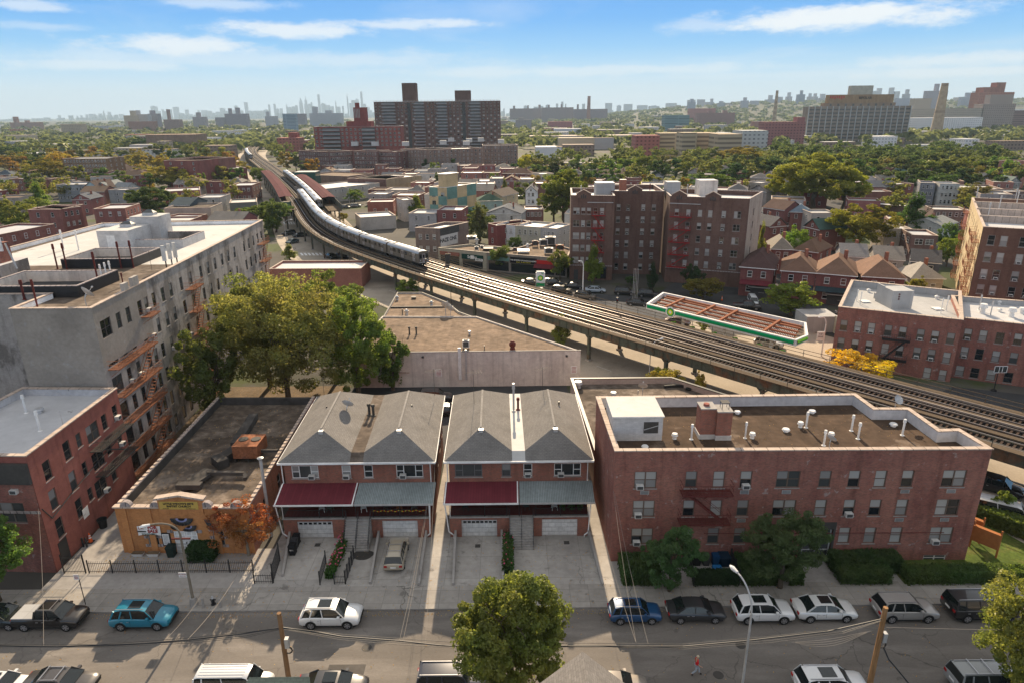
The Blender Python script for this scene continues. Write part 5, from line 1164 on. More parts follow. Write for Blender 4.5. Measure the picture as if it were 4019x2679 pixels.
car('van',P(7,1640,1440,1.8).x-.3,ys+.35,.0,(.74,.74,.73),'big white van with ribbed roof on the near kerb',gS,('ribs',),.93)
car('sedan',P(8,-60,1490,1.3).x,ys+.1,.0,(.025,.025,.03),'black sedan between the white van and the leaning pole',gS,('sunroof',),1.03)
car('boxy',P(8,760,1430,1.7).x,ys+.5,.0,(.014,.018,.035),'dark blue SUV with silver rails beside the big street tree',gS,('rails',))
car('sedan',P(8,1880,1500,1.3).x,ys-.1,.0,(.30,.26,.22),'beige sedan half hidden by the foreground shingle roof',gS,())
car('suv',P(9,1050,1500,1.65).x,ys-.15,.0,(.74,.74,.73),'white SUV with long black sunroof on the near kerb at right',gS,('sunroof','rails'),1.03)
car('boxy',P(9,2170,1500,1.7).x,ys+.1,.0,(.30,.31,.31),'silver SUV under the tree at the right edge',gS,('bars','rails'),1.02)
p=P(8,375,680,0.6);car('suv',p.x,p.y+.5,math.pi/2+.02,(.42,.36,.27),'tan SUV parked nose in on the middle driveway','cars off the street',('rails','bars'),.93,z=.134)
gA='cars parked on the far side of the elevated line'
for t,x,y,k,rz,col,lb in((12,1455,622,'sedan',-.1,(.02,.025,.03),'black sedan left of the petrol price sign'),(12,1712,632,'suv',-.1,(.018,.018,.02),'black SUV right of the petrol price sign'),(12,1960,668,'sedan',-.1,(.02,.02,.02),'black sedan under the street tree by the bar'),(12,1815,720,'suv',-.35,(.02,.017,.015),'dark suv nearest the station walkway, left of the white lamp'),(12,2090,790,'suv',-.4,(.10,.09,.08),'taupe car behind the white lamp post base'),(12,2210,715,'sedan',-.1,(.36,.42,.48),'light blue silver sedan before the six storey block'),(13,460,290,'suv',-.25,(.02,.022,.025),'black SUV right of the silver sedan'),(13,735,315,'suv',-.25,(.02,.022,.025),'black SUV behind the flag poles'),(13,610,415,'sedan',-.3,(.02,.02,.022),'black sedan at the canopy left end'),(13,1900,460,'pickup',-.3,(.012,.012,.014),'black pickup truck before the house with the white van'),(13,2150,890,'suv',-.5,(.72,.72,.7),'white SUV fuelling beneath the green canopy'),(13,1080,640,'sedan',-.5,(.05,.012,.012),'dark red car fuelling beneath the green canopy'),(11,740,1165,'sedan',-2.0,(.05,.09,.10),'teal sedan in the shade beneath the curve'),(11,700,1070,'suv',-2.2,(.012,.012,.014),'black SUV by the park corner beneath the curve'),(11,830,1090,'sedan',-2.6,(.012,.012,.014),'black sedan turning beneath the curve'),(11,1330,1350,'suv',-.9,(.012,.012,.012),'black SUV under the girders beside the red wall'),(11,1200,1340,'sedan',-.9,(.03,.03,.03),'dark sedan under the girders by the big pier'),(11,1490,745,'suv',.4,(.30,.31,.32),'grey SUV parked by the pharmacy'),(11,1360,760,'sedan',.3,(.03,.03,.035),'dark sedan parked by the pharmacy'),(5,640,970,'suv',.0,(.015,.015,.018),'black SUV parked behind the alley between the houses'),(5,715,1060,'sedan',.1,(.012,.012,.015),'black sedan at the alley head between the houses'),(0,2290,1115,'suv',-.72,(.012,.012,.014),'black SUV beneath the el right of the brick block'),(14,2050,1420,'suv',-.72,(.01,.01,.012),'')):
 if not lb:continue
 p=P(t,x,y,.6);car(k,p.x,p.y,rz,col,lb,gA,())
p=P(9,2200,350,1.2);car('van',p.x,p.y,-.55,(.60,.60,.61),'long white passenger van beside the hedge and lawn',gA,('ribs',),1.05)
p=P(9,2420,330,1.0)
p=P(13,1965,375,1.0);car('van',p.x,p.y,-1.75,(.62,.66,.68),'white delivery van backed up to the house with red awning',gA,(),.85)
for x,y,c in((590,706,(.6,.6,.6)),(650,706,(.62,.62,.62))):p=P(15,x,y,.6);car('sedan',p.x,p.y,.2,c,'white car parked behind the yellow house, %s'%('left one' if x<600 else 'right one'),gA,())
# ---------------- trees ----------------
def leafmesh(name,n,R,clumps,size,seed,mat='foliage',shape='round',extra=None,trunk=None,droop=0,inner=.35,flat=0.):
 """crown centred at origin with semi axes R"""
 rg=np.random.RandomState(seed);rx,ry,rz=R
 cc_=[]
 while len(cc_)<clumps:
  v=rg.uniform(-1,1,3);r=np.linalg.norm(v)
  if r>1 or r<.2:continue
  if shape=='cone':
   w=1-(v[2]+1)/2*.92;v[0]*=w;v[1]*=w
  elif shape=='spread':v[2]=v[2]*.8;
  elif shape=='column':v[0]*=.8;v[1]*=.8
  if rg.rand()>(.35+.65*r):continue
  cc_.append(v)
 cc_=np.array(cc_);ph=rg.uniform(0,6.28,6);th=np.arctan2(cc_[:,1],cc_[:,0]);cc_*=(1+.13*np.sin(2*th+ph[0]+3*cc_[:,2])+.11*np.sin(5*th+ph[1])*np.cos(4*cc_[:,2]+ph[2])+.06*rg.normal(size=clumps))[:,None];rad=rg.uniform(.13,.32,clumps)*(1. if clumps<70 else .72)
 idx=rg.randint(0,clumps,n);d=rg.normal(size=(n,3));d/=np.linalg.norm(d,axis=1)[:,None];rr=rg.uniform(inner,1,n)**.5
 p=cc_[idx]+d*(rad[idx]*rr)[:,None]*np.array([1,1,.8])
 p*=np.array([rx,ry,rz])
 nrm=d*.7+rg.normal(size=(n,3))*.55+np.array([0,0,.45]);nrm/=np.linalg.norm(nrm,axis=1)[:,None]
 a=np.cross(nrm,rg.normal(size=(n,3)));a/=np.linalg.norm(a,axis=1)[:,None];b=np.cross(nrm,a)
 s=(size*rg.uniform(.6,1.35,n))[:,None]
 V=np.stack([p-a*s*.5,p+b*s*.32,p+a*s*.5,p-b*s*.32],1).reshape(-1,3)
 me=bpy.data.meshes.new(name);
 tv=[];tf=[];
 if trunk is not None:
  tv=[tuple(v)for v in trunk.v];tf=trunk.f
 nv=len(V);me.vertices.add(nv+len(tv));me.vertices.foreach_set('co',np.concatenate([V.ravel(),np.array(tv).ravel()])if tv else V.ravel())
 F=np.arange(nv).reshape(-1,4);nl=nv+sum(len(f)for f in tf);me.loops.add(nl)
 lv=list(F.ravel())+[i+nv for f in tf for i in f];me.loops.foreach_set('vertex_index',lv)
 me.polygons.add(len(F)+len(tf));st=list(range(0,nv,4));c=nv
 for f in tf:st.append(c);c+=len(f)
 me.polygons.foreach_set('loop_start',st);me.update(calc_edges=True);me.validate()
 me.materials.append(MAT[mat])
 if tf:me.materials.append(MAT['bark']);me.polygons.foreach_set('material_index',[0]*len(F)+[1]*len(tf))
 return me
def trunkmb(h,r,R,zc,nl,seed,mat='bark'):
 rs=random.Random(seed);m=MB();pts=[Vector((0,0,-.1)),Vector((rs.uniform(-.1,.1),rs.uniform(-.1,.1),h*.5)),Vector((0,0,h))];m.cyl(pts[0],pts[1],r*1.15,r*.8,8,mat,False);m.cyl(pts[1],pts[2],r*.8,r*.55,8,mat,False)
 for i in range(nl):
  a=i*2.4+rs.uniform(-.4,.4);st=Vector((0,0,h*rs.uniform(.55,1.0)));e=Vector((math.cos(a)*R[0]*rs.uniform(.35,.75),math.sin(a)*R[1]*rs.uniform(.35,.75),zc+R[2]*rs.uniform(-.3,.55)));md=st.lerp(e,.5)+Vector((0,0,.12*R[2]))
  m.cyl(st,md,r*.42,r*.26,6,mat,False);m.cyl(md,e,r*.26,r*.07,5,mat,False)
  for k in range(2):
   e2=e+Vector((rs.uniform(-1,1)*R[0]*.3,rs.uniform(-1,1)*R[1]*.3,rs.uniform(0,.4)*R[2]));m.cyl(md.lerp(e,.6),e2,r*.15,r*.04,5,mat,False)
 return m
TP={}
def protos():
 for k,(n,cl_,sz,shape,nl)in dict(near=(26000,130,.06,'round',8),near2=(24000,100,.06,'round',8),mid=(9000,64,.09,'round',6),mid2=(8600,50,.09,'round',6),cone=(9000,64,.075,'cone',5),small=(4600,36,.12,'round',0),far=(1700,28,.19,'round',0),far2=(1700,22,.2,'round',0),far3=(1500,32,.19,'spread',0)).items():
  R=(1,1,.85)if shape!='cone' else(.8,.8,1.15);zc=1.45 if shape!='cone' else 1.4
  seed=hash_(k)
  if nl:TP[k]=(leafmesh('crown',n,R,cl_,sz,seed,shape=shape),trunkmb(.95,.07,R,zc,nl,seed).mesh('trunk'),zc)
  else:
   t=MB();t.cyl((0,0,-zc),(0,0,-.1),.06,.04,5,'bark',False);TP[k]=(leafmesh('tree',n,R,cl_,sz,seed,shape=shape,trunk=t),None,zc)
def hash_(s):return sum(ord(c)*(i+3)for i,c in enumerate(s))%9973
protos()
GREEN=(.095,.135,.032);DARK=(.042,.075,.025);YEL=(.24,.20,.035);OLIVE=(.13,.14,.038);ORNG=(.30,.15,.03);MIDG=(.07,.12,.028);GOLD=(.40,.30,.045)
def tree(p,w,h,col,label,proto='mid',group=None,name='tree',rz=None,wy=None,cat='tree'):
 """p base point, w crown width, h total height"""
 cr,tk,zc=TP[proto];top=zc+(.95 if proto!='cone' else 1.15);sx=w/2.1/(1 if proto!='cone' else .8);sz=h/top;rz=random.uniform(0,6.28)if rz is None else rz
 if tk is None:
  o=put(cr,name,None,(p[0],p[1],zc*sz),rz,col);o.scale=(sx,sx,sz);return tag(o,label,cat,group)
 t=thing(name,label,cat,(p[0],p[1],0),rz,group);t.scale=(sx,(wy or w)/2.1 if wy else sx,sz)
 put(tk,'trunk',t);put(cr,'crown',t,(0,0,zc),color=col);return t
def treepx(t,xc,ytop,ybase,wpx,col,label,proto='mid',base=None,group=None,hscale=1.,**k):
 """tree seen with its foot at (xc,ybase) in tile t, crown wpx wide, top at ytop"""
 p=P(t,xc,ybase,0)if base is None else base
 d=D(t,xc,ytop);q=math.hypot(p.x,p.y)/math.hypot(d.x,d.y);h=max(1.2,CH+d.z*q);dist=(Vector((p.x,p.y,h*.6))-Vector((0,0,CH))).length
 w=wpx*TL[t][2]*dist/CF*.98
 return tree(p,w,h*hscale,col,label,proto,group,**k)
bp=Vector((-.2,34.0,0))
def bigtree(p,R,zc,h,r,n,cl_,size,seed,col,label,name='tree',shape='round',nl=10,inner=.35,bark='bark'):
 t=thing(name,label,'tree',p,0,None);m=trunkmb(zc-R[2]*.35,r,R,zc,nl,seed,bark);put(m.mesh('trunk'),'trunk',t)
 put(leafmesh('crown',n,R,cl_,size,seed,shape=shape,inner=inner),'crown',t,(0,0,zc),color=col);return t
bigtree(bp+Vector((-.1,0,0)),(3.6,3.2,3.7),7.3,11,.28,62000,260,.20,5,(.115,.135,.035),'dense olive green street tree in the middle of the near kerb',inner=.2)
bigtree(Vector((33.9,33.9,0)),(3.3,3.0,4.2),6.3,11,.25,42000,200,.20,6,(.15,.165,.042),'yellow green tree cut by the right edge of the street')
bigtree(Vector((-42.8,45.7,0)),(3.1,2.5,2.9),5.2,8,.2,28000,140,.18,7,(.085,.14,.035),'green street tree at the left edge beside the red building')
bigtree(P(7,1700,700,0)+Vector((0,.6,0)),(3.0,2.2,2.1),3.6,5,.14,8500,100,.16,8,(.21,.095,.04),'red and orange autumn tree beside the church door',nl=12,bark='bark_pale',inner=.5)
bigtree(P(8,2240,940,0)+Vector((.3,.4,0)),(2.2,1.9,2.9),3.6,6,.14,22000,110,.16,9,(.06,.11,.04),'dark green young tree left of the rubbish bins')
bigtree(P(9,680,915,0)+Vector((0,.4,0)),(3.3,2.4,2.9),4.5,7,.22,30000,130,.16,10,(.07,.10,.04),'wide dark tree in front of the apartment entrance')
gB='tall trees behind the church'
bigtree(Vector((-31,85,0)),(9.2,6.5,7.0),10.6,15,.4,52000,230,.30,11,(.165,.165,.05),'largest olive tree behind the church roof',inner=.5);bigtree(Vector((-36,92,0)),(6.5,6,5.8),11,15,.35,26000,140,.32,16,(.12,.135,.042),'olive tree against the grey block wall behind the church')
bigtree(Vector((-21.8,87.3,0)),(4.6,4.6,6.4),8.6,15,.35,34000,150,.28,12,(.12,.165,.038),'bright yellow green tree left of the white walled store');bigtree(Vector((-26.5,95,0)),(5.2,4.5,5.8),10.6,15,.3,22000,110,.32,13,(.11,.14,.038),'tall green tree between the olive tree and the store')
bigtree(Vector((-38.6,79.5,0)),(3.6,4.5,5.6),7.4,15,.3,18000,100,.30,14,(.10,.12,.035),'dark tree leaning over the alley beside the grey block')
bigtree(Vector((-17.5,90.2,0)),(2.4,2.2,4.4),4.6,15,.3,7000,60,.36,15,(.08,.12,.03),'low green tree beside the shop window of the white wall',inner=.4)
gM='street trees along the avenue'
treepx(0,939,640,690,60,GREEN,'small bright tree between the el columns and the tan roof','mid',group=gM)
treepx(12,1800,1020,1390,330,(.17,.19,.05),'young pointed tree by the el at the tan roof edge','cone',group=gM)
treepx(12,1095,165,500,260,(.075,.10,.03),'round dark street tree before the fitness shop','mid2',group=gM);treepx(12,1785,240,600,280,(.085,.10,.03),'round dark street tree before the red shop','mid',group=gM)
treepx(12,2190,200,640,330,(.12,.16,.03),'bright green street tree before the six storey block','cone',group=gM)
treepx(13,120,60,180,300,(.11,.15,.03),'bright green tree by the bar terrace','mid',group=gM)if False else None
treepx(13,530,90,220,150,(.05,.09,.03),'low dark tree beside the bar corner','mid2',group=gM);treepx(13,770,-60,280,190,(.03,.05,.02),'dark tree in the court between the two wings','cone',group=gM)
treepx(13,1380,90,400,420,(.13,.12,.03),'orange green tree left of the gas canopy by the tall wing','mid2',group=gM);treepx(13,1230,-40,330,260,(.03,.05,.02),'tall dark tree hiding the corner of the right wing','mid',group=gM)
treepx(6,740,190,420,345,(.13,.17,.035),'rounded bright green tree before the brown roofed houses','mid',group=gM)
treepx(6,1430,680,880,410,GOLD,'golden yellow tree between the tracks and the brick flats','mid2',group=gM,base=Vector((48.8,88.,0)))
treepx(6,140,435,540,90,(.17,.20,.05),'tiny bright sapling poking above the far walkway','mid',group=gM)
treepx(13,1190,1160,1420,420,(.22,.20,.04),'sparse yellow tree top behind the black parapet','mid2',group=gM,base=Vector((21.6,86.5,0)));treepx(13,1420,1230,1400,150,(.24,.20,.04),'small yellow branch right of the sparse tree','mid',group=gM,base=Vector((25.5,84,0)))
treepx(9,2180,200,420,110,(.14,.18,.04),'thin sapling before the white passenger van','mid',group=gM)
treepx(0,580,460,600,75,(.07,.10,.03),'dark tree under the curve, first of four beside the park','mid',group=gM,base=P(11,550,1060,0));treepx(11,300,700,1010,400,(.085,.115,.03),'large green tree behind the grey block end','mid2',group=gM,base=P(11,330,1000,0));treepx(11,520,830,1080,200,(.10,.13,.03),'green tree at the park corner','mid',group=gM)
treepx(11,720,1200,1390,250,(.15,.17,.05),'pale young tree in the small park by the crosswalk','cone',group=gM)
treepx(11,360,270,500,220,(.085,.115,.035),'round tree beside the left platform roof','mid2',group=gM);treepx(11,1475,545,715,230,GREEN,'round tree before the pharmacy wall','mid',group=gM);treepx(11,1720,540,690,140,GREEN,'tree before the yellow brick store, left one','mid2',group=gM);treepx(11,1840,545,650,110,GREEN,'tree before the yellow brick store, right one','mid',group=gM)
treepx(11,1345,810,950,130,(.14,.13,.03),'small brown green tree beside the train','mid2',group=gM)
treepx(11,2210,615,930,260,(.11,.14,.03),'tall pointed green tree before the teal block','cone',group=gM);treepx(15,590-590-60,1,1,1,GREEN,'')if False else None
treepx(2,770,895,1010,300,(.07,.11,.03),'broad dark green tree before the teal block','mid',group=gM);treepx(2,950,880,1150,190,(.09,.10,.04),'ivy covered tree right of the painted wall','cone',group=gM)
def hedge(x0,y0,x1,y1,h,col,label,name='hedge',n=5000,size=.13,seed=1,cat='hedge',z=.13):
 rg=np.random.RandomState(seed);lx,ly=x1-x0,y1-y0;f=rg.rand(n);p=np.zeros((n,3))
 u,v,w=rg.rand(n),rg.rand(n),rg.rand(n);p[:,0]=x0+u*lx;p[:,1]=y0+v*ly;p[:,2]=w*h
 k=rg.rand(n);top=k<.5;p[top,2]=h*(.95+.08*rg.rand(top.sum()));s=(k>=.5)&(k<.8);p[s,1]=np.where(rg.rand(s.sum())<.8,y0,y1)+rg.normal(size=s.sum())*.05;e=k>=.93;p[e,0]=np.where(rg.rand(e.sum())<.5,x0,x1)
 p+=rg.normal(size=(n,3))*.05;nr=rg.normal(size=(n,3))+np.array([0,-.4,.8]);nr/=np.linalg.norm(nr,axis=1)[:,None];a=np.cross(nr,rg.normal(size=(n,3)));a/=np.linalg.norm(a,axis=1)[:,None];b=np.cross(nr,a);sz=size*(.6+rg.rand(n))[:,None]
 V=np.stack([p-a*sz*.5,p+b*sz*.35,p+a*sz*.5,p-b*sz*.35],1).reshape(-1,3);V[:,2]+=z
 me=bpy.data.meshes.new(name);nb=8;bx=[(x0+.12,y0+.12,z),(x1-.12,y0+.12,z),(x1-.12,y1-.12,z),(x0+.12,y1-.12,z),(x0+.12,y0+.12,z+h*.92),(x1-.12,y0+.12,z+h*.92),(x1-.12,y1-.12,z+h*.92),(x0+.12,y1-.12,z+h*.92)]
 nv=len(V);fs=[tuple(range(i,i+4))for i in range(0,nv,4)]+[tuple(nv+q for q in f_)for f_ in((0,1,5,4),(1,2,6,5),(2,3,7,6),(3,0,4,7),(4,5,6,7))]
 me.from_pydata([tuple(v)for v in V]+bx,[],fs);me.materials.append(MAT['foliage']);o=put(me,name,None,color=col);return tag(o,label,cat)
HG=(.055,.09,.03)
hedge(33.2,46.6,41.8,47.9,1.15,(.065,.10,.03),'long clipped hedge at the pavement below the barred windows',n=7000,seed=2);hedge(27.6,46.7,31.9,47.9,1.15,HG,'short clipped hedge right of the entrance path',n=4500,seed=3)
hedge(41.9,46.8,47.4,47.9,1.0,(.09,.12,.03),'sunlit end of the pavement hedge beside the lawn',n=4000,seed=4);hedge(27.6,48.1,33.5,49.7,1.3,(.045,.075,.025),'dark shrubs under the basement windows right of the entrance','shrub',6000,.2,5,'shrub')
hedge(19.3,46.7,22.3,49.6,1.2,HG,'dark shrub bed left of the entrance path','shrub',4500,.18,6,'shrub');hedge(23.3,46.7,24.4,49.4,1.3,HG,'narrow dark hedge beside the entrance steps','shrub',2500,.16,7,'shrub')
hedge(9.2,46.9,12.4,49.6,1.3,HG,'dark shrubs at the corner of the brick block','shrub',5000,.18,8,'shrub')
m_=hedge(0,0,11.5,1.5,1.5,(.10,.12,.03),'rough hedge separating the lawn from the white van',n=9000,size=.2,seed=9);m_.location=(41.9,59.2,0);m_.rotation_euler=(0,0,-.86)
p=P(7,1405,690,0);m_=hedge(-1.2,-1.0,1.2,1.0,1.35,(.03,.06,.02),'round dark bush beside the church doors','bush',4000,.16,10,'bush');m_.location=(p.x,p.y+.4,0)
p=P(20,680,1300,0);m_=hedge(-.35,-2.6,.35,3.6,.8,(.05,.10,.025),'flower bed of green stems beside the first driveway','flower_bed',2600,.16,11,'flower bed');m_.location=(p.x+.4,p.y+.6,0);m_.rotation_euler=(0,0,-.05)
p=P(8,1150,690,0);m_=hedge(-.45,-2.4,.4,2.2,1.0,(.05,.09,.025),'rose bed beside the steps of the second house','flower_bed',2600,.18,12,'flower bed');m_.location=(p.x,p.y+.3,0)
rg=random.Random(3)
for nm,(cx,cy)in(('pink and orange flowers in the first flower bed',(P(20,680,1300,0).x+.4,P(20,680,1300,0).y+.8)),('pink roses in the bed by the second steps',(P(8,1150,690,0).x,P(8,1150,690,0).y+.3))):
 m=MB()
 for i in range(60):
  x,y=cx+rg.uniform(-.5,.5),cy+rg.uniform(-2.5,3);z=.75+rg.uniform(0,.45);r=.05
  m.hexa([Vector((x-r,y-r,z)),Vector((x+r,y-r,z)),Vector((x+r,y+r,z)),Vector((x-r,y+r,z))],[Vector((x-r,y-r,z+.08)),Vector((x+r,y-r,z+.08)),Vector((x+r,y+r,z+.08)),Vector((x-r,y+r,z+.08))],'lamp_rose' if i%3 else 'rust')
 if 'lamp_rose' not in MAT:pmat('lamp_rose',(.6,.12,.2),.7,noise=())
 o=m.build('flowers');tag(o,nm,'flowers',kind='stuff')
# ---------------- buildings further back ----------------
WHT=(.75,.74,.72);BRN=(.16,.12,.10)
def front(t,x0,y0,x1,y1,z):
 a,b=P(t,x0,y0,z),P(t,x1,y1,z);return(a.x,a.y),(b.x,b.y)
def foot(A,B,dep,sk=0):
 A,B=V2(A),V2(B);d=(B-A).normalized();n=Vector((-d.y,d.x));o=n*dep+d*sk
 return[tuple(A),tuple(B),tuple(B+o),tuple(A+o)]
def ops_(L,z,fl,nc,w=.95,h=1.45,st='one',bot=.9,m=.6,drop=0):
 fh=z/fl;return[(m+(L-2*m)*(i+.5)/nc,fh*(f+.5)+bot*.2,w,min(h,fh*.55),st)for f in range(drop,fl)for i in range(nc)]if nc else[]
def dsat(c,k=.28):
 g=(c[0]+c[1]+c[2])/3;return tuple(v+(g-v)*k for v in c)
def BD(t,x0,y0,x1,y1,z,dep,col,label,wall_='brick_any',roof='roof_silver',fl=2,nc=3,ns=3,wc=WHT,par=.45,cat='building',name='building',group=None,w=.95,h=1.45,st='one',sk=0,rc=None,drop=0,cop='coping',poly=None,far=True,ac=0,seed=None,sides=(1,3)):
 col=dsat(col)
 if poly is None:A,B=front(t,x0,y0,x1,y1,z);poly=foot(A,B,dep,sk)
 c=ctr(poly);r=thing(name,label,cat,c,0,group);n=len(poly);fc={}
 L=lambda i:(V2(poly[(i+1)%n])-V2(poly[i])).length
 fc[0]=ops_(L(0),z-par*.5,fl,nc,w,h,st,drop=drop)
 for i in sides:
  if ns and i<n:fc[i]=ops_(L(i),z-par*.5,fl,ns,w,h,'one')
 shell(r,poly,0,z,wall_,roof,par=par,th=.25,faces={}if far else fc,color=col,cop=cop,copw=.05,roofcolor=rc)
 for i,o in fc.items():windows(r,poly[i],poly[(i+1)%n],o,wc,pvs=(0,1,3,4,0,2),far=far,ac=ac,seed=seed or int(abs(c.x*7+c.y))+i)
 return r,poly
def HS(t,x0,y0,x1,y1,z,dep,wc_,rc,label,kind='hip',rh=2.0,fl=2,nc=2,ns=2,wall_='siding_any',cat='house',name='house',group=None,frame=WHT,ov=.35,seed=1,chim=True,trim=True):
 wc_=dsat(wc_);A,B=front(t,x0,y0,x1,y1,z);poly=foot(A,B,dep);r=thing(name,label,cat,ctr(poly),0,group);m=MB()
 for i in range(4):wall(m,poly[i],poly[(i+1)%4],0,z,[],wall_)
 d=(V2(B)-V2(A)).normalized();n=Vector((-d.y,d.x));W_=(V2(B)-V2(A)).length
 def F(u,v,zz):q=V2(A)+d*u+n*v;return Vector((q.x,q.y,zz))
 R=MB();e=ov;mt='shingle_any';th=.12
 if kind=='hip':
  k=min(W_,dep)/2;
  if W_>dep:r0,r1=F(k,dep/2,z+rh),F(W_-k,dep/2,z+rh)
  else:r0,r1=F(W_/2,k,z+rh),F(W_/2,dep-k,z+rh)
  c=[F(-e,-e,z),F(W_+e,-e,z),F(W_+e,dep+e,z),F(-e,dep+e,z)]
  if W_>dep:R.face([c[0],c[1],r1,r0],mt);R.face([c[1],c[2],r1],mt);R.face([c[2],c[3],r0,r1],mt);R.face([c[3],c[0],r0],mt)
  else:R.face([c[0],c[1],r0],mt);R.face([c[1],c[2],r1,r0],mt);R.face([c[2],c[3],r1],mt);R.face([c[3],c[0],r0,r1],mt)
  R.face(c[::-1],mt)
 elif kind=='front':
  a0,a1=F(W_/2,-e,z+rh),F(W_/2,dep+e,z+rh);R.hexa([F(-e,-e,z),a0,a1,F(-e,dep+e,z)],[F(-e,-e,z+th),a0+Vector((0,0,th)),a1+Vector((0,0,th)),F(-e,dep+e,z+th)],mt)
  R.hexa([a0,F(W_+e,-e,z),F(W_+e,dep+e,z),a1],[a0+Vector((0,0,th)),F(W_+e,-e,z+th),F(W_+e,dep+e,z+th),a1+Vector((0,0,th))],mt)
  m.face([F(0,0,z),F(W_,0,z),F(W_/2,0,z+rh)],wall_);m.face([F(W_,dep,z),F(0,dep,z),F(W_/2,dep,z+rh)],wall_)
 elif kind=='side':
  a0,a1=F(-e,dep/2,z+rh),F(W_+e,dep/2,z+rh);R.hexa([F(-e,-e,z),F(W_+e,-e,z),a1,a0],[F(-e,-e,z+th),F(W_+e,-e,z+th),a1+Vector((0,0,th)),a0+Vector((0,0,th))],mt)
  R.hexa([a0,a1,F(W_+e,dep+e,z),F(-e,dep+e,z)],[a0+Vector((0,0,th)),a1+Vector((0,0,th)),F(W_+e,dep+e,z+th),F(-e,dep+e,z+th)],mt)
  m.face([F(W_,0,z),F(W_,dep,z),F(W_,dep/2,z+rh)],wall_);m.face([F(0,dep,z),F(0,0,z),F(0,dep/2,z+rh)],wall_)
 elif kind=='gambrel':
  k=W_*.2;z2=z+rh*.65
  pr=[(-e*.3,z),(k,z2),(W_/2,z+rh),(W_-k,z2),(W_+e*.3,z)]
  for(u0,za),(u1,zb_)in zip(pr,pr[1:]):R.face([F(u0,-e,za+.05),F(u1,-e,zb_+.05),F(u1,dep+e,zb_+.05),F(u0,dep+e,za+.05)],mt)
  m.face([F(0,0,z),F(W_,0,z),F(W_-k,0,z2),F(W_/2,0,z+rh),F(k,0,z2)],wall_);m.face([F(W_,dep,z),F(0,dep,z),F(k,dep,z2),F(W_/2,dep,z+rh),F(W_-k,dep,z2)],wall_)
 w_=m.build('wall',r);w_.color=tuple(wc_)+(1,);ro=R.build('roof',r);ro.color=tuple(rc)+(1,)
 if chim:
  c=MB();q=F(W_*.68,dep*.6,z);c.box(q.x-.3,q.y-.3,z,q.x+.3,q.y+.3,z+rh+.8,'brick_house');c.build('chimney',ro)
 if trim:
  g=MB();
  for a,b in((F(-e,-e,z-.05),F(W_+e,-e,z-.05)),):g.bar(a,b,.12,.14,'white_paint')
  g.build('gutter',ro)
 fc=ops_(W_,z,fl,nc,1.0,1.35);windows(r,poly[0],poly[1],fc,frame,pvs=(0,3,4,1),far=True,seed=seed+int(abs(A[0]*3)))
 if ns:
  for i in(1,3):windows(r,poly[i],poly[(i+1)%4],ops_((V2(poly[(i+1)%4])-V2(poly[i])).length,z,fl,ns,.85,1.3),frame,pvs=(0,3,4),far=True,seed=seed+i)
 if kind in('front','gambrel'):windows(r,poly[0],poly[1],[(W_/2,z+rh*.35,.8,1.0,'one')],frame,far=True,seed=seed)
 r['A']=A;r['B']=B;return r,poly
def awning(r,poly,u0,u1,z,out,mt,drop=.6):
 A,B=poly[0],poly[1];m=MB();lo=[ptw(A,B,u0,out,z-drop),ptw(A,B,u1,out,z-drop),ptw(A,B,u1,.02,z),ptw(A,B,u0,.02,z)];m.hexa(lo,[p+Vector((0,0,.08))for p in lo],mt);m.build('awning',r)
del_=[]
for o in('A','B'):pass
zf=9.5
FL=[P(16,170,915,zf),P(16,1635,1070,zf),P(16,1610,730,zf),P(16,320,600,zf)];FL=[(p.x,p.y)for p in FL]
r=thing('apartment_building','three storey brick flats with pale panelled roof and boxy stair penthouse','building',ctr(FL))
A,B=FL[0],FL[1]
it=[(16,x,y,1.0,1.7,'one',a)for x,y,a in((230,1130,0),(395,1145,1),(555,1165,1),(752,1190,0),(922,1212,0),(1133,1240,1),(1303,1260,1),(1487,1285,0),(195,1335,0),(360,1355,0),(525,1375,1),(715,1405,0),(885,1430,0),(1090,1450,1),(1260,1475,1),(1440,1510,0))]+[(6,x,y,1.0,1.7,'one',0)for x,y in((1062,715),(1165,720),(1250,740),(1670,805),(1775,822))]
fo=facade(A,B,it);shell(r,FL,0,zf,'brick_red','roof_lgrey',par=1.1,th=.35,faces={0:fo},pin='roof_lgrey',cop='coping')
windows(r,A,B,fo,BRN,pvs=(3,1,2,5),seed=31);u0,_=onwall(A,B,16,680,1280);u1,_=onwall(A,B,16,1005,1300);z1=onwall(A,B,16,840,1290)[1]
fire_escape(r,A,B,u0,u1,[z1,z1-3.1],'black_metal',1.1)
zr=zf-1.1;m=MB();a,b,c=P(16,780,940,zr),P(16,1080,965,zr),P(16,685,882,zr);m.box(a.x,a.y,zr,b.x,a.y+3.4,zr+2.9,'roof_lgrey');m.box(c.x,c.y,zr,a.x-.002,c.y+1.9,zr+3.0,'roof_lgrey');bk=m.build('roof_bulkhead',r)
m=MB();
for k in range(3):torus(m,(a.x+1.0,a.y-.03,zr+1.6+k*.38),.1,.05,'redbrown_metal','y',8,5)
m.build('pipe_outlets',bk)
for x,y,k,h,rr,mt in((520,740,'fan',.6,.3,'white_paint'),(1322,820,'fan',.6,.3,'white_paint'),(632,820,'box',.9,.5,'roof_lgrey'),(380,850,'pipe',2.0,.06,'white_paint'),(420,890,'pipe',2.2,.06,'white_paint'),(1370,990,'pipe',2.4,.06,'white_paint'),(1432,960,'pipe',2.4,.07,'white_paint'),(475,855,'box',.12,.6,'white_paint'),(1328,942,'box',.12,.6,'white_paint')):vent(r,P(16,x,y,zr),k,h,rr,mt)
A2=V2(FL[1]);dd=(V2(FL[1])-V2(FL[0])).normalized();nn=Vector((-dd.y,dd.x))
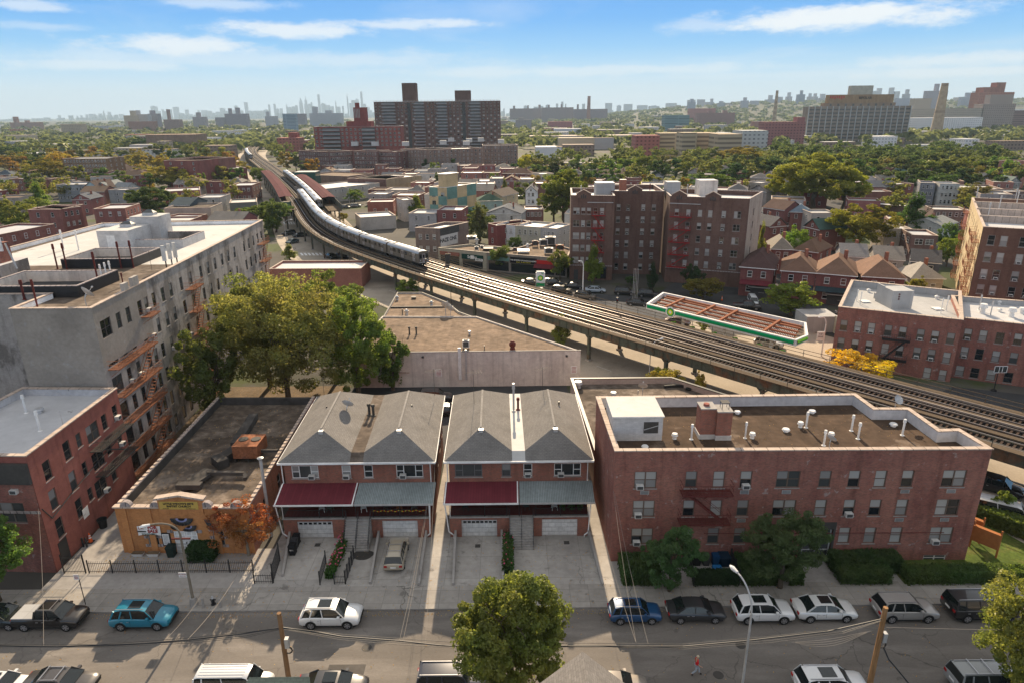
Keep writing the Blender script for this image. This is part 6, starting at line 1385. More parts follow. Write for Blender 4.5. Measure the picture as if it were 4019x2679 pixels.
F2=[A2+dd*.02+nn*2.4,A2+dd*19+nn*2.4,A2+dd*19+nn*18,A2+dd*.02+nn*16.2];F2=[tuple(p)for p in F2];r=thing('apartment_building','three storey brick flats with bright silvery roof behind the basketball yard','building',ctr(F2))
it=[(16,x,y,1.0,1.7,'one',a)for x,y,a in((1690,1235,1),(1870,1255,0),(2065,1282,0),(2280,1295,0),(1650,1445,1),(1825,1470,0),(2020,1495,0),(2230,1515,0))]+[(14,x,y,1.1,1.6,'one',0)for x,y in((1595,162),(1770,188),(1965,212),(2165,242))]
fo=facade(F2[0],F2[1],it);shell(r,F2,0,zf-.3,'brick_red','roof_silver',par=.8,th=.35,faces={0:fo},pin='roof_lgrey',cop='coping');windows(r,F2[0],F2[1],fo,BRN,pvs=(3,1,2,0),seed=33)
for x,y,k,h,rr,mt in((1860,990,'cap',1.5,.4,'white_paint'),(2200,1030,'cap',1.4,.4,'white_paint'),(2325,990,'cap',.9,.35,'white_paint'),(1820,950,'pipe',2.4,.08,'galv'),(1955,1015,'pipe',2.2,.08,'galv'),(2055,885,'fan',.7,.3,'white_paint'),(2065,970,'fan',.5,.3,'white_paint')):vent(r,P(16,x,y,zf-1.1),k,h,rr,mt)
p=P(14,1995,395,.02);m=MB();m.cyl((p.x,p.y,0),(p.x,p.y,3.0),.06,.06,6,'black_metal');m.cyl((p.x,p.y,0),(p.x,p.y,.2),.4,.35,10,'plastic_black');m.box(p.x-.9,p.y-.35,2.9,p.x+.9,p.y-.3,3.9,'glass_dim');
for z in(2.9,3.85):m.box(p.x-.92,p.y-.38,z,p.x+.92,p.y-.34,z+.07,'white_paint')
for x in(-.92,.85,-.25,.2):m.box(p.x+x,p.y-.38,2.9,p.x+x+.07,p.y-.34,3.9,'white_paint')
torus(m,(p.x,p.y-.65,3.05),.23,.02,'rust');tag(m.build('basketball_hoop'),'basketball hoop on a black post in the shaded yard','hoop')
z6=18.9;a=P(17,1875,1055,z6);b=P(17,2351,1082,z6);bk_=P(17,1740,712,z6);d=(V2(b)-V2(a));b2=V2(a)+d*2.2
PL=[(a.x,a.y),tuple(b2),tuple(b2+V2(bk_)-V2(a)),(bk_.x,bk_.y)]
r=thing('apartment_building','six storey brown block with yellow side wall covered in orange fire escapes','building',ctr(PL))
A,B=PL[0],PL[1];xs=[onwall(A,B,16,x,y)[0]for x,y in((1965,130),(2115,135),(2345,140))];zz_=[onwall(A,B,16,x,y)[1]for x,y in((1965,130),(1918,325),(1878,525),(1838,705))]
xs=[xs[0],xs[1],xs[2],xs[2]+2.0,xs[2]+5,xs[2]+8];zz_+=[zz_[-1]-3.0,zz_[-1]-6.0]
fo=[(u,z,1.05,1.7,'one')for z in zz_ if z>1.5 for u in xs]
sd=ops_((V2(PL[0])-V2(PL[3])).length,z6-1,6,9,.9,1.5)
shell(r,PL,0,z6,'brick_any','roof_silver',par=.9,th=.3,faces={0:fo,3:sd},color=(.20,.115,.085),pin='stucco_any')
w=[o for o in r.children if o.name.startswith('wall')][0]
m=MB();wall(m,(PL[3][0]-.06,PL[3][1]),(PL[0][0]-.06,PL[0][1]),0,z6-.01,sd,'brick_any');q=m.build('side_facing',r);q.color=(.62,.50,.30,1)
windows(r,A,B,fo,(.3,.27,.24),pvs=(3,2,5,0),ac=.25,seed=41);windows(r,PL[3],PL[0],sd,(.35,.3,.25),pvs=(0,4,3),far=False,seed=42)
Ls=(V2(PL[0])-V2(PL[3])).length
for k,(a_,b_)in enumerate(((Ls-5,Ls-.8),(Ls-14,Ls-9.5),(1,5.5))):fire_escape(r,PL[3],PL[0],a_,b_,[z6-2.9-2.95*i for i in range(6)],'rust',1.2)
m=MB();dd=(V2(PL[1])-V2(PL[0])).normalized();sdv=(V2(PL[3])-V2(PL[0])).normalized()
for k in(.28,.52,.78):
 q=V2(PL[0])+sdv*Ls*k;e=q+dd*22;n_=sdv*.5;m.hexa([Vector((q.x,q.y,z6-.9)),Vector((e.x,e.y,z6-.9)),Vector((e.x+n_.x,e.y+n_.y,z6-.9)),Vector((q.x+n_.x,q.y+n_.y,z6-.9))],[Vector((q.x,q.y,z6+.35)),Vector((e.x,e.y,z6+.35)),Vector((e.x+n_.x,e.y+n_.y,z6+.35)),Vector((q.x+n_.x,q.y+n_.y,z6+.35))],'coping')
 q=m.build('roof_parapet',r);m=MB()
for x,y in((1780,760),(2240,770),(1920,960),(2050,870),(2260,800)):vent(r,P(17,x,y,z6-.9),'pipe',3.2,.1,'galv')
zm=19.9
a=P(2,1583,822,zm);b=P(2,1885,825,zm);c=P(2,2010,826,zm);
LW=[(a.x,a.y),(b.x,b.y),(b.x+1.2,b.y+16),(a.x+1.2,a.y+16)]
RWa=(V2(b)+Vector((12.3,-1.8)));RWb=P(3,462,848,zm);RWc=P(3,565,800,zm)
def storeys(L,us,zs_,w=1.0,h=1.55,st='one'):return[(u,z,w,h,s_)for z in zs_ for u,s_ in us]
zs6=[zm-3.5-2.9*k for k in range(6)]
r=thing('apartment_building','six storey dark brick block with gabled parapets and red fire escapes','building',(30,160,0))
L1=(V2(LW[1])-V2(LW[0])).length
us=[(L1*.13,'two'),(L1*.29,'one'),(L1*.42,'one'),(L1*.57,'one'),(L1*.72,'one')]
f1=[(u,z,1.5 if s_=='two' else .95,1.5,s_,(i*3+int(z))%4==0)for z in zs6[:5]for i,(u,s_)in enumerate(us)]
COLR=(.20,.125,.10)
def seg(poly,ops,edges,zt,gab=None):
 used=shell(r,poly,0,zt,'brick_any','roof_silver',par=1.0,th=.35,faces=ops,color=COLR,cop='coping_tile',copw=.05)
s1=[(2.5+3*i,z,.9,1.4,'one',(i+int(z))%3==0)for z in zs6 for i in range(4)]
seg(LW,{0:f1,1:s1},0,zm);windows(r,LW[0],LW[1],f1,(.28,.26,.24),pvs=(3,1,2,5,0),seed=51);windows(r,LW[1],LW[2],s1,(.3,.28,.26),pvs=(3,0,1),seed=52)
MD=[(LW[2][0]-1.0,LW[1][1]+7.2),(RWa.x+.3,LW[1][1]+5.6),(RWa.x+1,LW[2][1]+5),(LW[2][0]-.5,LW[2][1]+5)]
LM=(V2(MD[1])-V2(MD[0])).length;f2=[(LM*k,z,.95,1.5,'one',(int(z*3)+int(k*9))%3==0)for z in zs6 for k in(.15,.33,.62,.82)]
seg(MD,{0:f2},0,zm+.3);windows(r,MD[0],MD[1],f2,(.28,.26,.24),pvs=(3,1,2,0),seed=53)
RW=[tuple(RWa),(RWb.x,RWb.y),(RWc.x,RWc.y+1),(RWa.x+2.0,RWa.y+17)]
LR=(V2(RW[1])-V2(RW[0])).length;us=[(LR*.10,'one'),(LR*.25,'one'),(LR*.40,'one'),(LR*.53,'one'),(LR*.70,'one'),(LR*.87,'two')]
f3=[(u,z,1.5 if s_=='two' else .95,1.5,s_,(i*2+int(z))%3==0)for z in zs6 for i,(u,s_)in enumerate(us)if z>2]
s3=[(6.,z,1.0,1.6,'one')for z in zs6]
seg(RW,{0:f3,1:s3},0,zm);windows(r,RW[0],RW[1],f3,(.28,.26,.24),pvs=(3,1,2,5,0),seed=54);windows(r,RW[1],RW[2],s3,(.3,.28,.26),pvs=(0,4),seed=55)
m=MB();wall(m,(RW[1][0]+.05,RW[1][1]),(RW[2][0]+.05,RW[2][1]),0,zm-.01,s3,'brick_any');q=m.build('side_facing',r);q.color=(.50,.44,.38,1)
for(A,B,uu,zt)in((LW[0],LW[1],L1*.29,zm),(MD[0],MD[1],LM*.45,zm+.3),(RW[0],RW[1],LR*.12,zm),(RW[0],RW[1],LR*.55,zm)):
 m=MB();slab(m,[(uu-1.7,zt-.5),(uu+1.7,zt-.5),(uu+1.7,zt+.35),(uu,zt+1.3),(uu-1.7,zt+.35)],-.3,.14,'brick_any');g_=m.build('parapet_gable',r);g_.color=COLR+(1,)
 m=MB();slab(m,[(uu-1.8,zt+.36),(uu,zt+1.31),(uu,zt+1.45),(uu-1.8,zt+.5)],-.33,.2,'coping');slab(m,[(uu+.002,zt+1.31),(uu+1.8,zt+.36),(uu+1.8,zt+.5),(uu+.002,zt+1.45)],-.33,.2,'coping');
 for k in(-.45,0,.45):slab(m,[(uu+k-.14,zt-.6),(uu+k+.14,zt-.6),(uu+k+.14,zt+.1+(.25 if k==0 else 0)),(uu+k-.14,zt+.1+(.25 if k==0 else 0))],.13,.16,'ac_dark')
 m.build('gable_trim',g_)
m=MB();obox(m,LW[0],LW[1],L1*.38,L1*.97,0,.15,zm-1.6,zm-1.45,'galv');obox(m,RW[0],RW[1],0,LR*.4,0,.15,zm-1.6,zm-1.45,'galv');obox(m,LW[0],LW[1],0,L1,0,.12,3.4,3.6,'coping_tile');obox(m,RW[0],RW[1],0,LR,0,.12,3.4,3.6,'coping_tile');m.build('cornice',r)
fire_escape(r,LW[0],LW[1],L1*.49,L1*.80,[z-.95 for z in zs6[:4]],'redbrown_metal' if False else 'fe_red',1.0)if 'fe_red' in MAT else None
if 'fe_red' not in MAT:pmat('fe_red',(.33,.03,.03),.7,noise=())
fire_escape(r,LW[0],LW[1],L1*.49,L1*.80,[z-.95 for z in zs6[:4]],'fe_red',1.0,flip=True);fire_escape(r,RW[0],RW[1],LR*.02,LR*.30,[z-.95 for z in zs6[:5]],'fe_red',1.0)
for(x0,y0,dx,dy,h,mt)in((LW[0][0]+6.5,LW[0][1]+6,4.5,4,3.2,'roof_lgrey'),(MD[0][0]+3,MD[0][1]+6,1.6,1.6,3.4,'brick_house'),(RW[0][0]+1,RW[0][1]+8,3.2,3.4,3.4,'roof_lgrey'),(RW[0][0]+9,RW[0][1]+9,4.4,4,3.6,'brick_white')):
 m=MB();m.box(x0,y0,zm-1,x0+dx,y0+dy,zm-1+h,mt,'roof_silver');m.build('roof_bulkhead',r)
for k in range(9):vent(r,(LW[0][0]+3+k*4.3,LW[0][1]+7+(k%3)*2.5,zm-1),'pipe',2.6,.09,('galv','redbrown_metal','dark_metal')[k%3])
A,B=LW[0],LW[1];m=MB();obox(m,A,B,L1*.63,L1*.86,.01,.06,.4,2.9,'glass');obox(m,A,B,L1*.6,L1*.88,.02,.9,3.0,3.2,'awning_dark');obox(m,A,B,L1*.1,L1*.2,.01,.05,.0,2.4,'ac_dark');m.build('bar_front',r)
sh=[(-19.3,174.8),(-6.3,167.5),(2.2,172.5),(-11,179.5)]
def shopfront(r,A,B,u0,u1,mt,txt=None,col='white_paint',size=.7,z=3.5,h=.9,win=True,aw=None):
 m=MB();obox(m,A,B,u0,u1,.02,.18,z-h/2,z+h/2,mt);s_=m.build('shop_sign',r)
 if txt:text(txt,s_,A,B,(u0+u1)/2,z,size,col,.2,bold=.012)
 if win:m=MB();obox(m,A,B,u0+.2,u1-.2,.02,.05,.4,z-h/2-.15,'glass');m.build('shop_window',r)
 if aw:m=MB();lo=[ptw(A,B,u0,1.2,z-h/2-.9),ptw(A,B,u1,1.2,z-h/2-.9),ptw(A,B,u1,.02,z-h/2),ptw(A,B,u0,.02,z-h/2)];m.hexa(lo,[p+Vector((0,0,.06))for p in lo],aw);m.build('awning',r)
 return s_
pmat('sign_green',(.01,.05,.04),.5,noise=());pmat('sign_red',(.45,.03,.03),.5,noise=());pmat('sign_black',(.015,.015,.02),.4,noise=());pmat('bp_green',(.0,.30,.10),.35,noise=());pmat('bp_lime',(.25,.62,.05),.35,noise=());pmat('bp_yellow',(.9,.8,.05),.4,noise=());pmat('teal',(.15,.27,.24),.9);pmat('balcony_grey',(.26,.26,.27),.9);pmat('tan_wall',(.52,.40,.24),.85);pmat('cream_wall',(.55,.48,.35),.9)
r,po=BD(0,0,0,0,0,4.7,0,(.36,.33,.24),'tan parapet shop with a dark green fitness sign','stucco_any','roof_tan',1,0,0,poly=sh,cat='shop',name='shop',cop='dark_metal')
A,B=sh[0],sh[1];LL=(V2(B)-V2(A)).length;u,_=onwall(A,B,12,690,355);shopfront(r,A,B,u-1.3,u+5.2,'sign_green','So Fitt',size=1.1,z=3.2,h=1.3);m=MB();u2,_=onwall(A,B,12,765,350);obox(m,A,B,u2-.5,u2+.5,.2,.24,2.75,3.7,'white_paint');obox(m,A,B,u2+.9,u2+3.2,.19,.22,2.4,3.0,'white_paint');q=m.build('sign_panel',r);text('HEALTH',q,A,B,u2+2.05,2.7,.45,'sign_black',.24,bold=.01);shopfront(r,A,B,.6,u-2.0,'brick_house','BAR',size=.5)
sh2=[(-6.2,167.6),(13.5,159.2),(15.6,171.5),(8.6,183.5),(1.2,172.8)]
r,po=BD(0,0,0,0,0,4.7,0,(.30,.26,.22),'wide shop building with pale brown roof, black sign boards and red awning','brick_any','roof_tan',1,0,0,poly=sh2,cat='shop',name='shop',par=.35)
A,B=sh2[0],sh2[1];LL=(V2(B)-V2(A)).length;u,_=onwall(A,B,12,1380,390);shopfront(r,A,B,.3,u-4.2,'teal',None,z=3.4);s_=shopfront(r,A,B,u-3.9,u+3.2,'sign_black','THE ARTISTRY OF DANCE ACADEMY',size=.42,z=3.4,h=1.5);text('BALLET  TAP  JAZZ  HIP HOP',s_,A,B,u-.3,2.95,.3,'bp_yellow',.2);u3,_=onwall(A,B,12,1600,430);shopfront(r,A,B,u3-2.3,u3+2.9,'sign_red',None,z=3.4,aw='awning_red');shopfront(r,A,B,u3+3.0,LL-.2,'sign_black','FOOD',size=.5)
for x,y,k,h,rr,mt in((1500,200,'unit',1.4,.8,'redbrown_metal'),(1600,195,'unit',1.7,1.1,'ac_white'),(1680,185,'unit',2.2,1.4,'ac_white'),(1660,290,'unit',1.5,1.1,'ac_white'),(1790,250,'unit',1.4,1.0,'rust'),(1412,215,'fan',1.1,.4,'white_paint'),(1262,262,'unit',.9,.5,'redbrown_metal'),(1362,270,'box',.5,1.3,'galv'),(812,255,'unit',1.1,.5,'ac_white'),(875,240,'unit',1.0,.4,'ac_white'),(945,235,'box',.3,1.2,'dark_metal'),(755,130,'unit',1.2,1.3,'galv'),(815,180,'fan',1.8,.4,'galv')):
 vent(r,P(12,x,y,4.5),k,h,rr,mt)
z=8.4;A_=P(2,507,1045,z);B_=P(2,678,1050,z);C_=P(2,875,1006,z)
po=[(A_.x,A_.y),(B_.x,B_.y),(C_.x,C_.y),(C_.x+V2(A_).x-V2(B_).x,C_.y+.6)]
r=thing('brick_building','grey brown two storey block with a white painted graffiti side wall','building',ctr(po));L1=(V2(po[1])-V2(po[0])).length
fo=[(L1*k,zz,.95,1.5,'one',a)for zz,ar in((6.0,(1,0,1)),(2.7,(0,0,0)))for k,a in zip((.2,.48,.76),ar)]
shell(r,po,0,z,'brick_any','roof_silver',par=.7,faces={0:fo},color=(.27,.21,.18));windows(r,po[0],po[1],fo,WHT,seed=61)
L2=(V2(po[2])-V2(po[1])).length;m=MB();obox(m,po[1],po[2],.05,L2*.6,.01,.03,3.2,6.3,'white_brickpaint');q=m.build('painted_patch',r);text('HAZE ONE',q,po[1],po[2],L2*.27,4.9,1.5,'sign_black',.035,bold=.05)
m=MB();obox(m,po[1],po[2],.05,L2*.66,.008,.02,6.35,z-.1,'ac_dark');m.build('tarred_patch',r)
z=13.;a=P(2,602,764,z);b=P(2,726,768,z);c=P(2,928,738,z)
po=[(a.x,a.y),(b.x,b.y),(c.x,c.y),(a.x+c.x-b.x,a.y+c.y-b.y)];r=thing('apartment_building','four storey block chequered in teal and beige with stair tower','building',ctr(po))
L1=(V2(po[1])-V2(po[0])).length;L2=(V2(po[2])-V2(po[1])).length
fo=[(L1*k,z-2.6-3*i,1.5,1.6,'two',False)for i in range(4)for k in(.26,.76)]
shell(r,po,0,z,'tan_wall','roof_silver',par=.5,faces={0:fo},cop='white_paint');windows(r,po[0],po[1],fo,(.2,.25,.25),seed=62,ac=.5)
m=MB()
for i in range(4):
 for k in range(2):
  if(i+k)%2==0:
   zt=z-.02-i*3.1;zb_=max(0,zt-3.1)
   wall(m,ptw(po[0],po[1],L1*(.02+.49*k),.03,0).xy,ptw(po[0],po[1],L1*(.49+.49*k),.03,0).xy,zb_,zt,[(o[0]-L1*(.02+.49*k),)+o[1:]for o in fo],'teal',dep=.02)
for i in range(3):
 for k in range(3):
  if(i+k)%2==(0 if True else 1):zt=z-.02-i*4.2;obox(m,po[1],po[2],L2*k/3+.01,L2*(k+1)/3-.01,.005,.03,max(0,zt-4.2),zt,'teal')
m.build('painted_panels',r)
m=MB();d1=(V2(po[1])-V2(po[0])).normalized();d2=(V2(po[3])-V2(po[0])).normalized();q=V2(po[0])+d1*(L1*.50)+d2*.5;e=[q,q+d1*L1*.42,q+d1*L1*.42+d2*7,q+d2*7];m.prism([tuple(v)for v in e],z-.4,z+4.6,'tan_wall','roof_white');tw=m.build('stair_tower',r);m=MB();v=[p for p in e];m.prism([tuple(p)for p in(q-d1*.3-d2*.3,q+d1*(L1*.42+.3)-d2*.3,q+d1*(L1*.42+.3)+d2*7.3,q-d1*.3+d2*7.3)],z+4.605,z+4.8,'white_paint');m.build('tower_cap',tw)
obs=[(2,178,868,355,865,6.5,9,(.42,.13,.08),'small orange brick house with square brick roof hut beside the train',dict(fl=1,nc=2,ns=1)),(2,425,855,505,850,8,9,(.50,.42,.36),'narrow beige building left of the tall pointed tree',dict(fl=2,nc=1,ns=1,wall_='stucco_any')),(2,130,975,375,960,4.5,12,(.42,.38,.34),'low pale building with black graffiti on its wall beside the train',dict(fl=1,nc=0,ns=0,wall_='stucco_any')),(15,332,1018,545,1040,6.6,10,(.62,.64,.66),'white end rowhouse with washing on its deck',dict(fl=2,nc=3,ns=2,wall_='stucco_any')),(15,547,1040,845,1062,6.6,10,(.46,.43,.33),'beige rowhouse between the white and the grey one',dict(fl=2,nc=4,ns=0,wall_='stucco_any')),(15,847,1062,1035,1078,6.6,10,(.42,.41,.41),'grey rowhouse joined to the beige one',dict(fl=2,nc=3,ns=3,wall_='stucco_any')),(15,225,1012,330,1040,6.6,12,(.32,.07,.06),'maroon walled house hidden by the ivy covered tree',dict(fl=2,nc=1,ns=2)),(15,658,850,880,848,6.5,9,(.28,.12,.09),'brick rowhouse with stepped parapet below the white gabled house',dict(fl=2,nc=4,ns=2)),(15,92,548,310,545,8,10,(.30,.31,.32),'grey stucco house behind the teal block',dict(fl=2,nc=3,ns=2,wall_='stucco_any')),(15,842,432,1000,425,8.5,10,(.52,.44,.34),'beige flat roofed house left of the huge tree',dict(fl=2,nc=4,ns=2,wall_='stucco_any')),(15,1420,505,1570,508,6.5,10,(.33,.09,.08),'red brick house with white roof behind the water tanks',dict(fl=2,nc=2,ns=2)),(15,1060,295,1470,300,7,12,(.40,.36,.32),'row of low houses with glaring pale roofs beyond the big tree',dict(fl=2,nc=6,ns=2)),(15,830,258,1010,262,7,12,(.26,.10,.09),'dark red brick house beside the yellow green tree',dict(fl=2,nc=4,ns=2)),(11,470,1490,1550,1485,4.6,9,(.34,.12,.08),'low red walled shop with bright silver roof beyond the big tree',dict(fl=1,nc=0,ns=0,wall_='stucco_any')),(11,1110,550,1768,478,6.5,22,(.42,.38,.33),'white tiled pharmacy building with long white roof',dict(fl=2,nc=8,ns=3,wall_='stucco_any',w=1.3)),(11,1845,435,2262,390,8,20,(.50,.36,.18),'yellow brick store with billboard and flag on its wall',dict(fl=1,nc=0,ns=0)),(11,1390,425,1845,435,8,20,(.26,.13,.10),'brown brick store with cluttered roof left of the yellow one',dict(fl=1,nc=0,ns=0,roof='roof_tan')),(11,900,380,1390,400,7,22,(.30,.18,.14),'low brown store with black parapets before the brown block',dict(fl=1,nc=0,ns=0,roof='roof_tan')),(11,0,310,200,300,9.5,26,(.30,.09,.08),'long red brick wing behind the left platform tree',dict(fl=3,nc=0,ns=0)),(11,0,510,265,505,7.5,16,(.26,.10,.08),'corner store of dark brick left of the left platform',dict(fl=2,nc=4,ns=3,w=1.2)),(11,0,715,320,700,4.8,14,(.16,.17,.16),'low bank building with grey front and white roof',dict(fl=1,nc=0,ns=0,wall_='stucco_any',roof='roof_white')),(1,1075,980,1275,985,5.0,12,(.40,.14,.09),'low orange brick box behind the grey block roof',dict(fl=1,nc=0,ns=2)),(1,1130,912,1450,905,6.5,14,(.40,.33,.27),'tan wall building with red and white posters and mural',dict(fl=2,nc=0,ns=0,wall_='stucco_any',roof='roof_tar')),(18,325,855,710,850,10,13,(.37,.12,.09),'three storey red brick house with silver roof, left part',dict(fl=3,nc=2,ns=0,far=False)),(18,712,848,955,815,10,13,(.33,.10,.08),'recessed middle of the red brick house with tall chimney',dict(fl=3,nc=3,ns=0,far=False)),(18,1098,845,1470,835,10,13,(.36,.12,.09),'three storey red brick house with silver roof, right part',dict(fl=3,nc=3,ns=4,far=False)),(18,-100,1165,640,1020,9.3,12,(.34,.11,.08),'red brick house cut by the left edge behind the roof antennas',dict(fl=3,nc=5,ns=2)),(18,655,560,1060,555,8,14,(.27,.29,.32),'blue grey three storey house with white windows',dict(fl=2,nc=9,ns=2,wall_='siding_any')),(18,1272,620,1475,620,6.5,10,(.30,.31,.32),'small grey and white extension beside the light blue house',dict(fl=2,nc=1,ns=1,wall_='siding_any')),(18,-60,635,215,610,6.5,14,(.38,.09,.08),'red houses with pale roofs at the left edge',dict(fl=2,nc=3,ns=2)),(18,1930,640,2351,620,6.5,16,(.38,.10,.09),'bright red flat roofed house beside the dark green tree',dict(fl=2,nc=5,ns=2)),(18,2000,250,2400,262,15,22,(.25,.10,.08),'five storey red brick apartment with pink bands and roof tank',dict(fl=5,nc=8,ns=0,roof='roof_tan')),(1,1375,582,1570,560,15,22,(.35,.10,.08),'bare red side of the five storey brick apartment',dict(fl=5,nc=0,ns=3,roof='roof_tan')),(1,1570,640,1700,625,8,18,(.32,.09,.08),'low red wing beside the five storey brick apartment',dict(fl=2,nc=0,ns=0,roof='roof_white')),(18,730,252,1255,248,14.5,18,(.30,.18,.09),'five storey tan brick apartment with dark fire escapes',dict(fl=5,nc=14,ns=3)),(17,500,640,800,640,6.5,9,(.34,.13,.10),'plain red brick rowhouse with bright framed roof below the green trees',dict(fl=2,nc=0,ns=2)),(17,335,530,650,520,7,9,(.27,.09,.09),'dark brick duplex with white windows right of the giant tree',dict(fl=2,nc=4,ns=1)),(17,735,560,1060,545,7,9,(.27,.09,.09),'dark brick duplex with central chimney below the gambrel houses',dict(fl=2,nc=4,ns=1)),(17,1135,535,1315,540,9,9,(.22,.23,.27),'slate blue three storey house standing alone',dict(fl=3,nc=3,ns=2,wall_='siding_any')),(17,1365,545,1600,548,9,9,(.55,.55,.52),'pale three storey house with white rear porches',dict(fl=3,nc=4,ns=2,wall_='siding_any')),(17,1600,600,2110,610,7,17,(.24,.15,.12),'wide low building with ribbed white skylight roof',dict(fl=2,nc=0,ns=2,roof='roof_white')),(17,2110,640,2400,640,7,9,(.24,.17,.14),'row of brown houses with white windows at the right edge',dict(fl=2,nc=6,ns=1)),(17,2060,275,2280,285,13.5,12,(.55,.22,.15),'new orange brick apartment tower at the right edge',dict(fl=4,nc=2,ns=2,st='two',w=1.7)),(17,1740,425,1945,430,8,9,(.55,.50,.44),'cream house with white parapet left of the orange tower',dict(fl=2,nc=3,ns=1,wall_='stucco_any')),(17,655,360,800,365,8,9,(.28,.10,.09),'red brick house with white windows beside the mint house',dict(fl=2,nc=3,ns=1)),(17,345,440,530,445,7,9,(.50,.47,.44),'white roofed beige house right of the giant tree',dict(fl=2,nc=2,ns=1,wall_='stucco_any',roof='roof_white')),(17,470,780,955,812,5,9,(.25,.15,.11),'long brown garage row with bright white roof',dict(fl=1,nc=0,ns=0,roof='roof_white')),(17,1290,850,1700,860,6,10,(.27,.18,.14),'long flat brown row with white roof right of the fir tree',dict(fl=2,nc=5,ns=0,roof='roof_white')),(17,755,960,1000,970,6.6,9,(.27,.13,.10),'flat brick house with white roof behind the fir tree',dict(fl=2,nc=2,ns=1,roof='roof_white')),(17,725,1075,1035,1080,6.8,10,(.50,.42,.32),'tan two flat house with long balcony and striped awning',dict(fl=2,nc=4,ns=1,wall_='stucco_any')),(17,1035,1150,1345,1160,6.8,10,(.30,.17,.14),'brown brick two flat house with peaked parapet',dict(fl=2,nc=2,ns=2,st='two',w=1.9)),(3,745,915-15,745+1,1,1,1,(0,0,0),None,{}),(3,890,945,1060,945,7,9,(.40,.36,.33),'twin porch house with blue grey roof, left half',dict(fl=2,nc=2,ns=1,wall_='siding_any',roof='roof_lgrey')),(3,1062,945,1165,948,7,9,(.30,.15,.12),'twin porch house with pale roof, right half',dict(fl=2,nc=2,ns=1,roof='roof_silver')),(3,435,730,540,738,7,10,(.40,.37,.34),'grey and white house right of the willow like tree',dict(fl=2,nc=2,ns=2,wall_='siding_any')),(3,355,735,430,735,7,10,(.33,.08,.07),'narrow red house right of the willow like tree',dict(fl=2,nc=1,ns=1)),(2,1710,1,1,1,1,1,(0,0,0),None,{}),]
for t,x0,y0,x1,y1,z,dep,col,lb,kw in obs:
 if lb:BD(t,x0,y0,x1,y1,z,dep,col,lb,**kw)
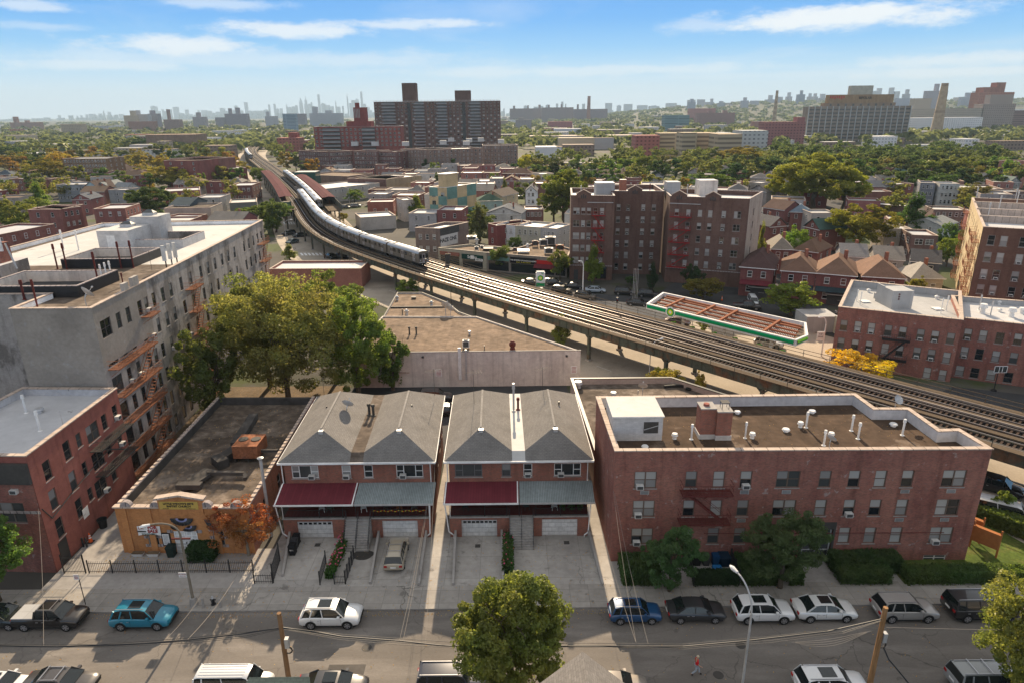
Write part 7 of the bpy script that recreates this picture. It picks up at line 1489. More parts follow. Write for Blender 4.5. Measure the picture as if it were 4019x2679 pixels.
hs=[(15,395,425,745,432,6.5,11,(.30,.10,.08),(.12,.07,.055),'red brick double house with brown hip roof and dormer','hip',2.6,dict(nc=3,wall_='brick_any',fl=2)),(15,590,405,880,405,6.5,11,(.26,.09,.075),(.06,.06,.065),'red brick house with slate roof right behind the hip roofed one','hip',2.6,dict(nc=2,wall_='brick_any')),(15,100,750,395,742,4.5,9,(.25,.42,.42),(.055,.10,.075),'low aqua house with dark green hip roof','hip',2.3,dict(fl=1)),(15,385,700,578,655,5.5,9,(.62,.50,.28),(.14,.11,.09),'yellow house with brown roof and white dormers','side',2.4,dict()),(15,668,640,795,640,8,12,(.74,.75,.78),(.12,.12,.13),'tall narrow white gabled house with rear balcony','front',2.2,dict(fl=3,nc=2)),(15,505,860,650,835,5,8,(.42,.32,.25),(.14,.13,.13),'small tan siding house with grey roof by the olive bush','side',1.5,dict()),(15,1455,430,1930,445,6.5,10,(.62,.60,.57),(.17,.12,.09),'long white rowhouse terrace under one brown hipped roof','hip',2.2,dict(nc=6,fl=2)),(15,1475,290,1600,370,6,9,(.42,.33,.27),(.09,.11,.12),'tan house with slate gable and dormers beyond the terrace','front',2.8,dict()),(15,1600,330,1730,330,6,9,(.55,.52,.48),(.09,.10,.11),'pale house with slate gable next to the tan gabled one','front',2.6,dict()),(15,2105,460,2290,462,6,9,(.42,.43,.44),(.13,.15,.16),'grey gabled house left of the round green tree','front',2.8,dict()),(18,1165,600,1325,580,6.5,9,(.36,.55,.62),(.10,.07,.06),'light blue house with dark brown roof','side',3.0,dict()),(18,1065,560,1160,600,6.5,7,(.38,.57,.64),(.10,.07,.06),'light blue gable end facing the red brick house','front',3.0,dict(nc=1)),(18,1315,600,1500,560,6,9,(.40,.52,.55),(.22,.24,.24),'pale aqua house with grey roof','side',2.8,dict()),(18,1480,610,1650,590,5.5,9,(.38,.42,.44),(.26,.27,.28),'grey house with pale gabled roof beside the dark tree','front',2.6,dict()),(18,1320,455,1760,440,6.5,12,(.34,.10,.085),(.11,.075,.06),'red brick twin house with wide brown hip roof','hip',2.4,dict(nc=6,wall_='brick_any')),(18,1285,330,1440,380,6,9,(.55,.42,.22),(.12,.08,.07),'yellow house with dark solar panels on its roof','side',2.4,dict()),(18,1430,385,1560,390,6,9,(.40,.33,.28),(.16,.12,.10),'brown roofed house beyond the twin house, nearer one','side',2.2,dict()),(18,1560,360,1710,370,6,9,(.48,.42,.30),(.18,.13,.10),'brown roofed yellow house beside the solar roof','side',2.2,dict()),(18,1260,260,1440,265,6,11,(.40,.30,.24),(.13,.10,.09),'house with long dark roof behind the tan apartment','side',2.4,dict()),(18,1060,240,1420,245,7,12,(.40,.33,.28),(.16,.17,.18),'church hall with long slate roof behind the tan apartment','side',2.6,dict()),(18,-60,440,135,435,6,10,(.30,.13,.11),(.09,.11,.13),'house with dark slate roof at the left edge','hip',2.5,dict()),(18,190,400,350,400,6,9,(.33,.14,.12),(.20,.13,.10),'pinkish roofed house behind the orange green tree','hip',2.4,dict()),(18,2000,800,2230,800,6.5,13,(.10,.13,.15),(.07,.095,.11),'slate blue roofed hall left of the flat white roof','side',2.2,dict(nc=0,ns=0)),(3,555,905,700,925,6.8,9,(.30,.10,.085),(.13,.08,.065),'red brick house with dormer beside the six storey block','side',2.6,dict(wall_='brick_any')),(3,742,935,885,940,6.2,8,(.33,.12,.09),(.20,.25,.30),'brick house with blue grey hip roof and orange porch','hip',2.3,dict(wall_='brick_any')),(3,600,1040,720,1030,6.2,9,(.30,.10,.08),(.16,.15,.15),'tudor brick house with two steep front gables, left half','front',2.6,dict(wall_='brick_any')),(3,840,1035,945,1060,6.2,9,(.30,.10,.08),(.07,.12,.11),'tudor brick house with dark green roof, right half','front',2.6,dict(wall_='brick_any')),(3,400,1312,628,1330,6.4,13,(.30,.09,.075),(.10,.06,.055),'brick house with dark brown hip roof and maroon awning','hip',2.9,dict(wall_='brick_any',nc=2)),(3,682,1338,918,1355,6.4,12,(.30,.09,.075),(.20,.12,.085),'brick house with brown hip roof, left of the joined pair','hip',2.7,dict(wall_='brick_any',nc=2)),(3,922,1355,1195,1378,6.4,13,(.30,.09,.075),(.22,.135,.095),'brick house with brown hip roof, right of the joined pair','hip',2.9,dict(wall_='brick_any',nc=2)),(3,1242,1378,1532,1395,6.4,13,(.30,.09,.075),(.23,.14,.10),'detached brick house with brown hip roof behind the pale roof','hip',2.9,dict(wall_='brick_any',nc=2)),(3,615,1190,760,1195,6.2,10,(.34,.11,.085),(.27,.24,.20),'brick house with grey tan hip roof behind the brown roofs, left','hip',2.5,dict(wall_='brick_any')),(3,765,1195,930,1215,6.2,10,(.34,.11,.085),(.19,.12,.085),'brick house with brown hip roof behind the pair, right','hip',2.5,dict(wall_='brick_any')),(3,1098,1240,1275,1248,6,9,(.45,.46,.46),(.25,.24,.24),'white walled house with grey roof, skylight and antenna','side',2.2,dict()),(3,1330,1258,1525,1268,6,9,(.45,.40,.36),(.25,.23,.21),'house with plain grey roof and dark brick chimney','side',2.2,dict()),(3,1580,1275,1775,1290,6,9,(.10,.12,.17),(.09,.09,.10),'navy blue house with solar panels on its roof','side',2.0,dict()),(3,1580,1390,1800,1395,4,8,(.55,.45,.33),(.40,.37,.33),'low house with pale grey pointed roof','hip',2.6,dict(fl=1)),(17,750,500,905,510,5.5,9,(.38,.30,.30),(.20,.17,.15),'mauve gambrel house before the mint one, left','gambrel',2.8,dict()),(17,975,500,1060,505,5.5,9,(.33,.33,.40),(.20,.17,.15),'lilac gambrel house before the white gable, right','gambrel',2.8,dict(nc=1)),(17,805,400,980,405,6.5,9,(.34,.62,.56),(.12,.13,.14),'mint green gambrel roofed house','gambrel',3.4,dict()),(17,455,420,600,420,6,9,(.52,.55,.60),(.14,.15,.17),'pale blue gambrel roofed house','gambrel',3.0,dict()),(17,1005,420,1140,420,6,9,(.62,.60,.62),(.12,.13,.14),'white gabled house right of the mint one','front',2.8,dict()),(17,1190,385,1310,385,6,9,(.33,.12,.12),(.30,.10,.10),'house with red gabled roof beneath the trees','front',2.2,dict()),(17,1555,430,1735,440,6.5,9,(.62,.62,.64),(.20,.24,.22),'white gambrel house with grey green roof','gambrel',3.0,dict()),(17,1735,405,2000,410,6.5,10,(.34,.14,.12),(.19,.17,.17),'wide house with grey hip roof behind the cream one','hip',2.2,dict()),(17,2180,530,2310,530,6,9,(.30,.33,.30),(.16,.20,.19),'small house with grey green gable below the orange tower','front',2.4,dict()),(17,1365,1040,1560,1000,6,9,(.40,.42,.40),(.30,.30,.28),'house with pale solar roof left of the orange fire escapes','side',1.6,dict()),(3,40,660,120,665,6,9,(.35,.32,.30),(.17,.14,.12),'small gabled house at the foot of the willow like tree','front',2.2,dict()),(3,560,690,700,700,6,9,(.32,.30,.30),(.16,.15,.15),'grey roofed house left of the giant tree, farther one','side',2.4,dict()),(3,475,780,580,800,6,9,(.34,.30,.28),(.15,.14,.14),'grey gabled house left of the giant tree, nearer one','front',2.4,dict()),]
HSR={}
for t,x0,y0,x1,y1,z,dep,wc_,rc,lb,kd,rh,kw in hs:
 r,po=HS(t,x0,y0,x1,y1,z,dep,wc_,rc,lb,kd,rh,**kw);HSR[lb]=(r,po)
def hp(lb,f):
 r,po=HSR[lb];L=(V2(po[1])-V2(po[0])).length;f(r,po,L)
hp('brick house with dark brown hip roof and maroon awning',lambda r,po,L:(awning(r,po,.2,L-.2,3.6,1.6,'awning_red',.7),))
hp('brick house with brown hip roof, right of the joined pair',lambda r,po,L:(awning(r,po,.2,L-.2,3.6,1.6,'awning_dark',.7),))
hp('brick house with brown hip roof, left of the joined pair',lambda r,po,L:(awning(r,po,.2,L-.2,3.6,1.6,'awning_dark',.7),))
def garage(r,po,L):
 m=MB();obox(m,po[0],po[1],L*.35,L*.9,.02,.08,.1,2.2,'ac_dark');m.build('garage_door',r);m=MB();obox(m,po[0],po[1],L*.3,L*.96,.1,1.2,2.3,2.5,'concrete_plain');m.build('balcony',r)
for k in('brick house with dark brown hip roof and maroon awning','brick house with brown hip roof, right of the joined pair'):hp(k,garage)
zb=15.7
grp=[(11,810,98,1172,112,15.0,18,(.20,.10,.09),'dark brown five storey block nearest the railway',14,4),(11,1174,112,1452,98,15.0,18,(.22,.105,.09),'dark brown five storey block, second from the railway',11,4),(11,1456,102,1742,104,15.0,18,(.24,.115,.095),'reddish five storey block, third from the railway',9,4),(11,1748,108,1965,112,14.6,18,(.24,.10,.085),'narrow red brown block beside the tan one',8,4),(2,407,502,590,508,zb,24,(.33,.215,.16),'tan six storey block with white rooftop tanks, left wing',8,6),(2,592,508,972,495,zb,24,(.32,.205,.15),'tan six storey block with white rooftop huts, centre',13,6),(2,975,478,1215,475,zb+.4,24,(.33,.21,.155),'tan six storey block, right wing with fire escape',10,6)]
for t,x0,y0,x1,y1,z,dep,col,lb,nc,fl in grp:BD(t,x0,y0,x1,y1,z,dep,col,lb,fl=fl+1 if fl==4 else fl,nc=nc,ns=3,par=.8,w=1.1,h=1.7,wc=(.55,.52,.5))
for x,y in((440,480),(700,470),(755,450),(880,455),(960,450),(1100,462),(860,475),(230,480),(90,480)):
 p=P(2,x,y,zb-.8);m=MB();h=3.2;m.box(p.x-2.6,p.y,zb-.9,p.x+2.6,p.y+4,zb+h-.9,'white_brickpaint','roof_white');o=m.build('roof_hut');tag(o,'white rooftop hut on the tan and brown blocks','roof hut',group='white rooftop huts')
 o['label']='white rooftop hut, number %d by distance from the railway'%(1)if False else{440:'grey white roof hut at the left end of the tan block',700:'wide white roof hut on the centre of the tan block',755:'white peaked roof hut behind the wide one',880:'white slanted roof hut beside the right wing',960:'tall white tapered roof hut on the tan block',1100:'low white roof hut on the right wing',860:'small white roof hut before the slanted one',230:'white roof hut on the reddish block',90:'white roof hut on the dark brown block'}[x]
Yt=700.
def slabbox(t,x0,y0,x1,y1,Y0,Y1,dep):
 a=Q(t,x0,y0,Y0);b=Q(t,x1,y1,Y1);return a,b,foot((a.x,a.y),(b.x,b.y),dep)
a,b,po=slabbox(2,222,178,1094,153,690,690,16);zt=a.z
r=thing('apartment_tower','tall dark brown slab tower with stacked white balconies and two roof towers','tower',ctr(po))
L=(V2(b)-V2(a)).length;nf=17;fh=zt/nf
shell(r,po,0,zt,'brick_any','roof_silver',par=1,th=.5,color=(.20,.125,.105),cop='galv')
bands=[(.06,.17),(.315,.40),(.495,.58),(.755,.845)]
k=0;mm=MB();A,B=po[0],po[1]
for f_ in range(nf):
 z=fh*(f_+.5)
 for i in range(34):
  u=L*(i+.5)/34;
  if any(a_<u/L<b_ for a_,b_ in bands):continue
  w_=1.9 if i%3 else 1.2
  if f_>=nf-4 and k<100:windows(r,A,B,[(u,z,w_,1.4,'two' if w_>1.5 else 'one')],(.55,.53,.5),far=True,pvs=(0,1,2,3,5),seed=k*7+3);k+=1
  else:obox(mm,A,B,u-w_/2,u+w_/2,.02,.08,z-.7,z+.7,('glass','curtain','glass_dim','blind')[(i*7+f_*3)%4])
o=mm.build('window',r);o['kind']='stuff'
for(a_,b_)in bands:
 for f_ in range(nf):
  z=fh*f_+.3;m=MB();obox(m,A,B,L*a_,L*b_,.0,2.2,z,z+.25,'balcony_grey');obox(m,A,B,L*a_,L*b_,2.1,2.2,z+.25,z+1.2,'balcony_grey');obox(m,A,B,L*(a_+.01),L*(b_-.01),.01,.05,z+.3,z+2.4,'glass_dim');m.build('balcony',r)
for u in(.275,.71):m=MB();obox(m,A,B,L*u-1.5,L*u+1.5,.02,.5,0,zt-1,'ac_dark');m.build('stair_shaft',r)
for x0,x1,y in((414,512,47),(780,888,98)):
 q0=Q(2,x0,y,696);q1=Q(2,x1,y,696);m=MB();m.box(q0.x,696,zt-1,q1.x,708,q0.z,'brick_any');o=m.build('roof_tower',r);o.color=(.15,.095,.08,1)
m=MB();
obox(m,A,B,0,L,-.3,.1,zt+.1,zt+.2,'galv')
for i in range(90):obox(m,A,B,L*i/90,L*i/90+.25,-.2,-.1,zt+.1,zt+1.5,'coping')
m.build('roof_fence',r)
a,b,po=slabbox(1,2160,350,2353+410*.5695/.5695,350,560,560,16);
a=Q(1,2160,350,560);b=Q(2,410,348,560);po=foot((a.x,a.y),(b.x,b.y),15);zt=a.z;r=thing('apartment_building','red brick nine storey block with pale balconies and tall brick roof tower','building',ctr(po))
L=(V2(b)-V2(a)).length;shell(r,po,0,zt,'brick_any','roof_silver',par=.8,color=(.30,.105,.09),cop='galv');A,B=po[0],po[1]
fo=[(L*(i+.5)/20,zt-2.2-3.0*f_,1.6,1.6,'two')for f_ in range(5)for i in range(20)if i not in(2,3,4,5,11,12,13)];windows(r,A,B,fo,WHT,far=True,seed=71)
for f_ in range(7):
 for a_,b_ in((.10,.30),(.55,.70)):m=MB();z=zt-3.2-3*f_;obox(m,A,B,L*a_,L*b_,0,1.8,z,z+.2,'concrete_plain');obox(m,A,B,L*a_,L*b_,1.7,1.8,z+.2,z+1.2,'balcony_grey');obox(m,A,B,L*a_,L*b_,.01,.05,z+.25,z+2.3,'glass_dim');m.build('balcony',r)
q0=Q(2,80,215,568);q1=Q(2,168,215,568);m=MB();m.box(q0.x,568,zt-1,q1.x,574,q0.z,'brick_any');m.box(q0.x+1.5,568.5,q0.z,q0.x+4.5,572,q0.z+3.5,'brick_any');m.box(q0.x-6,566,zt-1,q1.x+4,577,zt+4,'brick_any');o=m.build('roof_tower',r);o.color=(.26,.08,.075,1)
m=MB()
for k in range(4):m.box(q0.x+.8+k*1.2,567.9,q0.z-8,q0.x+1.4+k*1.2,567.99,q0.z-1,'curtain')
m.build('tower_louvres',r)
HY=900.;a=Q(3,872,210,HY);b=Q(3,1580,196,HY);po=foot((a.x,a.y),(b.x,b.y),18);zt=a.z
r=thing('hospital_building','long tan hospital slab with white vertical fins and graffiti penthouse','hospital',ctr(po));L=(V2(b)-V2(a)).length;A,B=po[0],po[1]
shell(r,po,0,zt,'brick_any','roof_tan',par=.6,color=(.33,.28,.23),cop='galv')
pmat('fin_grey',(.5,.52,.53),.8)
for i in range(18):m=MB();obox(m,A,B,L*i/17-.35,L*i/17+.35,.02,.8,0,zt+.2,'fin_grey');m.build('fin',r)
mm=MB();k=0
for f_ in range(10):
 z=zt-3.8-4.35*f_
 for i in range(17):
  m=MB()if k<100 else mm;u=L*(i+.5)/17;obox(m,A,B,u-L/17*.38,u+L/17*.38,.02,.1,z-.8,z+.8,'glass_dim');
  for q in(-.2,0,.2):obox(m,A,B,u+L/17*q*1.25-.1,u+L/17*q*1.25+.1,.1,.16,z-.95,z+.95,'ac_dark')
  if k<100:m.build('window',r)
  k+=1
o=mm.build('window',r);o['kind']='stuff'
q0=Q(3,985,185,HY+2);q1=Q(3,1470,180,HY+2);m=MB();m.box(q0.x,HY+2,zt-.6,q1.x,HY+16,q0.z,'brick_any','roof_tan');o=m.build('penthouse_base',r);o.color=(.34,.25,.18,1)
m=MB()
for i in range(9):u=q0.x+(q1.x-q0.x)*(i+.7)/9.3;m.box(u-1.2,HY+1.9,zt+.4,u+1.2,HY+1.99,q0.z-1.2,'glass_dim')
m.build('window',r)
p0=Q(3,1012,128,HY+3.5);p1=Q(3,1460,120,HY+3.5);m=MB();m.box(p0.x,HY+3.5,q0.z+.004,p1.x,HY+14,p0.z,'brick_any','roof_tan');ph=m.build('penthouse',r);ph.color=(.40,.28,.17,1)
hA,hB=(p0.x,HY+3.5),(p1.x,HY+3.5);text('BIPOLAR',ph,hA,hB,(p1.x-p0.x)*.56,(p0.z+q0.z)/2+.7,4.2,'sign_black',.05,bold=.16)
m=MB()
for k in range(7):u=p0.x+1+k*(p1.x-p0.x)*.24/7;m.box(u,HY+3.42,p0.z-4.2-(k%3)*.6,u+1.6,HY+3.49,p0.z-1.4+(k%2)*.3,'sign_red')
m.build('graffiti',ph)
p2=Q(3,1162,65,HY+5);p3=Q(3,1318,60,HY+5);m=MB();m.box(p2.x,HY+5,p0.z+.004,p3.x,HY+12,p2.z,'stucco_any','roof_tan');o=m.build('machine_room',r);o.color=(.42,.40,.34,1)
# ---------------- gas station ----------------
zc_=5.3
cn=[P(13,710,425,zc_),P(6,775,582,zc_),P(6,858,547,zc_),P(6,845,462,zc_),P(13,905,290,zc_)];cn=[(p.x,p.y)for p in cn]
gs_=thing('gas_station_canopy','long green and white petrol station canopy with bare rusty roof beams','canopy',ctr(cn))
m=MB();n=len(cn);ins=inset(cn,.35)
for i in range(n):
 j=(i+1)%n;a,b,c,d=cn[i],cn[j],ins[j],ins[i]
 m.hexa([Vector((p[0],p[1],zc_-1.0))for p in(a,b,c,d)],[Vector((p[0],p[1],zc_))for p in(a,b,c,d)],'white_paint')
m.build('fascia',gs_);m=MB();m.face([(p[0],p[1],zc_-.75)for p in ins],'roof_tar');m.face([(p[0],p[1],zc_-.8)for p in ins][::-1],'white_paint');m.build('roof',gs_)
for i,k0 in((0,.0),(1,.0)):
 A,B=cn[i],cn[i+1];L=(V2(B)-V2(A)).length;m=MB();prv=None
 for k in range(7):
  a=-math.pi/2+k*math.pi/6;q=(.02+.17*math.cos(a),zc_-.48+.30*math.sin(a))
  if prv:m.face([ptw(A,B,.3,prv[0],prv[1]),ptw(A,B,L-.3,prv[0],prv[1]),ptw(A,B,L-.3,q[0],q[1]),ptw(A,B,.3,q[0],q[1])],'bp_green' if i==0 or k<4 else 'bp_lime')
  prv=q
 m.build('green_band',gs_)
d=(V2(cn[1])-V2(cn[0])).normalized();nn=Vector((-d.y,d.x));L=(V2(cn[1])-V2(cn[0])).length
pmat('rust_beam',(.28,.105,.055),.85)
for k in(1.1,3.0,4.9,6.8,8.0):m=MB();a=V2(cn[0])+d*(1.2-.32*k)+nn*k;b=V2(cn[1])+nn*k+d*(-.5-.32*k);m.bar((a.x,a.y,zc_-.35),(b.x,b.y,zc_-.35),.26,.3,'rust_beam');m.build('roof_beam',gs_)
for k in(.13,.36,.52,.80):m=MB();a=V2(cn[0])+d*L*k+nn*.6;b=a+nn*7.6-d*1.2;m.bar((a.x,a.y,zc_-.1),(b.x,b.y,zc_-.1),.38,.3,'rust_beam');m.build('cross_beam',gs_)
for i in range(95):
 a=V2(cn[0])+d*(1.2+i*(L-2)/95)+nn*.5;b=a+nn*7.6-d*2.5;m=MB()if i==0 else m;m.bar((a.x,a.y,zc_-.66),(b.x,b.y,zc_-.66),.11,.10,'white_paint')
q=m.build('roof_ribs',gs_)
for k in(.2,.5,.8):
 a=V2(cn[0])+d*L*k+nn*3.6;m=MB();m.box(a.x-.2,a.y-.2,0,a.x+.2,a.y+.2,zc_-.8,'white_paint');m.build('canopy_column',gs_)
 for s_ in(-2,2):
  q=a+d*s_;m=MB();m.box(q.x-.4,q.y-.3,.02,q.x+.4,q.y+.3,1.9,'bp_green','bp_lime');m.box(q.x-.3,q.y-.32,.9,q.x+.3,q.y-.301,1.6,'white_paint');o=m.build('fuel_pump');tag(o,{(.2,-2):'green fuel pump at the left end under the canopy',(.2,2):'green fuel pump, second from the left under the canopy',(.5,-2):'green fuel pump left of the middle canopy column',(.5,2):'green fuel pump right of the middle canopy column',(.8,-2):'green fuel pump, second from the right under the canopy',(.8,2):'green fuel pump at the right end beside the white SUV'}[(k,s_)],'fuel pump',group='fuel pumps under the canopy')
def helios(A,B,u,z,R,parent,k=.2,bg=True):
 m=MB()
 def disc(r,kk,mt,petals=0,amp=0):
  pts=[]
  N=36
  for i in range(N):a=i*2*math.pi/N;rr=r*(1+amp*abs(math.cos(petals*a/2))if petals else 1);pts.append(ptw(A,B,u+rr*math.cos(a),kk,z+rr*math.sin(a)))
  m.face(pts,mt)
 if bg:disc(R*1.12,k,'white_paint',12,.06)
 disc(R*.82,k+.01,'bp_green',12,.14);disc(R*.62,k+.02,'bp_lime',12,.14);disc(R*.44,k+.03,'bp_yellow',12,.12);disc(R*.24,k+.04,'white_paint',12,.12)
 return m.build('sunflower_emblem',parent)
u,z=onwall(cn[0],cn[1],13,1003,515);helios(cn[0],cn[1],u,zc_-.45,.85,gs_,.25)
p=P(12,1562,705,0);hz=CH+D(12,1560,495).z*math.hypot(p.x,p.y)/math.hypot(D(12,1560,495).x,D(12,1560,495).y)
py=thing('petrol_price_sign','tall white petrol pylon sign with green and yellow sunflower emblem','sign',(p.x,p.y,0));m=MB();m.box(p.x-.5,p.y-.2,0,p.x+.5,p.y+.2,hz-3.9,'white_paint');m.box(p.x-1.05,p.y-.25,hz-3.6,p.x+1.05,p.y+.25,hz-.3,'white_paint');m.box(p.x-.9,p.y-.25,hz-.3,p.x+.9,p.y+.25,hz,'white_paint');m.build('pylon',py)
A,B=(p.x-1.05,p.y-.25),(p.x+1.05,p.y-.25);helios(A,B,1.05,hz-1.55,.72,py,.01,False);text('bp',py,A,B,1.5,hz-.45,.5,'bp_green',.02,bold=.01)
m=MB();m.box(p.x-1.0,p.y-.27,hz-3.5,p.x+1.0,p.y-.255,hz-2.7,'bp_green');q=m.build('green_panel',py);m=MB();m.box(p.x-.7,p.y-.26,hz-5.3,p.x+.7,p.y-.21,hz-4.0,'sign_green');q=m.build('price_panel',py);text('3.79',q,(p.x-.7,p.y-.26),(p.x+.7,p.y-.26),.7,hz-4.4,.42,'bp_lime',.01);text('4.29',q,(p.x-.7,p.y-.26),(p.x+.7,p.y-.26),.7,hz-4.95,.42,'bp_lime',.01)
m=MB();p=P(6,970,520,0);m.box(p.x-4,p.y-1,0,p.x+1.6,p.y+4,3.0,'roof_lgrey','roof_lgrey');m.box(p.x+1.0,p.y-5,0,p.x+3,p.y-1.01,3.2,'cream_wall','roof_white');m.box(p.x+.95,p.y-5.05,2.7,p.x+3.05,p.y-4.99,3.1,'bp_green');tag(m.build('gas_station_kiosk'),'low grey kiosk with ribbed roof beside the brick flats','kiosk')
# ---------------- trees further back ----------------
def T(t,xc,ytop,wpx,h,col,label,proto='mid',group='trees among the houses beyond the railway'):
 q=P(t,xc,ytop,h);dist=(q-Vector((0,0,CH))).length;w=wpx*TL[t][2]*dist/CF;return tree(Vector((q.x,q.y,0)),w,h,col,label,proto,group)
for a in((18,520,240,400,15,(.14,.13,.03),'big green tree with orange top beside the tan apartment','near2'),(18,680,165,260,15,(.26,.21,.05),'golden tree touching the left end of the tan apartment'),(18,1665,-10,340,17,(.04,.07,.025),'tall dark tree standing out behind the church hall','near2'),(18,1565,190,250,11,(.22,.20,.05),'small golden tree below the tall dark one'),(18,1950,325,410,13,(.22,.20,.045),'large golden tree before the red brick apartment','near'),(18,1730,560,480,13,(.05,.075,.025),'large dark green tree behind the flat silver roofs','near'),(18,150,750,340,12,(.13,.15,.04),'yellow green tree at the left edge behind the red house','near2'),(18,400,540,280,12,(.11,.16,.035),'bright green pointed tree left of the blue grey house','cone'),(18,400,700,300,9,(.12,.15,.04),'low bushy tree at the back of the red brick house'),(18,20,700,180,12,(.15,.16,.04),'yellowish tree cut by the left edge'),(18,100,190,260,13,(.15,.13,.04),'brownish tree near the left edge behind roofs'),(18,90,95,190,14,(.06,.09,.03),'dark green tree near the left edge, upper one'),(18,1920,225,190,11,(.24,.21,.05),'golden tree left of the five storey apartment'),(18,300,180,220,12,(.10,.13,.04),'soft green tree behind the pinkish roof'),(15,1390,360,180,13,(.06,.09,.03),'dark tree behind the huge olive one'),(15,655,180,190,15,(.22,.22,.04),'yellow green tree at the end of the tan six storey block','mid2'),(15,440,810,200,7,(.20,.18,.04),'olive yellow bushy tree below the yellow house'),(15,420,485,110,9,(.09,.11,.035),'small conical tree beside the grey stucco house','cone'),(15,545,520,80,9,(.10,.14,.05),'thin tree before the red brick double house','cone'),(15,1990,335,190,12,(.05,.08,.025),'dark round tree left of the largest round tree','mid2'),(15,2240,270,250,14,(.04,.065,.022),'very dark dome shaped tree behind the gabled house','near2'),(15,2060,200,260,15,(.10,.12,.03),'olive tree above the dome shaped one'),(15,2000,410,200,9,(.22,.12,.03),'rusty orange bush like tree right of the terrace'),(15,2075,495,150,8,(.20,.22,.05),'pale yellow green tree behind the roof pipes'),(15,130,800,340,11,(.09,.11,.035),'sparse tree with some orange leaves beside the maroon wall','near2'),(15,550,1160,200,5,(.05,.08,.025),'low dark shrub tree below the grey rowhouse'),(3,180,650,350,12,(.075,.12,.03),'weeping green tree behind the six storey block','near2'),(3,420,480,350,15,(.17,.15,.035),'wide brown olive tree behind the weeping one','near2'),(3,1630,815,300,14,(.05,.09,.025),'layered dark fir like tree in the right gardens','cone'),(3,1740,640,260,11,(.05,.075,.022),'dark round tree beside the lilac house','mid2'),(3,2050,745,200,10,(.12,.11,.035),'brownish airy tree before the ribbed roof building'),(3,800,1040,200,9,(.11,.17,.035),'bright green tree before the tudor houses'),(3,560,1010,90,12,(.12,.14,.035),'narrow tree beside the six storey side wall','cone'),(3,1870,990,140,11,(.06,.10,.03),'dark tree left of the orange fire escapes','mid2'),(3,1860,1100,130,8,(.12,.16,.035),'light green tree at the foot of the fire escapes'),(17,1190,380,240,11,(.045,.07,.022),'dark tree below the red gabled roof','near2'),(17,1390,430,240,10,(.06,.10,.03),'green tree right of the dark one below the red gable'),(17,2100,440,140,9,(.05,.08,.03),'dark tree below the orange tower'),(16,1120,560,210,6,(.14,.14,.03),'olive shrub tree behind the pale panelled roof'),(17,860,650,60,7,(.1,.14,.03),'slim tree between the brick rowhouses'),(17,700,440,110,8,(.12,.14,.05),'pale tree left of the mauve gambrel house')):T(*a)
treepx(3,900,505,930,520,(.14,.155,.036),'giant yellow green tree dominating the right houses','near');treepx(3,1090,600,925,300,(.17,.19,.035),'yellow green crown leaning right of the giant tree','near2');treepx(3,700,600,900,280,(.19,.20,.035),'yellow green crown leaning left of the giant tree','near2');treepx(3,1210,868,1215,400,(.15,.145,.03),'large olive tree in the gardens behind the hip roofs','near');treepx(15,1130,345,1010,560,(.10,.12,.03),'huge olive tree left of the six storey block','near');treepx(15,1000,560,1010,380,(.10,.115,.03),'lower olive tree beneath the huge one','near2')
rt=random.Random(11)
PAL=dict(gold=(.19,.155,.042),olive=(.105,.11,.036),green=(.065,.092,.03),dark=(.042,.065,.026),bright=(.10,.135,.035))
NMC=dict(gold='golden',olive='olive',green='green',dark='dark green',bright='light green')
def nth(i):return '%d%s'%(i,'th' if 10<=i%100<=20 else{1:'st',2:'nd',3:'rd'}.get(i%10,'th'))
def massbelt(x0,x1,y0,y1,n,hr,col,seed):
 rg=np.random.RandomState(seed);src=[]
 for k in('far','far2','far3'):
  me=TP[k][0];c=np.zeros(len(me.vertices)*3);me.vertices.foreach_get('co',c);c=c.reshape(-1,3);nq={'far':1700,'far2':1700,'far3':1500}[k]*4;src.append(c[:nq].reshape(-1,4,3)[::2].reshape(-1,3))
 V=[]
 for i in range(n):
  h=rg.uniform(*hr);q=P(0,rg.uniform(x0,x1),rg.uniform(y0,y1),h)
  if skiptree(q):continue
  b=src[rg.randint(3)];a=rg.uniform(0,6.28);w=h*rg.uniform(.42,.6);ca,sa=math.cos(a),math.sin(a)
  V.append(np.stack([q.x+(b[:,0]*ca-b[:,1]*sa)*w,q.y+(b[:,0]*sa+b[:,1]*ca)*w,h*.6+b[:,2]*h*.42],1))
 V=np.concatenate(V);me=bpy.data.meshes.new('woods');me.vertices.add(len(V));me.vertices.foreach_set('co',V.ravel());me.loops.add(len(V));me.loops.foreach_set('vertex_index',np.arange(len(V)));me.polygons.add(len(V)//4);me.polygons.foreach_set('loop_start',np.arange(0,len(V),4));me.update(calc_edges=True);me.materials.append(MAT['foliage']);tag(put(me,'woods',None,color=col),kind='stuff')
def belt(nm,x0,x1,y0,y1,n,hr,cols,where,wf=1.0):
 pts=sorted((x0+(x1-x0)*(i+rt.uniform(.1,.9))/n,rt.uniform(y0,y1))for i in range(n))
 for i,(x,y)in enumerate(pts):
  c=rt.choice(cols);h=rt.uniform(*hr);q=P(0,x,y,h);
  if skiptree(q):continue
  col=tuple(v*rt.uniform(.85,1.15)for v in PAL[c]);w=h*rt.uniform(.85,1.25)*wf
  tree(Vector((q.x,q.y,0)),w,h,col,'%s tree, %s from the left in the %s'%(NMC[c],nth(i+1),where),('small','far','far2')[0]if q.y<650 else rt.choice(('far','far2','far3')),'trees of the %s'%where)
def skiptree(q):
 s=clfind((q.x,q.y))if q.y<1100 else None
 if s is None:return False
 c,_=cl(s);return(c-Vector((q.x,q.y))).length<13
belt('a',0,600,352,366,22,(10,14),('gold','gold','olive','green'),'left golden tree belt')
belt('b',0,640,333,349,26,(11,15),('gold','olive','green','dark'),'left middle tree belt')
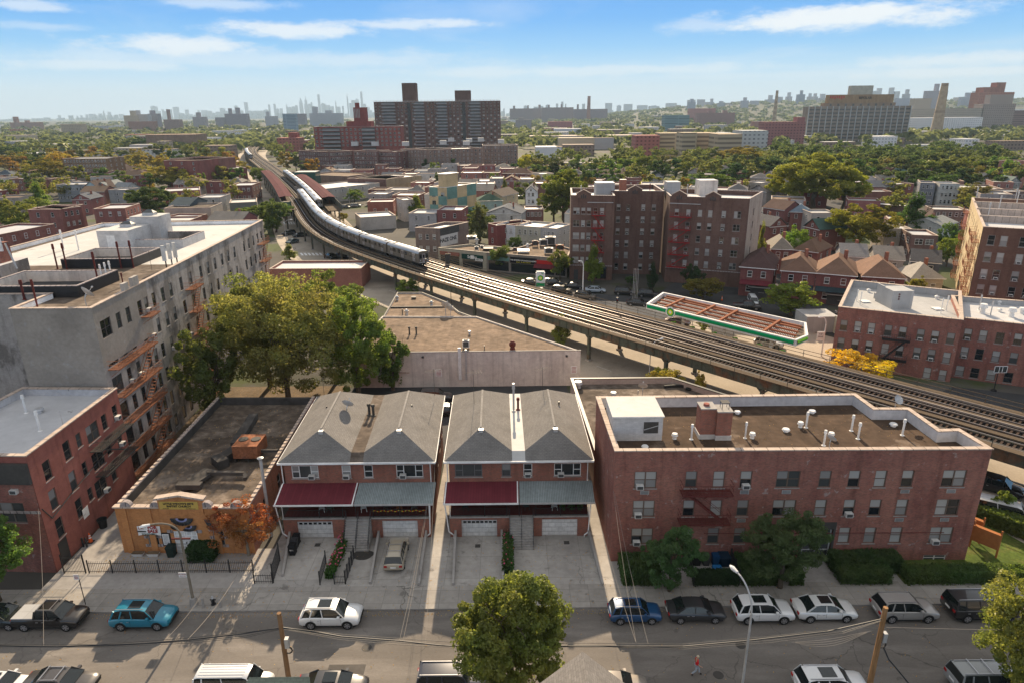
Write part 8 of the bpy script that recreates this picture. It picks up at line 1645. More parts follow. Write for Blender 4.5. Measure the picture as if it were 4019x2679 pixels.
massbelt(0,690,318,333,45,(11,15),(.095,.108,.034),1);massbelt(0,560,345,372,26,(10,13),(.16,.145,.04),5)
belt('d',600,720,338,372,9,(10,15),('green','bright','gold','olive'),'belt right of the far tracks')
belt('e',1195,1700,352,372,20,(10,14),('green','olive','dark','bright'),'right near park belt');massbelt(1190,2360,333,352,85,(11,15),(.085,.10,.034),2);massbelt(1210,2360,352,378,30,(10,15),(.10,.108,.036),3)
belt('g',1700,2360,350,372,26,(11,16),('green','dark','green','olive','bright'),'wooded belt before the hospital',1.15);massbelt(1230,2360,388,455,12,(7,11),(.12,.125,.035),6);massbelt(0,560,378,440,22,(7,11),(.13,.13,.035),7);massbelt(1780,2370,318,338,50,(12,17),(.062,.085,.03),4);belt('i',1190,1460,375,392,9,(9,12),('bright','green','olive'),'row behind the long terrace')
belt('j',1990,2352,372,392,12,(9,13),('green','dark','olive'),'row above the gambrel houses');belt('k',1180,1330,398,420,5,(8,11),('green','olive','gold'),'group behind the red double house')
belt('l',10,560,372,398,12,(9,12),('olive','gold','green'),'scattered garden trees at left')
def woods(name,n,yr,xr,hr,cols,seed,z0=None,label=None):
 rg=np.random.RandomState(seed);k=16;V=[];tot=0
 px=rg.uniform(xr[0],xr[1],n);Ys=np.exp(rg.uniform(math.log(yr[0]),math.log(yr[1]),n))
 objs=[]
 X=(px-1176)/1533.3*Ys*1.0
 for i in range(n):
  h=rg.uniform(*hr);w=h*rg.uniform(.45,.7)*(1+Ys[i]/4000);d=rg.normal(size=(k,3));d/=np.linalg.norm(d,axis=1)[:,None];d[:,2]=np.abs(d[:,2])*.9
  zg=z0(X[i],Ys[i])if z0 else 0
  p=np.array([X[i],Ys[i],zg+h*.45])+d*np.array([w,w,h*.5]);nr=d+rg.normal(size=(k,3))*.4+np.array([0,-.1,.3]);nr/=np.linalg.norm(nr,axis=1)[:,None];a=np.cross(nr,rg.normal(size=(k,3)));a/=np.linalg.norm(a,axis=1)[:,None];b=np.cross(nr,a);s=w*.55
  V.append(np.stack([p-a*s,p+b*s*.8,p+a*s,p-b*s*.8],1).reshape(-1,3))
 V=np.concatenate(V);m=len(V)//4;me=bpy.data.meshes.new(name);me.vertices.add(len(V));me.vertices.foreach_set('co',V.ravel());me.loops.add(len(V));me.loops.foreach_set('vertex_index',np.arange(len(V)));me.polygons.add(m);me.polygons.foreach_set('loop_start',np.arange(0,len(V),4));me.update(calc_edges=True);me.materials.append(MAT['foliage'])
 o=put(me,name,None,color=cols);return tag(o,label,None,kind='stuff')
def hillz(X,Y):
 u=math.atan2(X,Y);a=max(0,min(1,(u-.02)/.35));b=max(0,min(1,(Y-2300)/2600));return 95*a*a*(3-2*a)*b*b*(3-2*b)
woods('woods',900,(760,1500),(-60,2420),(9,13),(.085,.098,.042),21);woods('woods',1300,(1500,5200),(-80,2430),(9,14),(.078,.09,.044),22,hillz);woods('woods',800,(2600,6500),(1200,2430),(10,15),(.075,.088,.046),23,hillz)
m=MB();nx,ny=40,16
def hp_(i,j):Y=2300+j*300;X=-200+i*130*(Y/2300)**.9;return Vector((X,Y,hillz(X,Y)-.5+(0 if j<ny else 0)))
G_=[[hp_(i,j)for i in range(nx+1)]for j in range(ny+1)]
for j in range(ny):
 for i in range(nx):m.face([G_[j][i],G_[j][i+1],G_[j+1][i+1],G_[j+1][i]],'ground')
tag(m.build('hills',smooth=True),kind='structure')
# ---------------- far buildings ----------------
def facade_mat(name,w,h,ms,dark):
 m=newmat(name);nt=m.node_tree;b=nt.nodes['Principled BSDF'];L=nt.links;oi=nd(nt,'ShaderNodeObjectInfo');tc=nd(nt,'ShaderNodeTexCoord');bt=nd(nt,'ShaderNodeTexBrick');L.new(tc.outputs['UV'],bt.inputs['Vector']);bt.offset=0
 bt.inputs['Scale'].default_value=.1;bt.inputs['Brick Width'].default_value=w/10;bt.inputs['Row Height'].default_value=h/10;bt.inputs['Mortar Size'].default_value=ms/10;bt.inputs['Mortar Smooth'].default_value=0;bt.inputs['Bias'].default_value=-.1
 bt.inputs['Color1'].default_value=(dark,dark,dark*1.1,1);bt.inputs['Color2'].default_value=(dark*2.2,)*3+(1,);bt.inputs['Mortar'].default_value=(1,1,1,1);L.new(mixc(nt,1.,oi.outputs['Color'],bt.outputs[0],'MULTIPLY'),b.inputs['Base Color']);b.inputs['Roughness'].default_value=.8;b.inputs['Specular IOR Level'].default_value=.2
facade_mat('facade_any',3.6,3.1,.95,.28);facade_mat('facade_strip',30,3.4,.9,.35)
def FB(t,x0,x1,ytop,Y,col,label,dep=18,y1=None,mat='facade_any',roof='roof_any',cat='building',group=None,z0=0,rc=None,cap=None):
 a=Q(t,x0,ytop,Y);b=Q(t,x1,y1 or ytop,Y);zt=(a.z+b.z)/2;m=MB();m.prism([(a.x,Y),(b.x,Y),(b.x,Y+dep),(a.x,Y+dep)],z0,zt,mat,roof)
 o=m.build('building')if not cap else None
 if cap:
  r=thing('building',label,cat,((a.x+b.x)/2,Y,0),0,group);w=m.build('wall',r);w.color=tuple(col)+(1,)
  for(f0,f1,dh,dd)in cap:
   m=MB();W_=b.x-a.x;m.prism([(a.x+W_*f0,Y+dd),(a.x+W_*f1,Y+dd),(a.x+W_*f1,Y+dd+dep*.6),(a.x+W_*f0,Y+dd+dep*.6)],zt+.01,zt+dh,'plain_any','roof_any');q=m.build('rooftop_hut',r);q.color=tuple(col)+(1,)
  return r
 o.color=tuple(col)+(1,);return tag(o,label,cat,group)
BR_=(.30,.16,.13);TN=(.42,.34,.26);GY=(.36,.36,.38);WH_=(.62,.60,.58)
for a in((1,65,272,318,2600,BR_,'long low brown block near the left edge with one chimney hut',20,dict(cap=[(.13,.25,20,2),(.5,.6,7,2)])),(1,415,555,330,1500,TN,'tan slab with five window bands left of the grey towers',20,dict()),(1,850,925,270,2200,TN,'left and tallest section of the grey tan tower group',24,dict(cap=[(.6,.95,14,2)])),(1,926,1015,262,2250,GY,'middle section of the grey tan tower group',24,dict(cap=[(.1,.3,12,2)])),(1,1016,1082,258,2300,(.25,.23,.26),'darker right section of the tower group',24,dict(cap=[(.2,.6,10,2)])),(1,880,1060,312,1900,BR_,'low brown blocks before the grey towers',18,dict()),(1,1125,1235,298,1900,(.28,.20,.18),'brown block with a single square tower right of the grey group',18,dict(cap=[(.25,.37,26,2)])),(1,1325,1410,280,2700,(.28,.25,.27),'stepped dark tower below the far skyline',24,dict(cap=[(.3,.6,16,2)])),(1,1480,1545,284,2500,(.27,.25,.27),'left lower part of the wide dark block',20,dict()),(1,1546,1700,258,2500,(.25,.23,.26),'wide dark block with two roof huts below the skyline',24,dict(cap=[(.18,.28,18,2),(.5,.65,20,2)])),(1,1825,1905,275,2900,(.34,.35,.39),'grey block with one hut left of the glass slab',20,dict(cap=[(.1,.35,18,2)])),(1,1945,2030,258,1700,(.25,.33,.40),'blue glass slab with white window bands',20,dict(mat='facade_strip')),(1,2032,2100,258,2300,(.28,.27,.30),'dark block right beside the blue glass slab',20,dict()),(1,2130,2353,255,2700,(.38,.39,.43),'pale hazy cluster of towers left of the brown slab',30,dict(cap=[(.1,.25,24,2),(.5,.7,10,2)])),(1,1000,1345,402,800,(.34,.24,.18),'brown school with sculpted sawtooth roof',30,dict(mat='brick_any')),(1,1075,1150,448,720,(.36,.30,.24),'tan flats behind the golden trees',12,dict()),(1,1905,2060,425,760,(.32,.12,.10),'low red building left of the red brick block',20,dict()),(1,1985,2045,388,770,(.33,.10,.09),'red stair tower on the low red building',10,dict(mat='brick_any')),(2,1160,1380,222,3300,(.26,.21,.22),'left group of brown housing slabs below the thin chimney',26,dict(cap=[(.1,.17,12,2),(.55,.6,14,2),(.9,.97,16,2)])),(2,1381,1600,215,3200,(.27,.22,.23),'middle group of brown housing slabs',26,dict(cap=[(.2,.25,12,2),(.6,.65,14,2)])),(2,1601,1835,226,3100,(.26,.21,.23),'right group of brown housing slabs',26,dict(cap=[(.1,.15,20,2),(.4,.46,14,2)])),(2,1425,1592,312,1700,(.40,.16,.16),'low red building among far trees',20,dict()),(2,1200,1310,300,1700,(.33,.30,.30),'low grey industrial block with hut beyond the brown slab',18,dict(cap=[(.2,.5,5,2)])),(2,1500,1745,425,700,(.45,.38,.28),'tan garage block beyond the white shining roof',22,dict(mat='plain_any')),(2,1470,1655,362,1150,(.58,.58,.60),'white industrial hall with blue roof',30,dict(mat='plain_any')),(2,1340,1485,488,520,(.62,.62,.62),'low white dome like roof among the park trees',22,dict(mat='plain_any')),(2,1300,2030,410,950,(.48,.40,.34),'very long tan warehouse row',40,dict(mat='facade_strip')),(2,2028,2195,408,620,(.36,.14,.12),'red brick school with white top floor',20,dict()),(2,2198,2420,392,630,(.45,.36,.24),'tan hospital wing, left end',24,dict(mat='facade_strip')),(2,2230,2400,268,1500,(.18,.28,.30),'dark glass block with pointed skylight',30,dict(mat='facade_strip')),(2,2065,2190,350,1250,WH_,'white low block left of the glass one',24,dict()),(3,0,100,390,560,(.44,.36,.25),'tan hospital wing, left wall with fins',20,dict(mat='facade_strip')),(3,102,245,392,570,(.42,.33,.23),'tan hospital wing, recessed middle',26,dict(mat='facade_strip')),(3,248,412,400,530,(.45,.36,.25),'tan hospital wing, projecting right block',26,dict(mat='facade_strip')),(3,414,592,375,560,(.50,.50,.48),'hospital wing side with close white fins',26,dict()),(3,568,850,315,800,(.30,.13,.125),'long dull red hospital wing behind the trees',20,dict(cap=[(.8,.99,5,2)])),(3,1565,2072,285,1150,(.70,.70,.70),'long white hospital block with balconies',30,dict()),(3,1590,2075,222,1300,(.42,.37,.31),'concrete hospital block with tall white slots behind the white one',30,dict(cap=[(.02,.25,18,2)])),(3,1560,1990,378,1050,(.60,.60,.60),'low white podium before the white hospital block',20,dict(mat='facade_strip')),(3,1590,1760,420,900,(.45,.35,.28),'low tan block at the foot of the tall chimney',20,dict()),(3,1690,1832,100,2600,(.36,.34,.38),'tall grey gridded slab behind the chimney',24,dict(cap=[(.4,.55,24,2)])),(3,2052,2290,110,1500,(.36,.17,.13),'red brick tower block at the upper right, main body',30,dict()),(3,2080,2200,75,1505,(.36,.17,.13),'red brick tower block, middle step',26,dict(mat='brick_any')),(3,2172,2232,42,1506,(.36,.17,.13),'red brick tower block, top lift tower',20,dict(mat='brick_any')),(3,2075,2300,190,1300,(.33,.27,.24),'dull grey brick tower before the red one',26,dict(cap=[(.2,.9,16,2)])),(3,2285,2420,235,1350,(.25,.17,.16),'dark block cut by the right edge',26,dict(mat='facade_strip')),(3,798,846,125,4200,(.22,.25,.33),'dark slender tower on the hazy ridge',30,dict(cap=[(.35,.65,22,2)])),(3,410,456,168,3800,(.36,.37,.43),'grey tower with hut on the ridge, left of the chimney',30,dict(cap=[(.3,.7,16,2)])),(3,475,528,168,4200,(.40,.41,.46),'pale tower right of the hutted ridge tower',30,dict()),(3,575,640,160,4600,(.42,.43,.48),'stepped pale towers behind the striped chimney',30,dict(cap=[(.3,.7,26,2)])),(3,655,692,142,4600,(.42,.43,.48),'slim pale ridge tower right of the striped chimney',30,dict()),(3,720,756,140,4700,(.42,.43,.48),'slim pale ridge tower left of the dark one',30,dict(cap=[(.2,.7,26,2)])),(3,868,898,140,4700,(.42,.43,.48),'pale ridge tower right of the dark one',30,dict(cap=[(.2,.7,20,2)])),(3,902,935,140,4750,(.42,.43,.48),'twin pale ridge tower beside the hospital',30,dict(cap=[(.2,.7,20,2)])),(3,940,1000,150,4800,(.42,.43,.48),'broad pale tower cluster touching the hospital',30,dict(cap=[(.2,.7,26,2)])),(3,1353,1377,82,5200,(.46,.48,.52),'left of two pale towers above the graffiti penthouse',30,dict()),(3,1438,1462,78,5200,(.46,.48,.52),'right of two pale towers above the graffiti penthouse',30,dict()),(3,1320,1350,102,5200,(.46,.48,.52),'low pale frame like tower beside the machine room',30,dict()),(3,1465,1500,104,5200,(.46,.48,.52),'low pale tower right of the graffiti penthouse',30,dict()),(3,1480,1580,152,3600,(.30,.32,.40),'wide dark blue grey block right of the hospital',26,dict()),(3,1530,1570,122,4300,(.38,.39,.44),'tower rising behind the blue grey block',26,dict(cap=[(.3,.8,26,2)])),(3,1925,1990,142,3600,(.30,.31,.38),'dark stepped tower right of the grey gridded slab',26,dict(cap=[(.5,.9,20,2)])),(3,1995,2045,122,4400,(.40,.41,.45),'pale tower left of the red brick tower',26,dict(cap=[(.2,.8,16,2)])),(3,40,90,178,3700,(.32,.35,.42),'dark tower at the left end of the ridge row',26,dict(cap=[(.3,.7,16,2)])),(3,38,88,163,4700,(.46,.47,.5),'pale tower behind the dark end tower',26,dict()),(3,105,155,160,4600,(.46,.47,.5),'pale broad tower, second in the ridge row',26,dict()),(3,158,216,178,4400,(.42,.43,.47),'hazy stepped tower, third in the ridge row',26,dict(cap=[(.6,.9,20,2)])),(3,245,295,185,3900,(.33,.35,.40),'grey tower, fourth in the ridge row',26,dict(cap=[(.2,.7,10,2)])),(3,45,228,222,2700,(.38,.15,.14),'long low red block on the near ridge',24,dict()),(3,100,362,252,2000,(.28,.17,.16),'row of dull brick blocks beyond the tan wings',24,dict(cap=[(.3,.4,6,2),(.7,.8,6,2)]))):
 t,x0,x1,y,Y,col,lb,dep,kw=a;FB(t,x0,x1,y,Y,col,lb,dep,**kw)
OCC=[(V2(worldloc(o)),max(8,.5*max((c.dimensions.x+c.dimensions.y)*.5 for c in o.children if c.type=='MESH')if any(c.type=='MESH' for c in o.children)else 8))for o in COL.objects if o.parent is None and o.get('category')in('building','house','shop','church','hospital','tower','canopy')]
def filler(x0,x1,y0,y1,dx,dy,rot,nm,dens,seed):
 rf=random.Random(seed);ca,sa=math.cos(rot),math.sin(rot);cx,cy=(x0+x1)/2,(y0+y1)/2;k=0;row=0;y=y0
 while y<y1:
  row+=1;x=x0;k=0
  while x<x1:
   w=rf.uniform(6.5,12);X=cx+(x-cx)*ca-(y-cy)*sa;Y=cy+(x-cx)*sa+(y-cy)*ca;x+=w+rf.choice((.3,.3,2.5));q=Vector((X,Y))
   s=clfind(q);c_,_=cl(s)
   if(c_-q).length<24 or any((q-o).length<r_+6 for o,r_ in OCC)or rf.random()>dens or Y<178 or(X<-22 and Y<212):continue
   k+=1;col=rf.choice(((.34,.13,.10),(.28,.12,.09),(.45,.38,.30),(.50,.48,.45),(.38,.36,.36),(.33,.10,.09)));cn_={0:'red brick',1:'brown brick',2:'tan',3:'pale',4:'grey',5:'dark red'}[((.34,.13,.10),(.28,.12,.09),(.45,.38,.30),(.50,.48,.45),(.38,.36,.36),(.33,.10,.09)).index(col)]
   dp=rf.uniform(9,13);A=(X,Y);B=(X+w*ca,Y+w*sa);po=foot(A,B,dp);z=rf.choice((6.2,6.6,7.0,7.4));lb='%s %s, %s from left in %s row %s'
   if rf.random()<.68:BD(0,0,0,0,0,z,0,col,lb%(cn_,'flat roofed rowhouse',nth(k),nth(row),nm),poly=po,fl=2,nc=2,ns=1,roof=rf.choice(('roof_silver','roof_white','roof_tan','roof_lgrey','roof_silver')),cat='house',name='rowhouse',group='rowhouses '+nm,wall_=rf.choice(('brick_any','stucco_any')))
   else:
    a=V2(A);HSW(po,z-.8,col,rf.choice(((.20,.14,.10),(.17,.16,.16),(.12,.13,.15),(.22,.20,.18))),lb%(cn_,'pitched roof house',nth(k),nth(row),nm),rf.choice(('hip','front','side')),nm)
   if rf.random()<.22:
    tx=X+rf.uniform(0,w);ty=Y+dp+rf.uniform(3,6);tree(Vector((tx,ty,0)),rf.uniform(5,8),rf.uniform(7,11),rf.choice(list(PAL.values())),'garden tree behind the %s house of the %s row %s'%(nth(k),nth(row),nm),'small','garden trees '+nm)
  y+=dy
def HSW(po,z,col,rc,lb,kind,nm):
 A,B=V2(po[0]),V2(po[1]);global P
 _P=P
 def P2(t,x,y,zz=0):return Vector((A.x,A.y,zz))if x==0 else Vector((B.x,B.y,zz))
 P=P2
 try:HS(0,0,0,1,0,z,10,col,rc,lb,kind,2.2,group='rowhouses '+nm,ns=1)
 finally:P=_P
filler(-90,-20,185,330,10,24,-.15,'right of the platforms',.97,1);filler(-170,70,345,465,10,34,-.05,'before the tan block',.7,5);filler(8,70,190,420,10,30,-.2,'beyond the six storey block',.75,2);filler(85,330,190,400,10,31,-.35,'of the right hand blocks',.6,3);filler(-330,-115,175,420,10,34,.05,'of the left hand blocks',.6,4)
def stack(t,x,yt,xb,yb,r0,r1,base,col,label,bands=None):
 p=P(t,xb,yb,0);d=D(t,x,yt);q=math.hypot(p.x,p.y)/math.hypot(d.x,d.y);h=CH+d.z*q;m=MB();n=bands or 1
 for k in range(n):f0,f1=k/n,(k+1)/n;m.cyl((p.x,p.y,h*f0),(p.x,p.y,h*f1),lerp(r0,r1,f0),lerp(r0,r1,f1),18,col[k%len(col)],k==n-1)
 tag(m.build('chimney_stack',smooth=40),label,'chimney')
pmat('stack_tan',(.40,.31,.22),.9);pmat('stack_tan2',(.30,.23,.17),.9);pmat('stack_red',(.30,.16,.13),.9)
p=Q(3,1755,400,1000)
def stack2(t,xt,yt,Y,r0,r1,col,label,bands=1):
 q=Q(t,xt,yt,Y);m=MB()
 for k in range(bands):f0,f1=k/bands,(k+1)/bands;m.cyl((q.x,Y,q.z*f0),(q.x,Y,q.z*f1),lerp(r0,r1,f0),lerp(r0,r1,f1),18,col[k%len(col)],k==bands-1)
 tag(m.build('chimney_stack',smooth=40),label,'chimney')
stack2(3,1810,48,1040,8.5,4.6,['stack_tan']*9+['stack_tan2'],'tall tapering tan brick chimney right of the hospital',20)
stack2(3,652,98,1750,5.5,3.0,['stack_tan','stack_tan2'],'slender banded chimney left of the hospital',14);stack2(2,1707,137,2900,8,6,['stack_red'],'thin red brown chimney on the hazy horizon')
rf=random.Random(5);cnt=0
SPOT=[]
for i in range(150):
 Y=math.exp(rf.uniform(math.log(640),math.log(3200)));px=rf.uniform(-20,2380)
 if 690<px<1200 and Y<760:continue
 X=(px-1176)/1533*Y
 if skiptree(Vector((X,Y,0))):continue
 SPOT.append((px,Y,X))
SPOT.sort()
NC={'pale':(.55,.53,.50),'red brick':(.34,.15,.12),'tan':(.45,.37,.28),'grey':(.38,.37,.37),'brown':(.26,.19,.15),'white':(.68,.67,.66)}
bins={}
for px,Y,X in SPOT:
 c=rf.choice(list(NC));w=rf.uniform(10,34)*(1+Y/2500);h=rf.uniform(6,11)*(1+Y/5000);dp=rf.uniform(12,26);zg=hillz(X,Y)if X>0 else 0
 m=MB();m.prism([(X,Y),(X+w,Y+rf.uniform(-2,2)),(X+w,Y+dp),(X,Y+dp)],-1,h+zg,'facade_any' if rf.random()<.6 else 'plain_any',rf.choice(('roof_silver','roof_white','roof_any','roof_tan','roof_lgrey')))
 o=m.build('building');o.color=NC[c]+(1,)
 reg=('far left','left centre','centre','right centre','far right')[min(4,int(px/2353*5))];row='nearer' if Y<1100 else('middle' if Y<1900 else 'farther');k=(reg,row);bins[k]=bins.get(k,0)+1
 tag(o,'low %s building, %s from the left of the %s roofs, %s distance'%(c,nth(bins[k]),row,reg),'building','low buildings scattered through the distance')
SKY1=[(403,268,12),(530,272,8),(557,270,10),(593,264,12),(625,260,30),(655,268,14),(685,258,16),(707,225,10,'s'),(747,248,16),(786,270,8),(830,262,22),(1052,208,32),(1090,240,16),(1118,228,10),(1135,240,14),(1158,228,24),(1203,212,28),(1245,255,26),(1282,230,18),(1310,262,18),(1340,265,14),(1365,235,10),(1400,235,28),(1440,240,22),(1465,252,20),(1500,245,30),(1527,222,26),(1560,240,22),(1600,232,20),(1622,205,18),(1650,236,30),(1690,180,18),(1720,240,30),(1755,238,24),(1790,238,30),(1830,232,26),(1852,195,10),(1889,190,12),(1910,225,16),(1935,222,14),(1973,190,10,'t'),(1995,215,24),(2020,208,20),(2040,200,14),(2067,150,20,'t'),(2101,135,22,'s'),(2130,190,16),(2145,178,8),(2160,205,14),(2192,125,13),(2225,190,26),(2250,200,30),(2285,208,20),(2311,165,8,'t'),(2330,210,20)]
SKY2=[(8,205,10),(37,120,8,'t'),(60,185,14),(80,165,24),(105,160,18),(134,105,12),(155,190,20),(178,215,24),(200,235,16),(1487,188,14),(1523,175,14),(1546,190,8),(1120,222,10),(1270,205,26),(1340,210,30),(1380,205,20),(1420,200,24),(1670,190,18),(1845,185,40),(1915,203,26),(1980,192,50),(2080,200,60),(2160,205,60),(2280,185,60)]
YS=12000.;k=0
for t,lst in((1,SKY1),(2,SKY2)):
 for e in lst:
  x,y,w=e[:3];st=e[3]if len(e)>3 else '';Yk=YS if t==1 or x<300 else 7500.;q=Q(t,x,y,Yk);ww=w*TL[t][2]*Yk/CF*1.0;z=q.z;m=MB();k+=1;X=q.x
  if st=='s':m.box(X-ww/2,Yk,0,X+ww/2,Yk+ww,z*.62,'plain_any');m.box(X-ww*.3,Yk+1,z*.62,X+ww*.3,Yk+ww*.8,z*.8,'plain_any');m.cyl((X,Yk+ww*.4,z*.8),(X,Yk+ww*.4,z),ww*.16,ww*.03,6,'plain_any')
  elif st=='t':m.cyl((X,Yk+ww/2,0),(X,Yk+ww/2,z*.75),ww*.7,ww*.6,4,'plain_any');m.cyl((X,Yk+ww/2,z*.75),(X,Yk+ww/2,z),ww*.6,ww*.12,4,'plain_any')
  else:
   m.box(X-ww/2,Yk,0,X+ww/2,Yk+ww,z,'plain_any')
   if k%3==0 and w>14:m.box(X-ww*.25,Yk+2,z,X+ww*.2,Yk+ww*.6,z*1.05,'plain_any')
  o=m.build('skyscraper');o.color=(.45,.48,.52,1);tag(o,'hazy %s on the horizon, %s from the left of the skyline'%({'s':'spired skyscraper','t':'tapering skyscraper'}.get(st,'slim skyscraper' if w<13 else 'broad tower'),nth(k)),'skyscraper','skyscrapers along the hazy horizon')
m=MB();rr=random.Random(9)
for i in range(420):
 X=-9800+i*48+rr.uniform(-10,10);Yk=11000+rr.uniform(0,900);m.box(X,Yk,0,X+rr.uniform(30,70),Yk+60,rr.uniform(25,85)*(1 if X>-7000 else .6),'plain_any')
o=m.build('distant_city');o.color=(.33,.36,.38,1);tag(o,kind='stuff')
m=MB()
for i in range(260):
 X=-600+i*22+rr.uniform(-8,8);Yk=4300+rr.uniform(0,1500);zg=hillz(X,Yk);m.box(X,Yk,zg-3,X+rr.uniform(12,34),Yk+20,zg+rr.uniform(8,22),'plain_any')
o=m.build('distant_houses');o.color=(.42,.38,.36,1);tag(o,kind='stuff')
# ---------------- air ----------------
HZ=MB();HZ.box(-16000,-350,-1.2,16000,14500,700,'haze')if False else None
hm=bpy.data.materials.new('haze');hm.use_nodes=True;nt=hm.node_tree;nt.nodes.clear();o_=nt.nodes.new('ShaderNodeOutputMaterial');v=nt.nodes.new('ShaderNodeVolumePrincipled');v.inputs['Color'].default_value=(.62,.83,1,1);v.inputs['Density'].default_value=HAZE_D;v.inputs['Anisotropy'].default_value=0;nt.links.new(v.outputs[0],o_.inputs['Volume']);MAT['haze']=hm
HZ=MB();HZ.box(-17000,-390,-1.2,17000,14800,560,'haze');hz_o=HZ.build('haze');tag(hz_o,kind='stuff')
# ---------------- street furniture and small things ----------------
pmat('wire_grey',(.22,.20,.18),.7,noise=())
def cable(pts,r,label,mat='black_metal',group='overhead cables along the street',n=5,name='overhead_cable'):
 m=MB();m.tube(pts,r,n,mat);o=m.build(name);return tag(o,label,'cable',group)
def sagline(a,b,sag,n=14):return[a.lerp(b,i/n)-Vector((0,0,4*sag*(i/n)*(1-i/n)))for i in range(n+1)]
YP=34.
def qs(l,Y=YP):return[Q(t,x,y,Y)for t,x,y in l]
def pole(top,Y,r,label,base=None):
 q=Q(*top,Y);t=thing('utility_pole',label,'pole',(q.x,Y,0));m=MB();m.cyl((q.x,Y,0),(q.x,Y,q.z),r*1.15,r*.85,12,'wood_pole' if top[0]==9 else 'wood');m.build('shaft',t)
 m=MB();m.box(q.x+.14,Y-.2,q.z-2.6,q.x+.38,Y+.1,q.z-1.9,'galv');m.build('cable_box',t)
 m=MB();torus(m,(q.x+.25,Y,q.z-2.9),.25,.05,'black_metal','y',10,5);m.build('cable_coil',t);return q
pr=pole((9,1400,1022),YP,.17,'orange brown wooden utility pole at the right of the street');plq=pole((7,1922,1060),YP,.16,'wooden utility pole left of the big street tree, mossy at the top')
L1_=qs([(7,-60,1283),(7,400,1291),(7,680,1282),(7,1000,1268),(7,1300,1245),(7,1650,1205),(7,1945,1160),(7,2200,1195),(7,2353,1222)]);R1_=qs([(8,0,1222),(8,400,1252),(8,700,1285),(8,1100,1292),(8,1600,1290),(8,2353,1290)]);R2_=qs([(9,0,1292),(9,450,1252),(9,1000,1188),(9,1385,1100)])
cable(L1_,.05,'thick black cable bundle at the left of the mossy pole');cable(R1_,.045,'thick black cable bundle behind the big street tree');cable(R2_,.045,'thick black cable bundle climbing to the orange brown pole')
for k,(dy,r)in enumerate(((-14,.018),(10,.02),(22,.015))):
 cable(qs([(7,-60,1283+dy*.4),(7,680,1285+dy*.5),(7,1300,1245+dy),(7,1700,1205+dy),(7,1945,1163+dy*.3),(7,2353,1222+dy*1.1),(8,400,1252+dy*1.2),(8,1000,1290+dy),(8,1700,1275+dy*.6),(9,0,1290+dy),(9,600,1240+dy*1.2),(9,1100,1180+dy),(9,1385,1105+dy*.3)]),r,('thin wire above the main cable bundle','thin wire just under the main cable bundle','lowest thin wire under the main cable bundle')[k])
for k,s_ in enumerate((18,34,50,66)):cable([Q(9,750,1262,YP)]+[Q(9,750+i*60,1262+s_*math.sin(math.pi*i/9)-i*9,YP)for i in range(1,9)]+[Q(9,1300,1185,YP)],.012,'slack wire loop left of the orange brown pole, %s from the top'%nth(k+1),'wire_grey')
cable([Q(9,1405,1160,YP),Q(9,1900,1172,YP),Q(9,2420,1182,YP)],.015,'single pale wire running right from the orange brown pole','wire_grey');
cable([Q(9,1385,1300,YP),Q(9,1420,1380,YP-.3),Q(9,1480,1450,YP-.6),Q(9,1570,1560,YP-1)],.05,'tangled black cable hanging from the orange brown pole')
def drop(a,b,label,r=.011,sag=.5,mat='wire_grey'):cable(sagline(a,b,sag),r,label,mat,'service wires to the houses')
drop(Q(8,400,1248,YP),Vector((-8.0,53.6,4.1)),'service wire to the porch corner of the first house, left one');drop(Q(8,425,1250,YP),Vector((-7.9,53.6,4.3)),'service wire to the porch corner of the first house, right one');drop(Q(8,580,1270,YP),Vector((-7.4,56,6.8)),'long service wire over the sunlit alley')
drop(Q(8,2030,1262,YP),Vector((7.4,53.6,4.6)),'service wire to the porch corner of the second house');drop(Q(8,2030,1262,YP),Vector((8.6,50.2,7.3)),'service wire to the corner of the brick block, left one');drop(Q(8,2115,1275,YP),Vector((8.7,50.1,7.1)),'service wire to the corner of the brick block, right one')
drop(Q(7,1290,1245,YP),Q(7,1690,690,50.),'twin pale wire crossing before the autumn tree',.016);drop(Q(7,1125,1258,YP),Q(7,1480,770,50),'thin pale wire crossing before the lamp post')
drop(Q(7,300,1290,YP),Vector((-40.5,49.4,6.6)),'service wire to the corner of the red building');
cable([Vector((-40.35,49.6,6.4)),Vector((-40.4,50.5,4.9)),Vector((-40.5,54,5.6)),Vector((-40.6,58,6.2)),Vector((-40.8,62,6.6))],.05,'black cable bundle draped along the red painted wall')
def lamp(base,h,arm,label,r=.11,big=True,mat='pole_metal'):
 b=Vector(base);t=thing('street_lamp',label,'street lamp',(b.x,b.y,0),0,'street lamps');m=MB()
 if big:m.cyl(b,b+Vector((0,0,.75)),.36,.26,8,'concrete_plain')
 m.cyl(b,b+Vector((0,0,h*.82)),r,r*.7,10,mat);a=Vector(arm);pts=[b+Vector((0,0,h*.82))+Vector((a.x*(1-math.cos(q)),a.y*(1-math.cos(q)),h*.18*math.sin(q)))for q in[i*math.pi/2/7 for i in range(8)]]
 m.tube(pts,r*.6,8,mat);m.build('shaft',t);e=pts[-1];d=a.normalized()if a.length>.1 else Vector((0,-1,0));m=MB();m.cyl(e-d*.05,e+d*.45,.09,.15,8,'white_paint');m.cyl(e+d*.45,e+d*.7,.15,.05,8,'white_paint');m.build('lamp_head',t);m=MB();m.cyl(e+d*.3-Vector((0,0,.16)),e+d*.3-Vector((0,0,.05)),.05,.13,8,'lamp_clear');m.build('lamp_glass',t);return t
b=P(7,1338,1005,.13);lt=lamp(b,8.3,(-1.7,-.9,0),'brown grey street lamp with curved arm on the pavement before the church',.12,mat='bark_pale')
